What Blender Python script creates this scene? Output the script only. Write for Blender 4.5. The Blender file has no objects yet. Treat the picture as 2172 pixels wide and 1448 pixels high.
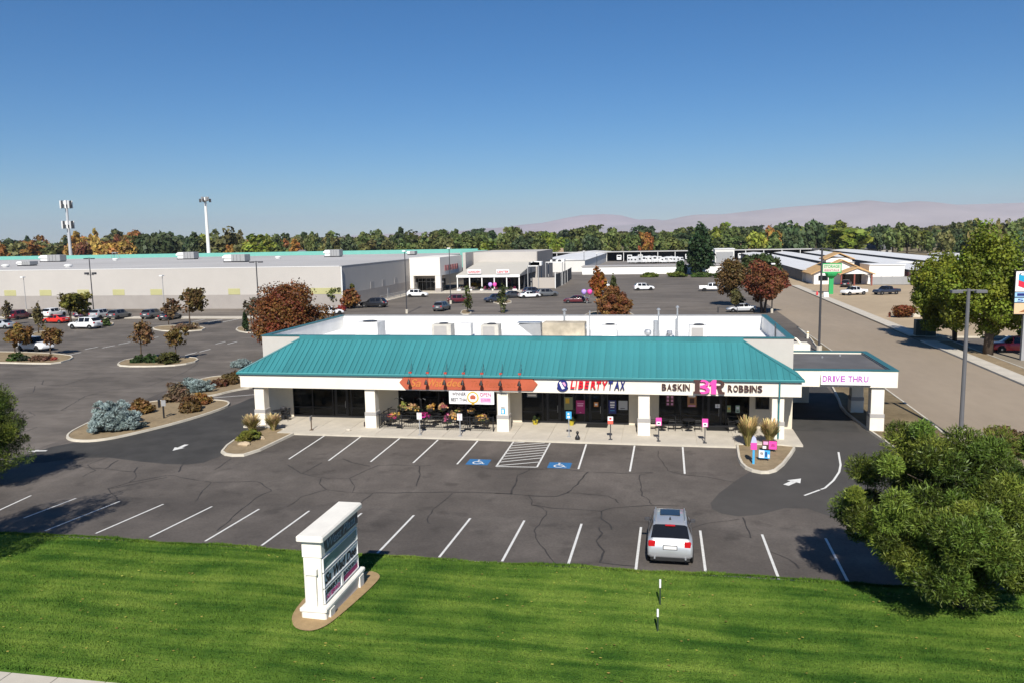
import bpy, bmesh, math, random
import numpy as np
from mathutils import Vector, Matrix
R = math.radians
random.seed(7)
scn = bpy.context.scene
# ------------------------------------------------------------------ camera, sky, sun, exposure
CAM_H = 13.2; FPX = 1690.0; CX, CY = 1086.0, 724.0
_yaw, _pit, _rol = R(11.0), R(7.55), R(-1.12)
_f = np.array([-math.sin(_yaw)*math.cos(_pit), math.cos(_yaw)*math.cos(_pit), -math.sin(_pit)])
_r = np.array([math.cos(_yaw), math.sin(_yaw), 0.0]); _u = np.cross(_r, _f)
_r2 = math.cos(_rol)*_r + math.sin(_rol)*_u; _u2 = -math.sin(_rol)*_r + math.cos(_rol)*_u
cam_d = bpy.data.cameras.new('camera'); cam = bpy.data.objects.new('camera', cam_d)
scn.collection.objects.link(cam); scn.camera = cam
cam_d.sensor_width = 36.0; cam_d.lens = FPX/2172.0*36.0; cam_d.clip_start = 0.5; cam_d.clip_end = 60000.0
cam.matrix_world = Matrix(((_r2[0], _u2[0], -_f[0], 0), (_r2[1], _u2[1], -_f[1], 0), (_r2[2], _u2[2], -_f[2], CAM_H), (0, 0, 0, 1)))
SUN_EL, SUN_AZ = R(41.0), R(173.5)        # the sun stands behind the camera, a touch to its right
w = bpy.data.worlds.new('World'); scn.world = w; w.use_nodes = True
nt = w.node_tree; bg = nt.nodes['Background']
sky = nt.nodes.new('ShaderNodeTexSky'); sky.sky_type = 'NISHITA'; sky.sun_disc = False
sky.sun_elevation = SUN_EL; sky.sun_rotation = SUN_AZ; sky.altitude = 0; sky.air_density = 1.0; sky.dust_density = 0.0; sky.ozone_density = 10.0
hsv = nt.nodes.new('ShaderNodeHueSaturation'); hsv.inputs['Saturation'].default_value = 1.13; nt.links.new(sky.outputs['Color'], hsv.inputs['Color'])
nt.links.new(hsv.outputs['Color'], bg.inputs['Color']); bg.inputs['Strength'].default_value = 0.062
sd = bpy.data.lights.new('sun', 'SUN'); sd.energy = 4.7; sd.angle = R(0.53); sd.color = (1.0, 0.955, 0.88)
sun = bpy.data.objects.new('sun', sd); scn.collection.objects.link(sun)
_sdir = Vector((math.sin(SUN_AZ)*math.cos(SUN_EL), math.cos(SUN_AZ)*math.cos(SUN_EL), math.sin(SUN_EL)))
sun.rotation_euler = _sdir.to_track_quat('Z', 'Y').to_euler()
scn.view_settings.view_transform = 'Standard'; scn.view_settings.look = 'None'
scn.view_settings.exposure = 0.42; scn.view_settings.gamma = 1.0; scn.view_settings.use_curve_mapping = False
scn.render.engine = 'CYCLES'
scn.cycles.use_denoising = True
scn.cycles.max_bounces = 6; scn.cycles.diffuse_bounces = 3; scn.cycles.glossy_bounces = 2; scn.cycles.transparent_max_bounces = 4
scn.cycles.transmission_bounces = 2; scn.cycles.volume_bounces = 1

# ------------------------------------------------------------------ survey helpers (photo pixel -> place in the world)
def ray(x, y): return _f + (x-CX)/FPX*_r2 - (y-CY)/FPX*_u2
HINGE, SLOPE = 36.0, .062                              # the lot climbs gently from here to the street
def gz(y): return max(0.0, SLOPE*(HINGE-y))
def G(x, y, z=0.0):
    d = ray(x, y); t = (z-CAM_H)/d[2]
    if t*d[1] < HINGE: t = (SLOPE*HINGE+z-CAM_H)/(d[2]+SLOPE*d[1])
    return np.array([0, 0, CAM_H]) + t*d
def G2(x, y, z=0.0): p = G(x, y, z); return (float(p[0]), float(p[1]))
def V(x, y, Y):
    d = ray(x, y); return np.array([0, 0, CAM_H]) + d*(Y/d[1])
def depth(p): return float(np.dot(np.array([p[0], p[1], (p[2] if len(p) > 2 else 0)-CAM_H]), _f))

# ------------------------------------------------------------------ objects
COL = scn.collection
def link(o, parent=None):
    COL.objects.link(o)
    if parent is not None: o.parent = parent
    return o
def tag(o, label=None, cat=None, group=None, kind=None):
    if label: o['label'] = label
    if cat: o['category'] = cat
    if group: o['group'] = group
    if kind: o['kind'] = kind
    return o
def thing(name, label, cat, loc=(0, 0, 0), rz=0.0, group=None):
    o = bpy.data.objects.new(name, None); link(o); o.location = loc; o.rotation_euler = (0, 0, rz)
    o.empty_display_size = 0.2
    return tag(o, label, cat, group)
def copy_tree(o, parent=None):
    c = o.copy(); link(c, parent)
    for ch in list(o.children): copy_tree(ch, c)
    return c

class MB:
    def __init__(s): s.v = []; s.f = []; s.mi = []; s.m = 0
    def add(s, vs, fs):
        b = len(s.v); s.v += [tuple(map(float, p)) for p in vs]; s.f += [tuple(b+i for i in f) for f in fs]; s.mi += [s.m]*len(fs); return s
    def box(s, x0, x1, y0, y1, z0, z1):
        return s.add([(x0,y0,z0),(x1,y0,z0),(x1,y1,z0),(x0,y1,z0),(x0,y0,z1),(x1,y0,z1),(x1,y1,z1),(x0,y1,z1)],
                     [(0,3,2,1),(4,5,6,7),(0,1,5,4),(1,2,6,5),(2,3,7,6),(3,0,4,7)])
    def obox(s, c, size, rz=0, ch=0.0):
        hx, hy, hz = size[0]/2, size[1]/2, size[2]/2; ca, sa = math.cos(rz), math.sin(rz)
        vs = [(c[0]+ca*x-sa*y, c[1]+sa*x+ca*y, c[2]+z) for z in (-hz, hz) for x, y in ((-hx,-hy),(hx,-hy),(hx,hy),(-hx,hy))]
        return s.add(vs, [(0,3,2,1),(4,5,6,7),(0,1,5,4),(1,2,6,5),(2,3,7,6),(3,0,4,7)])
    def cbox(s, x0, x1, y0, y1, z0, z1, c):           # box with chamfered vertical and top edges
        p = [(x0+c,y0),(x1-c,y0),(x1,y0+c),(x1,y1-c),(x1-c,y1),(x0+c,y1),(x0,y1-c),(x0,y0+c)]
        q = [(min(max(x, x0+c), x1-c), min(max(y, y0+c), y1-c)) for x, y in p]
        vs = [(x,y,z0) for x,y in p]+[(x,y,z1-c) for x,y in p]+[(x,y,z1) for x,y in q]
        fs = [tuple(range(7,-1,-1)), tuple(range(16,24))]
        for k in range(8):
            n = (k+1) % 8; fs += [(k,n,8+n,8+k),(8+k,8+n,16+n,16+k)]
        return s.add(vs, fs)
    def prism(s, poly, z0, z1):
        n = len(poly); a = sum(poly[i][0]*poly[(i+1)%n][1]-poly[(i+1)%n][0]*poly[i][1] for i in range(n))
        if a < 0: poly = poly[::-1]
        return s.add([(x,y,z0) for x,y in poly]+[(x,y,z1) for x,y in poly],
                     [tuple(range(n-1,-1,-1)), tuple(range(n,2*n))]+[(i,(i+1)%n,n+(i+1)%n,n+i) for i in range(n)])
    def wallprism(s, poly, y0, y1):                   # polygon in x,z extruded from y0 (front) to y1
        n = len(poly); a = sum(poly[i][0]*poly[(i+1)%n][1]-poly[(i+1)%n][0]*poly[i][1] for i in range(n))
        if a < 0: poly = poly[::-1]
        return s.add([(x,y0,z) for x,z in poly]+[(x,y1,z) for x,z in poly],
                     [tuple(range(n)), tuple(range(2*n-1,n-1,-1))]+[(i,n+i,n+(i+1)%n,(i+1)%n) for i in range(n)])
    def sheet(s, poly, z):
        n = len(poly); a = sum(poly[i][0]*poly[(i+1)%n][1]-poly[(i+1)%n][0]*poly[i][1] for i in range(n))
        if a < 0: poly = poly[::-1]
        return s.add([(x,y,z) for x,y in poly], [tuple(range(n))])
    def cyl(s, x, y, z0, z1, r, n=12, r2=None):
        r2 = r if r2 is None else r2; an = [2*math.pi*k/n for k in range(n)]
        return s.add([(x+r*math.cos(a),y+r*math.sin(a),z0) for a in an]+[(x+r2*math.cos(a),y+r2*math.sin(a),z1) for a in an],
                     [tuple(range(n-1,-1,-1)),tuple(range(n,2*n))]+[(i,(i+1)%n,n+(i+1)%n,n+i) for i in range(n)])
    def tube(s, pts, r, n=6):
        pts = [Vector(p) for p in pts]; rs = r if isinstance(r, (list, tuple)) else [r]*len(pts); rings = []
        for i, p in enumerate(pts):
            d = (pts[min(i+1,len(pts)-1)]-pts[max(i-1,0)]).normalized()
            a = d.cross(Vector((0,0,1)) if abs(d.z) < .9 else Vector((1,0,0))).normalized(); b = d.cross(a)
            rings.append([tuple(p+(a*math.cos(2*math.pi*k/n)+b*math.sin(2*math.pi*k/n))*rs[i]) for k in range(n)])
        fs = []
        for i in range(len(pts)-1):
            for k in range(n): fs.append((i*n+k,(i+1)*n+k,(i+1)*n+(k+1)%n,i*n+(k+1)%n))
        fs += [tuple(range(n)), tuple((len(pts)-1)*n+k for k in range(n-1,-1,-1))]
        return s.add([p for g in rings for p in g], fs)
    def lathe(s, c, prof, n=14):                      # prof: (radius, z) from bottom to top
        vs = [(c[0]+r*math.cos(2*math.pi*k/n), c[1]+r*math.sin(2*math.pi*k/n), c[2]+z) for r, z in prof for k in range(n)]
        fs = [((i)*n+k, i*n+(k+1)%n, (i+1)*n+(k+1)%n, (i+1)*n+k) for i in range(len(prof)-1) for k in range(n)]
        fs += [tuple(range(n-1,-1,-1)), tuple((len(prof)-1)*n+k for k in range(n))]
        return s.add(vs, fs)
    def xf(s, M, start=0):
        for i in range(start, len(s.v)): s.v[i] = tuple(M @ Vector(s.v[i]))
        return s
    def mesh(s, name, mats, smooth=False):
        me = bpy.data.meshes.new(name); me.from_pydata(s.v, [], s.f)
        for m in (mats if isinstance(mats, (list, tuple)) else [mats]): me.materials.append(m)
        if any(s.mi): me.polygons.foreach_set('material_index', s.mi)
        if smooth: me.polygons.foreach_set('use_smooth', [True]*len(s.f))
        me.update(); return me
    def build(s, name, mats, parent=None, loc=None, rz=None, smooth=False):
        o = bpy.data.objects.new(name, s.mesh(name, mats, smooth)); link(o, parent)
        if loc is not None: o.location = loc
        if rz is not None: o.rotation_euler = (0, 0, rz)
        return o
def bx(*a): return MB().box(*a)
def struct(name, mb, mat, label=None, kind='structure'):
    mb.v = [(x, y, z+gz(y)) for x, y, z in mb.v]
    o = mb.build(name, mat); o['kind'] = kind
    if label: o['label'] = label
    return o

# ------------------------------------------------------------------ materials
def _new(name):
    m = bpy.data.materials.new(name); m.use_nodes = True; t = m.node_tree; return m, t, t.nodes['Principled BSDF']
def lin(c):                                            # sRGB 0-255 -> linear
    return tuple(((x/255)/12.92 if x/255 <= .04045 else ((x/255+.055)/1.055)**2.4) for x in c)
def mat(name, col, rough=.6, var=.12, scale=3.0, bump=0.0, bscale=None, spec=.35, metal=0.0, detail=5, stretch=None, stain=0.0, sscale=.3):
    m, t, b = _new(name); N = t.nodes; L = t.links
    b.inputs['Roughness'].default_value = rough; b.inputs['Metallic'].default_value = metal
    b.inputs['Specular IOR Level'].default_value = spec
    if var <= 0 and bump <= 0 and stain <= 0:
        b.inputs['Base Color'].default_value = (*col, 1); return m
    tc = N.new('ShaderNodeTexCoord'); src = tc.outputs['Object']
    if stretch:
        mp = N.new('ShaderNodeMapping'); mp.inputs['Scale'].default_value = stretch; L.new(src, mp.inputs['Vector']); src = mp.outputs['Vector']
    n = N.new('ShaderNodeTexNoise'); n.inputs['Scale'].default_value = scale; n.inputs['Detail'].default_value = detail; n.inputs['Roughness'].default_value = .62
    L.new(src, n.inputs['Vector'])
    r = N.new('ShaderNodeValToRGB'); e = r.color_ramp.elements
    e[0].position = .28; e[1].position = .72
    e[0].color = (*[c*(1-var) for c in col], 1); e[1].color = (*[min(1, c*(1+var)) for c in col], 1)
    L.new(n.outputs['Fac'], r.inputs['Fac']); out = r.outputs['Color']
    if stain > 0:
        n2 = N.new('ShaderNodeTexNoise'); n2.inputs['Scale'].default_value = sscale; n2.inputs['Detail'].default_value = 4; L.new(src, n2.inputs['Vector'])
        r2 = N.new('ShaderNodeValToRGB'); q = r2.color_ramp.elements; q[0].position = .38; q[1].position = .66
        q[0].color = (1-stain,)*3+(1,); q[1].color = (1+stain*.5,)*3+(1,)
        L.new(n2.outputs['Fac'], r2.inputs['Fac'])
        mx = N.new('ShaderNodeMix'); mx.data_type = 'RGBA'; mx.blend_type = 'MULTIPLY'; mx.inputs[0].default_value = 1
        L.new(out, mx.inputs[6]); L.new(r2.outputs['Color'], mx.inputs[7]); out = mx.outputs[2]
    L.new(out, b.inputs['Base Color'])
    if bump > 0:
        n3 = N.new('ShaderNodeTexNoise'); n3.inputs['Scale'].default_value = bscale or scale*6; n3.inputs['Detail'].default_value = 4; L.new(src, n3.inputs['Vector'])
        bp = N.new('ShaderNodeBump'); bp.inputs['Strength'].default_value = bump; bp.inputs['Distance'].default_value = .05
        L.new(n3.outputs['Fac'], bp.inputs['Height']); L.new(bp.outputs['Normal'], b.inputs['Normal'])
    return m
def glassy(name, col, rough=.06, spec=.5, coat=0.0):
    m, t, b = _new(name); b.inputs['Base Color'].default_value = (*col, 1); b.inputs['Roughness'].default_value = rough
    b.inputs['Specular IOR Level'].default_value = spec; b.inputs['Coat Weight'].default_value = coat
    return m
def paint(name, col, metal=.0):
    m, t, b = _new(name); b.inputs['Base Color'].default_value = (*col, 1); b.inputs['Roughness'].default_value = .38
    b.inputs['Metallic'].default_value = metal; b.inputs['Coat Weight'].default_value = .7; b.inputs['Coat Roughness'].default_value = .06
    return m
def foliage_mat(name, trans=.28, rough=.55, lo=.45, hi=1.45):
    m, t, b = _new(name); N = t.nodes; L = t.links
    oi = N.new('ShaderNodeObjectInfo'); at = N.new('ShaderNodeAttribute'); at.attribute_name = 'v'
    r = N.new('ShaderNodeMapRange'); r.inputs['To Min'].default_value = lo; r.inputs['To Max'].default_value = hi
    L.new(at.outputs['Fac'], r.inputs['Value'])
    mx = N.new('ShaderNodeVectorMath'); mx.operation = 'SCALE'; L.new(oi.outputs['Color'], mx.inputs[0]); L.new(r.outputs['Result'], mx.inputs['Scale'])
    hs = N.new('ShaderNodeHueSaturation'); L.new(mx.outputs['Vector'], hs.inputs['Color'])
    r3 = N.new('ShaderNodeMapRange'); r3.inputs['To Min'].default_value = .47; r3.inputs['To Max'].default_value = .53
    at2 = N.new('ShaderNodeAttribute'); at2.attribute_name = 'h'; L.new(at2.outputs['Fac'], r3.inputs['Value']); L.new(r3.outputs['Result'], hs.inputs['Hue'])
    b.inputs['Roughness'].default_value = rough; b.inputs['Specular IOR Level'].default_value = .25
    L.new(hs.outputs['Color'], b.inputs['Base Color'])
    tr = N.new('ShaderNodeBsdfTranslucent'); L.new(hs.outputs['Color'], tr.inputs['Color'])
    ms = N.new('ShaderNodeMixShader'); ms.inputs[0].default_value = trans
    out = N['Material Output']; L.new(b.outputs[0], ms.inputs[1]); L.new(tr.outputs[0], ms.inputs[2]); L.new(ms.outputs[0], out.inputs['Surface'])
    return m
def add_mult(m, scale, lo, hi, p0, p1, stretch=(1,1,1), detail=5):
    t = m.node_tree; b = t.nodes['Principled BSDF']; src = b.inputs['Base Color'].links[0].from_socket; tc = t.nodes.new('ShaderNodeTexCoord'); mp = t.nodes.new('ShaderNodeMapping'); mp.inputs['Scale'].default_value = stretch; mp.inputs['Location'].default_value = (scale*7.3, 3.1, 0)
    n = t.nodes.new('ShaderNodeTexNoise'); n.inputs['Scale'].default_value = scale; n.inputs['Detail'].default_value = detail; t.links.new(tc.outputs['Object'], mp.inputs[0]); t.links.new(mp.outputs[0], n.inputs['Vector'])
    r = t.nodes.new('ShaderNodeMapRange'); r.inputs['From Min'].default_value = p0; r.inputs['From Max'].default_value = p1; r.inputs['To Min'].default_value = lo; r.inputs['To Max'].default_value = hi; t.links.new(n.outputs['Fac'], r.inputs['Value'])
    v = t.nodes.new('ShaderNodeVectorMath'); v.operation = 'SCALE'; t.links.new(src, v.inputs[0]); t.links.new(r.outputs['Result'], v.inputs['Scale']); t.links.new(v.outputs['Vector'], b.inputs['Base Color']); return m
LEAF = foliage_mat('foliage'); NEEDLE = foliage_mat('needles', .10, .5, .22, 1.75)
STUCCO = mat('stucco_cream', (.80,.74,.63), .85, .04, 1.2, .15, 60, spec=.2, stain=.05, sscale=.5)
STUCCO_G = mat('stucco_grey', (.50,.465,.42), .85, .04, 1.2, .1, 50, spec=.2)
BAND = mat('band_grey', (.36,.34,.32), .8, .05, 2, spec=.2)
WALLT = mat('stucco_tan', (.64,.57,.45), .85, .05, 1.5, .15, 60, spec=.2)
TEAL = mat('teal_metal', (.040,.207,.222), .5, .10, .6, spec=.4, stain=.16, sscale=.35, stretch=(1.6,.35,.35))
def vary(m, amt):
    t = m.node_tree; b = t.nodes['Principled BSDF']; lk = b.inputs['Base Color'].links[0]; src = lk.from_socket; oi = t.nodes.new('ShaderNodeObjectInfo')
    r = t.nodes.new('ShaderNodeMapRange'); r.inputs['To Min'].default_value = 1-amt; r.inputs['To Max'].default_value = 1+amt; t.links.new(oi.outputs['Random'], r.inputs['Value'])
    v = t.nodes.new('ShaderNodeVectorMath'); v.operation = 'SCALE'; t.links.new(src, v.inputs[0]); t.links.new(r.outputs['Result'], v.inputs['Scale']); t.links.new(v.outputs['Vector'], b.inputs['Base Color']); return m
TEAL_D = mat('teal_trim', (.035,.17,.185), .4, .06, 1, spec=.5)
MINT = mat('mint_parapet', (.22,.56,.46), .7, .05, .5)
TEAL = vary(TEAL, .07)
WHITE = mat('white_paint', (.78,.77,.74), .6, .04, 2)
WROOF = mat('white_membrane', (.80,.79,.76), .7, .05, .5, stain=.08, sscale=.25)
BLACK = mat('black_metal', (.018,.018,.02), .4, .1, 4)
DARKM = mat('dark_metal', (.05,.05,.055), .45, .1, 4)
GREYM = mat('grey_metal', (.30,.30,.30), .5, .08, 3)
GALV = mat('galvanised', (.48,.49,.50), .4, .1, 3, metal=.6)
GLASS = glassy('store_glass', (.010,.012,.014), .04, .5)
def see_through(m, f):
    t = m.node_tree; b = t.nodes['Principled BSDF']; tr = t.nodes.new('ShaderNodeBsdfTransparent'); tr.inputs['Color'].default_value = (.42,.45,.46,1); ms = t.nodes.new('ShaderNodeMixShader'); ms.inputs[0].default_value = f
    t.links.new(b.outputs[0], ms.inputs[1]); t.links.new(tr.outputs[0], ms.inputs[2]); t.links.new(ms.outputs[0], t.nodes['Material Output'].inputs['Surface']); return m
SGLASS = see_through(glassy('shop_glass', (.010,.012,.014), .04, .5), .62)
GLASSB = glassy('tinted_glass', (.010,.011,.013), .05, .5)
CONC = mat('concrete', (.52,.47,.39), .9, .07, 1.5, .1, 20, spec=.2, stain=.10, sscale=.5)
KERB = mat('kerb_concrete', (.55,.50,.41), .9, .08, 2.5, .1, 20, spec=.2, stain=.1, sscale=.8)
SOIL = mat('soil_bed', (.27,.205,.125), 1, .16, 3.5, .5, 22, spec=.1, stain=.12, sscale=.6)
RUB = mat('rubber', (.02,.02,.02), .8, .1, 8, spec=.2)
RIM = mat('wheel_rim', (.42,.42,.43), .3, .05, 5, metal=.7)
PLATEW = mat('plate', (.7,.68,.66), .5, 0)
REDL = glassy('tail_lens', (.45,.01,.015), .15, .5)
CLRL = glassy('head_lens', (.62,.64,.66), .1, .6)
# ------------------------------------------------------------------ the setting: ground, lots, lawn, pavements
M_GROUND = mat('dry_ground', (.22,.18,.11), 1, .2, .02, spec=.1, stain=.25, sscale=.004)
def asphalt(name, col, var, stain, sscale=.12, streak=None):
    m = mat(name, col, .88, var, 1.1, .25, 55, spec=.25, stain=stain, sscale=sscale, detail=8, stretch=streak); return m
M_LOT = asphalt('old_asphalt', (.113,.097,.084), .12, .26, .16)
add_mult(M_LOT, .55, 1.0, 1.28, .56, .72, (1,.45,1)); add_mult(M_LOT, .8, .72, 1.0, .30, .42, (.8,.8,1)); add_mult(M_LOT, 9, .90, 1.1, .35, .65)
M_LANE = asphalt('sealed_asphalt', (.055,.052,.048), .08, .12, .25)
M_LANE2 = asphalt('patched_asphalt', (.072,.066,.060), .08, .10, .3)
M_FAR = asphalt('far_asphalt', (.158,.135,.112), .10, .2, .05, (1,.5,1))
add_mult(M_FAR, .10, .80, 1.12, .35, .65, (1,3,1)); add_mult(M_LANE, .7, .86, 1.14, .35, .65)
M_ROAD = asphalt('bleached_asphalt', (.30,.24,.175), .06, .10, .08, (1,.3,1))
M_TANLOT = mat('tan_paving', (.40,.31,.205), .95, .06, .5, .1, 20, spec=.15, stain=.08, sscale=.1)
M_TAR = mat('tar_seal', (.040,.036,.033), .75, .3, 3)
M_LINE = mat('road_paint', (.66,.65,.61), .8, .14, 7, spec=.2, detail=8)
M_BLUE = mat('blue_paint', (.035,.15,.33), .8, .15, 6, spec=.2, detail=8)
struct('ground', MB().sheet([(-25000,HINGE),(25000,HINGE),(25000,26000),(-25000,26000)], -.06), M_GROUND)
struct('near_ground', MB().sheet([(-25000,-20),(25000,-20),(25000,HINGE),(-25000,HINGE)], -.06), M_GROUND)
LY = 29.25                                             # where the lawn ends and the lot begins
struct('parking_lot', MB().sheet([(-75,HINGE),(18.05,HINGE),(18.05,113),(-75,113)], 0.0), M_LOT)
struct('near_lot', MB().sheet([(-75,LY),(18.05,LY),(18.05,HINGE),(-75,HINGE)], 0.0), M_LOT)
struct('store_lot', MB().sheet([(-240,113),(18.05,113),(18.05,262),(-240,262)], 0.0), M_FAR)
struct('side_lot', MB().sheet([(-240,HINGE),(-75,HINGE),(-75,113),(-240,113)], 0.0), M_FAR)
struct('side_road', MB().sheet([(18.05,HINGE),(29.3,HINGE),(29.3,330),(18.05,330)], 0.004), M_ROAD)
struct('corner_lot', MB().sheet([(29.45,104),(150,104),(150,330),(29.45,330)], 0.004), M_TANLOT)
struct('station_lot', MB().sheet([(29.45,40),(150,40),(150,103.6),(29.45,103.6)], 0.004), asphalt('station_paving', (.27,.225,.165), .06, .12, .1))
struct('cross_drive', MB().sheet([(33,96.5),(150,96.5),(150,103.2),(33,103.2)], 0.009), M_FAR)
struct('main_street', MB().sheet([(-240,2),(18.05,2),(18.05,14.0),(-240,14.0)], 0.004), M_FAR)

# sealed drive lanes and patches
M_LEFT = asphalt('worn_asphalt', (.140,.120,.101), .12, .24, .14); add_mult(M_LEFT, .5, .86, 1.14, .35, .65, (.6,1.4,1))
def smooth_poly(poly, it=2):
    for _ in range(it):
        q = []
        for i in range(len(poly)):
            a, b = np.array(poly[i]), np.array(poly[(i+1) % len(poly)]); q += [tuple(a*.75+b*.25), tuple(a*.25+b*.75)]
        poly = q
    return poly
def px(poly, z=0): return [G2(x, y, z) for x, y in poly]
struct('left_drive_lane', MB().sheet(smooth_poly(px([(20,975),(137,938),(300,920),(489,862),(545,838),(545,846),(556,905),(470,960),(470,965),(420,985),(330,982),(200,965),(60,985)]), 1), .004), M_LANE)
struct('right_drive_lane', MB().sheet(smooth_poly(px([(1668,862),(1668,900),(1682,950),(1580,1004),(1505,1060),(1512,1085),(1585,1097),(1690,1070),(1780,1100),(1880,1080),(1912,985),(1880,935),(1812,893),(1765,862)]), 1), .004), M_LANE2)
struct('left_lot', MB().sheet(px([(-200,935),(30,968),(137,930),(300,850),(370,820),(545,806),(585,688),(-200,688)]), .002), M_LEFT)
struct('drive_through_lane', MB().sheet([(8.45,54.4),(12.6,54.4),(13.2,62),(13.6,75),(13.6,100),(8.45,100)], .005), M_LANE)

# painted markings
def strip(mb, a, b, wd, z):
    d = np.array(b)-np.array(a); d /= np.linalg.norm(d); n = np.array([-d[1], d[0]])*wd/2
    mb.sheet([tuple(a+n), tuple(a-n), tuple(b-n), tuple(b+n)], z); return mb
def line_px(p, q, wd=.105, z=.009, name='stall_line', m=None):
    struct(name, strip(MB(), np.array(G2(*p)), np.array(G2(*q)), wd, z), m or M_LINE)
FRONT = [((687.5,923.7),(612.7,972.8)),((765.7,924.9),(697.1,976)),((847.5,928.8),(786,978.5)),((929.2,931.8),(876.2,980.8)),((1013.2,934.1),(969.5,983.6)),
         ((1089,936),(1052.5,988.5)),((1166.5,938.7),(1139,989.8)),((1243.4,941.4),(1226.8,993.9)),((1346,944.2),(1336,999)),((1448,947.2),(1452.4,1004))]
NEAR = [((66,1050),(-10,1085)),((161,1056),(50,1098)),((254,1062.3),(95,1125)),((346.7,1068.2),(203,1130.4)),((449.7,1073.2),(317,1138.7)),((549.7,1078.7),(435,1147)),((656,1082.5),(555,1156)),((767,1087.5),(676,1164)),
        ((877.9,1091.8),(800.7,1172.3)),((997.6,1098.2),(931.5,1181)),((1112.2,1103),(1065,1189.6)),((1233.5,1110),(1204.2,1199.3)),((1359.6,1117),(1348.6,1208)),((1485.1,1124.4),(1497.3,1217.7)),((1616.3,1132.4),(1652.4,1228)),((1751,1140.6),(1802,1239.3))]
for a, b in FRONT+NEAR: line_px(a, b)
line_px((1052.5,988.5),(1139,989.8))
H0, H1, H2, H3 = [np.array(G2(*p)) for p in ((1089,936),(1166.5,938.7),(1139,989.8),(1052.5,988.5))]
for k in range(8):
    t0 = (k+.55)/9; t1 = t0-.20
    a = H0+(H3-H0)*min(t0, 1); b = H1+(H2-H1)*max(t1, 0)
    if t1 < 0: b = a+(b-a)*.0+(H1-a)*((t0)/(t0-t1)) if False else H0+(H1-H0)*(t0/.20)
    struct('hatch_stripe', strip(MB(), a, b, .10, .009), M_LINE)
struct('hatch_stripe', strip(MB(), H0+(H3-H0)*.97, H1+(H2-H1)*.80, .10, .009), M_LINE)
line_px((453,843),(541,836), .12, .012)
# curved lane line and arrows
cv = [(1778.5,958),(1783,985),(1780,1000),(1768,1018),(1750,1034),(1741,1037)]
mb = MB()
for a, b in zip(cv[:-1], cv[1:]): strip(mb, np.array(G2(*a)), np.array(G2(*b)), .11, .010)
strip(mb, np.array(G2(1739,1038)), np.array(G2(1706,1050)), .11, .010); struct('lane_line', mb, M_LINE)
def arrow(name, tail, head):
    a, b = np.array(G2(*tail)), np.array(G2(*head)); d = b-a; Ln = np.linalg.norm(d); d /= Ln; n = np.array([-d[1], d[0]])
    P = lambda u, s: tuple(a+d*u*Ln+n*s*Ln)
    struct(name, MB().add([(*P(0,.10),.012),(*P(0,-.10),.012),(*P(.52,-.10),.012),(*P(.52,.10),.012)], [(0,1,2,3)]).add([(*P(.50,.24),.012),(*P(.50,-.24),.012),(*P(1,0),.012)], [(0,1,2)]), M_LINE)
arrow('lane_arrow', (396,942), (366,955)); arrow('lane_arrow', (99,955), (58,956)); arrow('lane_arrow', (1667,1028), (1699,1014))
# accessible parking symbols
def wheelchair(cpx):
    c = np.array(G2(*cpx)); m = MB().prism([(c[0]-.66,c[1]-.58),(c[0]+.66,c[1]-.58),(c[0]+.66,c[1]+.58),(c[0]-.66,c[1]+.58)], .006, .009)
    struct('accessible_pad', m, M_BLUE)
    s = MB(); z = .013
    for k in range(20):
        a0 = R(100+k*13); a1 = R(100+(k+1)*13); o = np.array([c[0]-.05, c[1]-.2])
        s.sheet([tuple(o+.40*np.array([math.cos(a0), math.sin(a0)])), tuple(o+.40*np.array([math.cos(a1), math.sin(a1)])), tuple(o+.28*np.array([math.cos(a1), math.sin(a1)])), tuple(o+.28*np.array([math.cos(a0), math.sin(a0)]))], z)
    pts = [(-.08,.42),(-.05,.0),(.28,.0),(.45,-.45),(.58,-.42)]
    for a, b in zip(pts[:-1], pts[1:]): strip(s, c+np.array(a), c+np.array(b), .11, z)
    strip(s, c+np.array((-.06,.22)), c+np.array((.22,.22)), .09, z)
    s.sheet([tuple(c+np.array((-.08,.56))+.1*np.array([math.cos(k*.785), math.sin(k*.785)])) for k in range(8)], z)
    s.v = [(c[0]+(x-c[0])*.74, c[1]+(y-c[1])*.74, q) for x, y, q in s.v]
    struct('accessible_symbol', s, M_LINE)
wheelchair((1015,979)); wheelchair((1187,986))

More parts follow.
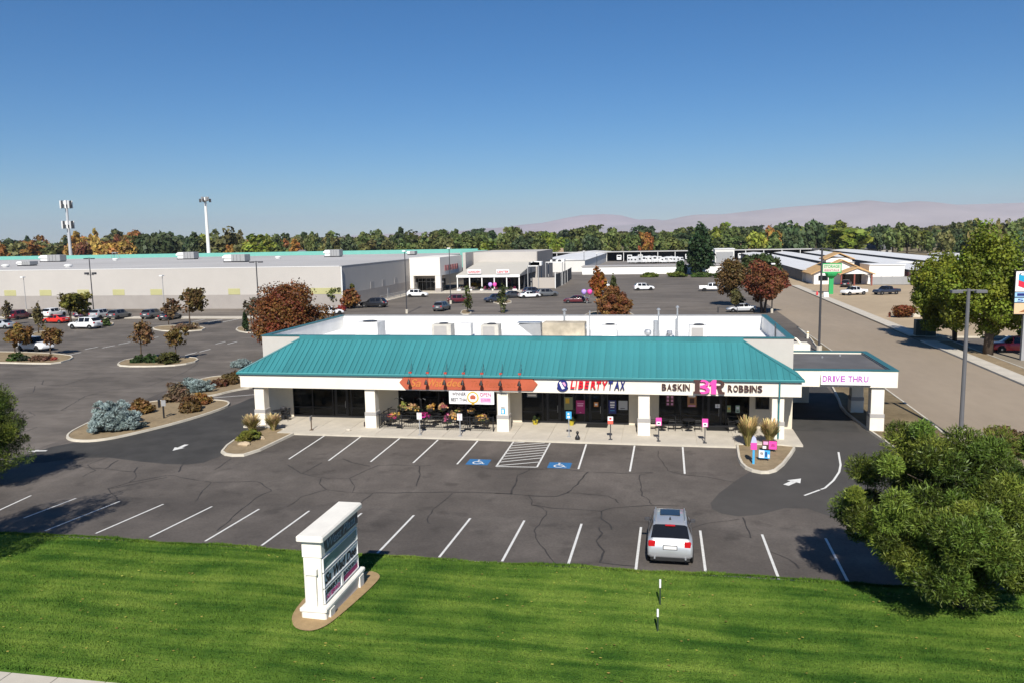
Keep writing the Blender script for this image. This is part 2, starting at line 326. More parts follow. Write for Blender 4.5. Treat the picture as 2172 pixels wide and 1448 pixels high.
# tar crack seal
CR = [[(612,986),(640,1003),(668,988),(683,980)],[(640,1003),(665,1010),(700,1014),(742,1014),(752,1030),(745,1044),(690,1038),(678,1025),(681,1013)],[(742,1014),(770,1000),(800,986),(838,985),(890,987),(915,986)],
 [(890,988),(890,1010),(883,1030)],[(690,1038),(640,1052),(608,1074)],[(745,1044),(790,1045),(755,1074)],[(790,1045),(860,1044),(950,1042),(985,1043),(1086,1046)],[(958,1045),(935,1068),(918,1080),(905,1106),(915,1110)],
 [(728,972),(745,980),(785,988)],[(1123,985),(1121,996),(1099,1007),(1085,1046)],[(1247,1000),(1230,1020),(1204,1044),(1180,1052),(1120,1050),(1050,1045)],[(1204,1044),(1290,1051),(1306,1058),(1312,1066)],
 [(1121,1050),(1128,1062),(1128,1070),(1150,1076),(1161,1084),(1134,1125),(1141,1147),(1160,1172),(1178,1195)],[(1128,1070),(1170,1076),(1276,1083),(1300,1076),(1380,1070),(1440,1072)],[(1276,1083),(1276,1098),(1292,1112),(1297,1122)],
 [(1270,1118),(1277,1130),(1266,1146),(1281,1168),(1270,1192),(1350,1200)],[(1395,955),(1398,968),(1418,998),(1450,1006),(1500,1010),(1560,1022)],[(1385,1001),(1357,1006),(1357,1020),(1362,1050),(1378,1060),(1382,1068)],
 [(1020,990),(1060,995),(1120,995),(1190,993),(1240,1000),(1340,1003),(1385,1001)],[(1460,1122),(1500,1108),(1568,1100)],[(1575,1097),(1582,1112),(1592,1140)],[(1630,1168),(1675,1185),(1695,1205)],
 [(230,968),(183,985),(200,997),(175,1010)],[(160,985),(183,990),(225,994),(285,1000),(290,1010),(275,1022),(230,1035),(252,1062)],[(250,975),(222,994)],[(285,1000),(292,990)],[(352,1008),(330,1012),(275,1022)],[(352,1012),(230,1036)],
 [(352,1008),(375,1008),(395,1014),(450,1022),(430,1040),(414,1063)],[(380,1000),(385,985),(402,972)],[(450,1022),(545,1020),(570,1034),(575,1040),(540,1056),(500,1090),(460,1125)],[(456,995),(490,972)],
 [(0,866),(60,872),(130,870),(180,840),(240,825)],[(240,825),(310,820),(390,790),(420,770)],[(0,820),(75,818),(70,832),(0,842)],[(92,806),(90,815),(130,818),(190,800)],[(0,905),(80,905),(20,925)],[(130,870),(200,860),(215,875)],[(320,797),(345,803),(390,806)],[(60,872),(75,880),(40,893)]]
rc = random.Random(3)
for pl in CR:
    pts = [np.array(G2(*p)) for p in pl]; q = []
    for a, b in zip(pts[:-1], pts[1:]):                # jitter so that the seams wander
        n = max(2, int(np.linalg.norm(b-a)/.45))
        for k in range(n): q.append(a+(b-a)*k/n+np.array([rc.uniform(-.05,.05), rc.uniform(-.05,.05)]))
    q.append(pts[-1]); mb = MB(); vs = []; wd0 = rc.uniform(.045,.10)
    for i, p in enumerate(q):
        d = q[min(i+1,len(q)-1)]-q[max(i-1,0)]; d = d/np.linalg.norm(d); n = np.array([-d[1], d[0]]); wdt = wd0*rc.uniform(.5,1.25)/2
        vs += [(*(p+n*wdt), .0075), (*(p-n*wdt), .0075)]
    mb.add(vs, [(2*i,2*i+1,2*i+3,2*i+2) for i in range(len(q)-1)])
    struct('crack_seal', mb, M_TAR)

# kerbed beds
def offset_poly(poly, d):
    n = len(poly); a = sum(poly[i][0]*poly[(i+1)%n][1]-poly[(i+1)%n][0]*poly[i][1] for i in range(n)); s = 1 if a > 0 else -1; out = []
    for i in range(n):
        p0, p1, p2 = [np.array(poly[k % n]) for k in (i-1, i, i+1)]
        e1 = (p1-p0)/np.linalg.norm(p1-p0); e2 = (p2-p1)/np.linalg.norm(p2-p1)
        n1 = np.array([-e1[1], e1[0]])*s; n2 = np.array([-e2[1], e2[0]])*s; b = n1+n2; b /= max(.35, np.linalg.norm(b)); c = max(.5, float(np.dot(b, n1)))
        out.append(tuple(p1+b*d/c))
    return out
def bed(poly, kw=.16, h=.15, soil=None, sm=2, name='planting_bed'):
    poly = smooth_poly(poly, sm) if sm else poly
    n = len(poly); a = sum(poly[i][0]*poly[(i+1)%n][1]-poly[(i+1)%n][0]*poly[i][1] for i in range(n))
    if a < 0: poly = poly[::-1]
    i1 = offset_poly(poly, .03); i2 = offset_poly(poly, kw); i3 = offset_poly(poly, kw+.02)
    vs = [(x,y,0) for x,y in poly]+[(x,y,h) for x,y in i1]+[(x,y,h) for x,y in i2]+[(x,y,h-.08) for x,y in i3]
    fs = [(k*n+i, k*n+(i+1)%n, (k+1)*n+(i+1)%n, (k+1)*n+i) for k in range(3) for i in range(n)]
    struct('kerb', MB().add(vs, fs), KERB)
    struct(name, MB().sheet(offset_poly(poly, kw*.8), h-.045), soil or SOIL)
    return poly
bed(px([(135,925),(150,937),(210,937),(300,918),(400,892),(480,866),(491,856),(478,850),(420,848),(330,850),(250,868),(175,903)]))
bed(px([(340,848),(400,846),(452,841),(500,828),(545,822),(545,806),(500,797),(440,800),(370,822)]))
bed(px([(464,957),(480,968),(530,967),(615,926),(640,914),(560,908),(545,902),(520,918)]), sm=1)
bed(px([(246,772),(256,778),(330,778),(385,775),(424,766),(415,758),(330,757),(270,762)]), sm=1)
bed(px([(-60,770),(0,770),(70,772),(120,772),(158,761),(150,753),(60,748),(-60,746)]), sm=1)
bed(px([(318,698),(350,704),(425,703),(440,696),(400,691),(340,692)]), sm=1)
bed(px([(60,712),(90,718),(118,716),(120,705),(85,702)]), sm=1)
bed(px([(215,690),(240,692),(242,684),(200,683),(140,690),(190,694)]), sm=1)
bed(px([(498,702),(530,708),(560,700),(545,690),(505,694)]), sm=1)
bed(px([(1232,668),(1245,682),(1340,685),(1352,668),(1300,656)]), sm=1)
bed(px([(975,668),(1000,668),(1000,660),(980,658)]), sm=1)
bed(px([(1045,645),(1085,645),(1085,638),(1050,637)]), sm=1)
bed(px([(1558,1),(1,1)]) if False else [(4.3,49.5),(4.15,46.2),(4.5,44.6),(5.4,44.0),(6.3,44.9),(7.75,49.2),(7.9,50.2),(4.35,50.2)], sm=1)
bed([(13.0,56),(12.7,61),(13.4,66),(14.4,78),(17.2,96),(17.75,120),(17.9,96),(17.95,60),(17.6,53),(16.5,44),(14.4,46.5),(13.6,49.5)], sm=1, soil=mat('dry_verge', (.19,.145,.085), 1, .15, 2, .4, 18, spec=.1, stain=.2, sscale=.35))
bed([(29.35,40),(29.35,100),(32.8,100),(32.8,78),(34,40)], sm=0, h=.14, soil=SOIL)
bed([(32.9,103.4),(60,103.4),(60,104.6),(32.9,104.6)], sm=0, h=.14)
# paved footpaths
def slab_path(name, x0, x1, y0, y1, h, step, along='x', m=None):
    r = random.Random(hash(name) % 99); base = struct(name, bx(x0, x1, y0, y1, -.02, h-.03), KERB)
    n = max(1, int(round(((x1-x0) if along == 'x' else (y1-y0))/step)))
    cache = {}
    for k in range(n):
        L = ((x1-x0) if along == 'x' else (y1-y0))/n
        if 'm' not in cache:
            g = .012
            cache['m'] = (MB().cbox(g, L-g, 0.004, y1-y0-.004, -.02, .0, .01) if along == 'x' else MB().cbox(.004, x1-x0-.004, g, L-g, -.02, .0, .01)).mesh('slab', m or CONC)
        o = bpy.data.objects.new('slab', cache['m']); link(o, base)
        o.location = (x0+k*L, y0, h+gz(y0)+r.uniform(-.003,.003)) if along == 'x' else (x0, y0+k*L, h+r.uniform(-.003,.003))
    return base
slab_path('shop_walk', -26.2, 4.3, 49.45, 54.25, .15, 2.35)
slab_path('shop_walk_end', -29.6, -26.2, 51.0, 54.25, .15, 1.7)
slab_path('shop_walk_corner', 4.3, 8.35, 50.2, 54.25, .15, 2.0)
slab_path('street_footpath', -60, 18, 16.3, 17.92, .10, 1.5)
slab_path('roadside_footpath', 29.5, 31.3, 104.8, 200, .13, 3.0, 'y')
slab_path('roadside_walk', 29.5, 31.0, 60, 100, .155, 3.0, 'y')
slab_path('store_apron', -180, -66, 124.6, 127.5, .12, 6)
# lawn: gently uneven turf sheet plus blades
def lawn_z(x, y): return .09+.05*math.sin(x*.23+1)*math.cos(y*.4)+.035*math.sin(x*.9+y*.6)+.05*min(1, max(0, (LY-y)/1.5))
nx, ny = 160, 34; vs = []
X0, X1, Y0, Y1 = -62.0, 17.9, 18.08, LY+.02
for j in range(ny+1):
    for i in range(nx+1):
        x = X0+(X1-X0)*i/nx; y = Y0+(Y1-Y0)*j/ny; vs.append((x, y, .05 if j in (0, ny) else lawn_z(x, y)))
m, t, b = _new('turf'); N = t.nodes; Lk = t.links
tc = N.new('ShaderNodeTexCoord'); mp = N.new('ShaderNodeMapping'); mp.inputs['Scale'].default_value = (.16,1.7,1); mp.inputs['Rotation'].default_value = (0,0,R(2)); Lk.new(tc.outputs['Object'], mp.inputs[0])
n1 = N.new('ShaderNodeTexNoise'); n1.inputs['Scale'].default_value = 1.0; n1.inputs['Detail'].default_value = 6; Lk.new(mp.outputs[0], n1.inputs[0])
n2 = N.new('ShaderNodeTexNoise'); n2.inputs['Scale'].default_value = .38; n2.inputs['Detail'].default_value = 7; n2.inputs['Roughness'].default_value = .7; Lk.new(tc.outputs['Object'], n2.inputs[0])
ad = N.new('ShaderNodeMath'); ad.operation = 'ADD'; Lk.new(n1.outputs['Fac'], ad.inputs[0]); Lk.new(n2.outputs['Fac'], ad.inputs[1])
hf = N.new('ShaderNodeMath'); hf.operation = 'MULTIPLY'; hf.inputs[1].default_value = .5; Lk.new(ad.outputs[0], hf.inputs[0])
rp = N.new('ShaderNodeValToRGB'); e = rp.color_ramp.elements; e[0].position = .40; e[0].color = (.032,.085,.010,1); e[1].position = .60; e[1].color = (.155,.225,.035,1)
k = e.new(.5); k.color = (.085,.155,.02,1); Lk.new(hf.outputs[0], rp.inputs[0]); Lk.new(rp.outputs[0], b.inputs['Base Color']); b.inputs['Roughness'].default_value = .9; b.inputs['Specular IOR Level'].default_value = .1
n3 = N.new('ShaderNodeTexNoise'); n3.inputs['Scale'].default_value = 14; Lk.new(tc.outputs['Object'], n3.inputs[0]); bp = N.new('ShaderNodeBump'); bp.inputs['Strength'].default_value = .7; bp.inputs['Distance'].default_value = .08
Lk.new(n3.outputs['Fac'], bp.inputs['Height']); Lk.new(bp.outputs[0], b.inputs['Normal']); TURF = m
struct('lawn', MB().add(vs, [(j*(nx+1)+i, j*(nx+1)+i+1, (j+1)*(nx+1)+i+1, (j+1)*(nx+1)+i) for j in range(ny) for i in range(nx)]), TURF)
struct('lawn_kerb', bx(-62, 17.9, LY, LY+.07, -.01, .05), KERB)
struct('verge_soil', MB().sheet([(-62,17.92),(17.9,17.92),(17.9,18.12),(-62,18.12)], .06), SOIL)
# bare soil ring round the monument sign
SIGN_C = np.array(G2(706,1290))
ring = smooth_poly(px([(617,1325),(628,1350),(680,1350),(740,1300),(806,1240),(806,1226),(780,1218),(700,1240),(650,1275),(630,1300)]), 2)
nn = len(ring); struct('sign_bed', MB().add([(x,y,lawn_z(x,y)+.045) for x,y in ring], [tuple(range(nn))]), mat('tan_mulch', (.36,.25,.13), 1, .12, 4, .4, 20, spec=.1))
# grass blades
rs = np.random.RandomState(5); NB = 190000
bxs = rs.uniform(-40, 17.8, NB); bys = 18.1+(LY-18.1)*rs.rand(NB)
from math import pi
def inside(poly, X, Y):
    ins = np.zeros(len(X), bool); n = len(poly)
    for i in range(n):
        x1, y1 = poly[i]; x2, y2 = poly[(i+1) % n]
        c = ((y1 > Y) != (y2 > Y)) & (X < (x2-x1)*(Y-y1)/((y2-y1) if abs(y2-y1) > 1e-9 else 1e-9)+x1); ins ^= c
    return ins
eb = rs.uniform(-34, 17.5, 26000); ey = LY-.06+np.abs(rs.normal(0, .055, 26000))*(1+.9*np.sin(eb*1.3)+.8*np.sin(eb*3.7+1)); bxs = np.r_[bxs, eb]; bys = np.r_[bys, np.minimum(ey, LY+.22)]
keep = ~inside(offset_poly(ring, .05), bxs, bys); bxs, bys = bxs[keep], bys[keep]; NB = len(bxs)
bz = .09+.05*np.sin(bxs*.23+1)*np.cos(bys*.4)+.035*np.sin(bxs*.9+bys*.6)+.05*np.clip((LY-bys)/1.5, 0, 1)-.02+SLOPE*(HINGE-bys)
def quick_mesh(name, verts, faces_n, k, mats, v=None, h=None):
    me = bpy.data.meshes.new(name); nv = len(verts); me.vertices.add(nv); me.vertices.foreach_set('co', verts.astype(np.float32).ravel())
    me.loops.add(faces_n*k); me.polygons.add(faces_n)
    me.loops.foreach_set('vertex_index', np.arange(faces_n*k, dtype=np.int32)); me.polygons.foreach_set('loop_start', np.arange(0, faces_n*k, k, dtype=np.int32))
    me.polygons.foreach_set('loop_total', np.full(faces_n, k, np.int32))
    for m_ in mats: me.materials.append(m_)
    for nm, a in (('v', v), ('h', h)):
        if a is not None: at = me.attributes.new(nm, 'FLOAT', 'FACE'); at.data.foreach_set('value', a.astype(np.float32))
    me.update(calc_edges=True); return me
clump = np.sin(bxs*1.9)*np.sin(bys*2.7)+rs.normal(0, .5, NB)
an = rs.rand(NB)*2*pi; hh = .045+.05*rs.rand(NB)+.02*np.clip(clump, 0, 1); wd = .012+.012*rs.rand(NB)
ln = rs.normal(0, .035, (NB, 2))
P = np.zeros((NB, 3, 3)); ca, sa = np.cos(an)*wd, np.sin(an)*wd
P[:,0] = np.c_[bxs-ca, bys-sa, bz]; P[:,1] = np.c_[bxs+ca, bys+sa, bz]; P[:,2] = np.c_[bxs+ln[:,0], bys+ln[:,1], bz+hh]
g = bpy.data.objects.new('grass', quick_mesh('grass', P.reshape(-1, 3), NB, 3, [TURF])); link(g); tag(g, 'short mown green grass of the front lawn', None, None, 'stuff')

nl = 420; lx = rs.uniform(-30, 14, nl); ly_ = rs.uniform(18.8, 29.0, nl); lz = .17+SLOPE*(HINGE-ly_); la = rs.rand(nl)*6.28; ls_ = .03+.03*rs.rand(nl)
Pq = np.stack([np.c_[lx+ls_*np.cos(la+k*pi/2), ly_+ls_*np.sin(la+k*pi/2)*.7, lz+.01*rs.rand(nl)] for k in range(4)], 1)
g = bpy.data.objects.new('fallen_leaves', quick_mesh('fallen_leaves', Pq.reshape(-1,3), nl, 4, [LEAF], rs.rand(nl), rs.rand(nl))); link(g); g.color = (.42,.36,.08,1); tag(g, 'scattered yellow fallen leaves on the lawn', None, None, 'stuff')
# ------------------------------------------------------------------ plants
BARK = mat('bark', (.10,.075,.055), .95, .25, 6, .4, 20, spec=.1)
def crown_mesh(seed, rx, ry, rz, n, leaf, shape='round', clumps=40, tight=.30, gap=.12, hang=0.0, needle=False, up=.25, lumpy=1.0):
    """leaf-sized faces gathered in clumps through an uneven crown; centred at the origin, z from -rz to rz"""
    rs = np.random.RandomState(seed); D = rs.normal(size=(clumps, 3)); D /= np.linalg.norm(D, axis=1)[:, None]
    r = (.25+.75*rs.rand(clumps)**.45); lump = 1+lumpy*(.22*np.sin(3*D[:,0]+seed)+.18*np.sin(4*D[:,1]+2*D[:,2]+seed*1.7)); C = D*(r*lump*.80)[:, None]
    t = (C[:,2]+1)/2
    if shape == 'cone': f = np.clip(1.12-t*1.02, .08, 1); C[:,:2] *= f[:, None]*1.1
    elif shape == 'egg': f = np.clip(1.15-.55*np.clip(t, 0, 1.2), .3, 1.1); C[:,:2] *= f[:, None]
    elif shape == 'vase': f = np.clip(.55+.7*t, .4, 1.15); C[:,:2] *= f[:, None]
    elif shape == 'dome': C[:,2] = np.abs(C[:,2])*1.6-.85
    cr = tight*(.6+.8*rs.rand(clumps))
    if shape == 'cone': cr *= np.clip(1.2-t, .3, 1)
    k = rs.randint(0, clumps, n); d = rs.normal(size=(n, 3)); d /= np.linalg.norm(d, axis=1)[:, None]
    P = C[k]+d*(cr[k]*(.55+.5*rs.rand(n)))[:, None]
    keep = rs.rand(n) > gap*(.5+.5*np.sin(P[:,0]*7+P[:,2]*5+seed)); P, k, d = P[keep], k[keep], d[keep]; n = len(P)
    P = P*np.array([rx, ry, rz]); P[:,2] = np.maximum(P[:,2], -rz*1.05)
    nrm = d*.8+rs.normal(size=(n, 3))*.55+np.array([0, 0, up]); nrm /= np.linalg.norm(nrm, axis=1)[:, None]
    a = np.cross(nrm, rs.normal(size=(n, 3))); a /= np.linalg.norm(a, axis=1)[:, None]; b = np.cross(nrm, a)
    s = leaf*(.55+.9*rs.rand(n)); asp = (.55+.3*rs.rand(n)) if not needle else (.14+.08*rs.rand(n))
    A = a*s[:, None]; B = b*(s*asp)[:, None]
    if needle: A = (d*.7+rs.normal(size=(n,3))*.45+np.array([0,0,.25])); A = A/np.linalg.norm(A, axis=1)[:, None]*s[:, None]; B = np.cross(A, rs.normal(size=(n,3))); B = B/np.linalg.norm(B, axis=1)[:, None]*(s*asp)[:, None]
    Q = np.stack([P-A*.9, P-B, P+A, P+B], 1)
    cv = rs.rand(clumps); v = np.clip(.5+(cv[k]-.5)*.65+(rs.rand(n)-.5)*.7, 0, 1); h = np.clip(.5+(rs.rand(clumps)[k]-.5)*.8+(rs.rand(n)-.5)*.5, 0, 1)
    return quick_mesh('crown', Q.reshape(-1, 3), n, 4, [NEEDLE if needle else LEAF], v, h)
def trunk_mb(seed, h, r, zc, rx, rz, limbs=6, multi=1):
    rr = random.Random(seed); m_ = MB()
    for q in range(multi):
        ox, oy = (0, 0) if multi == 1 else (rr.uniform(-r, r)*1.6, rr.uniform(-r, r)*1.6); lx, ly = (rr.uniform(-.05,.05)*h, rr.uniform(-.05,.05)*h) if multi == 1 else (rr.uniform(-.35,.35)*rx, rr.uniform(-.35,.35)*rx)
        m_.tube([(ox,oy,-.05),(ox+lx*.15,oy+ly*.15,h*.25),(ox+lx*.5,oy+ly*.5,h*.6),(ox+lx,oy+ly,h)], [r*1.25,r,r*.7,r*.28], 7)
    for k in range(limbs):
        a = 2*math.pi*k/limbs+rr.uniform(-.4,.4); z0 = zc-rz*.9+rr.uniform(0, rz*1.0); L = rx*rr.uniform(.5,.85)
        m_.tube([(0,0,z0),(L*.45*math.cos(a),L*.45*math.sin(a),z0+L*.28),(L*math.cos(a),L*math.sin(a),z0+L*.55)], [r*.5,r*.32,r*.1], 5)
    return m_
def tree(name, label, loc, col, h, zbot, rx, seed, n, leaf, shape='round', cat='tree', group=None, clumps=40, tight=.30, gap=.12, tr=None, multi=1, ry=None, needle=False, limbs=6, off=(0,0), lumpy=1.0):
    t = thing(name, label, cat, loc); rz = (h-zbot)/2; zc = zbot+rz
    c = bpy.data.objects.new('crown', crown_mesh(seed, rx, ry or rx, rz, n, leaf, shape, clumps, tight, gap, needle=needle, lumpy=lumpy)); link(c, t); c.location = (off[0], off[1], zc); c.color = (*col, 1)
    r = tr or max(.05, h*.018); trunk_mb(seed, zc+rz*.3, r, zc, rx*.8, rz, limbs, multi).build('trunk', BARK, t, smooth=True)
    return t
def tree_px(name, label, base, x0, x1, ytop, ybot, col, seed, n, shape='round', leaf=None, **k):
    g = G(*base); Y = float(g[1]); dp = depth(g); s = dp/FPX; rx = (x1-x0)*s/2; xc = float(V((x0+x1)/2, (ytop+ybot)/2, Y)[0]); h = float(V((x0+x1)/2, ytop, Y)[2])-float(g[2]); zb_ = max(.1, float(V((x0+x1)/2, ybot, Y)[2])-float(g[2]))
    return tree(name, label, (float(g[0]), Y, float(g[2])), col, h, zb_, rx, seed, n, leaf or max(.10, dp*.0021), shape, off=(xc-float(g[0]), 0), **k)
GREEN = (.075,.115,.020); YGRN = (.135,.165,.018); DKGRN = (.030,.055,.018); OLIVE = (.10,.105,.025); RUST = (.19,.072,.020); BROWNR = (.13,.052,.022); GOLD = (.26,.145,.022); ORNG = (.27,.095,.02); REDB = (.17,.032,.022); TANB = (.16,.105,.05); BLUEG = (.25,.31,.30)
SHRUB = 'clipped shrubs and bushes'
# ------------------------------------------------------------------ the shop building in the middle
BX0, BX1, YF, YP, YW, YB = -29.6, 8.28, 51.25, 54.45, 54.25, 69.4     # walls, fascia plane, parapet plane, shopfront plane, back
ZE, ZF, ZR, ZP, ZD = 4.0, 2.9, 6.0, 6.22, 5.0
CAPD = mat('dark_teal_cap', (.03,.125,.135), .45, .06, 1, spec=.4)
shop = thing('shop_building', 'long cream shop building with a teal standing seam roof', 'building')
def sx(px_, y=870): return float(V(px_, y, YW)[0])
# shell
mb = MB()
mb.box(BX0, BX0+.3, YP, YB, 0, ZP-.07); mb.box(BX1-.3, BX1, YP, YB, 0, ZP-.07); mb.box(BX0+.3, BX1-.3, YB-.3, YB, 0, ZP-.07)
mb.box(BX0+.3, BX1-.3, YP, YP+.3, 3.0, ZP-.07)
mb.build('wall', STUCCO_G, shop)
mb = MB(); mb.box(BX0+.3, BX0+.36, YP+.36, YB-.36, ZD, ZP-.09); mb.box(BX1-.36, BX1-.3, YP+.36, YB-.36, ZD, ZP-.09); mb.box(BX0+.3, BX1-.3, YB-.36, YB-.3, ZD, ZP-.09); mb.box(BX0+.3, BX1-.3, YP+.3, YP+.36, ZD, ZP-.09)
mb.build('parapet_lining', WROOF, shop)
bx(BX0+.3, BX1-.3, YP+.3, YB-.3, ZD-.2, ZD).build('flat_roof', WROOF, shop)
for a in ((BX0-.06,BX0+.40,YP-.06,YB+.06),(BX1-.40,BX1+.06,YP-.06,YB+.06),(BX0+.402,BX1-.402,YB-.40,YB+.06),(BX0+.402,BX1-.402,YP-.06,YP+.40)):
    bx(*a, ZP-.07, ZP-.01).build('parapet_cap', GREYM if a[2] > 60 else CAPD, shop)
# interior so that the glass has depth
bx(BX0+.3, BX1-.3, YW+7.5, YW+7.6, .15, 3).build('back_partition', mat('interior_wall', (.30,.27,.23), .9, .1, 1), shop)
bx(BX0+.3, BX1-.3, YW+.3, YW+7.5, .10, .16).build('shop_floor', mat('interior_floor', (.16,.14,.12), .5, .1, 1), shop)
bx(BX0+.3, BX1-.3, YW+.25, YW+7.5, 2.95, 3.0).build('shop_ceiling', mat('interior_ceiling', (.4,.38,.35), .9, .1, 1), shop)
r5 = random.Random(5); CNT = mat('counter_wood', (.22,.15,.09), .6, .15, 2); CNT2 = mat('counter_white', (.6,.58,.55), .6, .05, 2)
for k in range(16):
    cx_ = BX0+1.5+k*2.25; bx(cx_, cx_+r5.uniform(.8,1.9), YW+r5.uniform(1.2,2.0), YW+r5.uniform(2.4,4.5), .16, r5.uniform(.8,1.5)).build('counter', CNT if k % 2 else CNT2, shop)
# shopfront: list of (px0, px1) glazed bays, the rest is tan wall
BAYS = [(623,776,[664,706.5,712,738,745.5],(712,738)),(846,1053,[891,931,987,1018],None),(1107,1334,[1151,1160,1188,1197,1216,1240,1250,1278.5,1288.5],((1160,1188),(1250,1278.5))),(1397.5,1589.5,[1443.5,1491,1501.5,1530,1540],(1501.5,1530))]
edges = [BX0]
for b in BAYS: edges += [sx(b[0]), sx(b[1])]
edges.append(BX1)
for k in range(0, len(edges), 2): wall_t = bx(edges[k], edges[k+1], YW, YW+.25, 0, 3.0).build('shopfront_wall', WALLT, shop)
# reveal joints in the tan wall
for xx in (edges[2]+.9, edges[4]+.8, edges[6]+.9):
    bx(xx-.012, xx+.012, YW-.004, YW+.002, .15, 3).build('wall_joint', BAND, wall_t)
for b in BAYS:
    x0, x1 = sx(b[0]), sx(b[1]); doors = b[3]; doors = [] if doors is None else ([doors] if isinstance(doors[0], (int, float)) else list(doors))
    fr = MB(); fr.box(x0, x1, YW+.02, YW+.14, .15, .30); fr.box(x0, x1, YW+.02, YW+.14, 2.88, 3.0)
    xs = [x0]+[sx(q) for q in b[2]]+[x1]
    for q in xs: fr.box(max(x0, q-.04), min(x1, q+.04), YW+.015, YW+.145, .30, 2.88)
    wnd = fr.build('shop_window', BLACK, shop)
    for a, c in zip(xs[:-1], xs[1:]):
        isd = any(abs(a-sx(d[0])) < .05 for d in doors)
        if isd:
            d = MB(); w_ = .09
            d.box(a+.045, a+.045+w_, YW+.03, YW+.09, .17, 2.35); d.box(c-.045-w_, c-.045, YW+.03, YW+.09, .17, 2.35)
            d.box(a+.045+w_, c-.045-w_, YW+.03, YW+.09, .17, .42); d.box(a+.045+w_, c-.045-w_, YW+.03, YW+.09, 2.25, 2.35); d.box(a+.045+w_, c-.045-w_, YW+.03, YW+.09, 1.0, 1.07)
            dr = d.build('shop_door', BLACK, shop)
            bx(a+.045+w_, c-.045-w_, YW+.055, YW+.065, .42, 1.0).build('pane', SGLASS, dr); bx(a+.045+w_, c-.045-w_, YW+.055, YW+.065, 1.07, 2.25).build('pane', SGLASS, dr)
            MB().tube([(c-.16,YW+.03,.9),(c-.16,YW-.03,.95),(c-.16,YW-.03,1.35),(c-.16,YW+.03,1.4)], .012).build('handle', GALV, dr)
            bx(a+.04, c-.04, YW+.03, YW+.10, 2.36, 2.44).build('transom_bar', BLACK, wnd); bx(a+.04, c-.04, YW+.07, YW+.08, 2.44, 2.88).build('pane', SGLASS, wnd)
        else:
            if c-a > .5:
                bx(a+.04, c-.04, YW+.03, YW+.10, .86, .92).build('glazing_bar', BLACK, wnd)
                bx(a+.04, c-.04, YW+.07, YW+.08, .30, .86).build('pane', SGLASS, wnd); bx(a+.04, c-.04, YW+.07, YW+.08, .92, 2.88).build('pane', SGLASS, wnd)
            else: bx(a+.04, c-.04, YW+.07, YW+.08, .30, 2.88).build('pane', SGLASS, wnd)
# dark window at the right end
x0, x1 = sx(1602), sx(1631); fr = MB(); z0, z1 = 1.45, 2.75
fr.box(x0,x1,YW-.03,YW-.003,z0,z0+.07); fr.box(x0,x1,YW-.03,YW-.003,z1-.07,z1); fr.box(x0,x0+.07,YW-.03,YW-.003,z0+.07,z1-.07); fr.box(x1-.07,x1,YW-.03,YW-.003,z0+.07,z1-.07)
o = fr.build('window_frame', BLACK, shop); bx(x0+.07,x1-.07,YW-.015,YW-.004,z0+.07,z1-.07).build('pane', GLASS, o)
# fascia beam, soffit, end returns
mb = MB(); mb.box(BX0-.15, 8.34, YF, YF+.45, ZF, ZE-.10); mb.box(BX0-.15, BX0+.25, YF+.45, YP, ZF, ZE-.10); mb.box(7.95, 8.34, YF+.45, YP, ZF, ZE-.10)
mb.build('fascia', STUCCO, shop)
bx(BX0+.25, 7.95, YF+.45, YW, ZF+.06, ZF+.12).build('soffit', WALLT, shop)
# columns: shaft, belt and base
def column(x0, x1, y0, y1, ztop, parent, base_z=.15):
    c = MB().cbox(x0, x1, y0, y1, base_z+1.12, ztop, .02).build('column', STUCCO, parent)
    MB().cbox(x0-.05, x1+.05, y0-.05, y1+.05, base_z+.86, base_z+1.12, .025).build('column_belt', BAND, c)
    MB().cbox(x0-.04, x1+.04, y0-.04, y1+.04, base_z-.02, base_z+.86, .02).build('column_base', STUCCO, c)
    return c
for x0 in (-28.85, -20.5, -11.1, -1.72, 6.62): column(x0, x0+.74, 51.45, 52.2, ZF, shop)
# standing seam roof, one panel at a time
roof = bx(BX0+.1, 8.1, YF+.1, YP, ZE-.16, ZE-.12).build('roof', TEAL_D, shop)
EX0, EX1, EY, EZ = -29.85, 8.42, 51.17, ZE
RX0, RX1, RY, RZ = -26.45, 5.02, YP-.07, ZR
def roof_pt(x, t): return (x, EY+(RY-EY)*t, EZ+(RZ-EZ)*t)
SP = .372; n_pan = int((EX1-EX0)/SP); SP = (EX1-EX0)/n_pan
nrm = Vector((0, -(RZ-EZ), (RY-EY))).normalized()
def seam_panel(xa, xb, ta, tb, shared=None):
    """one metal pan between two seams; ta/tb: how far up the slope it runs on its two sides"""
    g = .004; m_ = MB()
    P = [Vector(roof_pt(xa+g, 0)), Vector(roof_pt(xb-g, 0)), Vector(roof_pt(xb-g, tb)), Vector(roof_pt(xa+g, ta))]
    th = nrm*.012
    m_.add([tuple(p-th) for p in P]+[tuple(p) for p in P], [(0,3,2,1),(4,5,6,7),(0,1,5,4),(1,2,6,5),(2,3,7,6),(3,0,4,7)])
    A, B = Vector(roof_pt(xa, 0)), Vector(roof_pt(xa, ta)); hx = Vector((.016,0,0)); up = nrm*.052
    if ta > .02: m_.add([tuple(A-hx),tuple(A+hx),tuple(A+hx+up),tuple(A-hx+up),tuple(B-hx),tuple(B+hx),tuple(B+hx+up),tuple(B-hx+up)], [(0,1,2,3),(7,6,5,4),(0,4,5,1),(1,5,6,2),(2,6,7,3),(3,7,4,0)])
    return m_
def tmax(x): return max(0.0, min(1.0, (x-EX0)/(RX0-EX0), (EX1-x)/(EX1-RX1)))
shared = None; sx0 = None
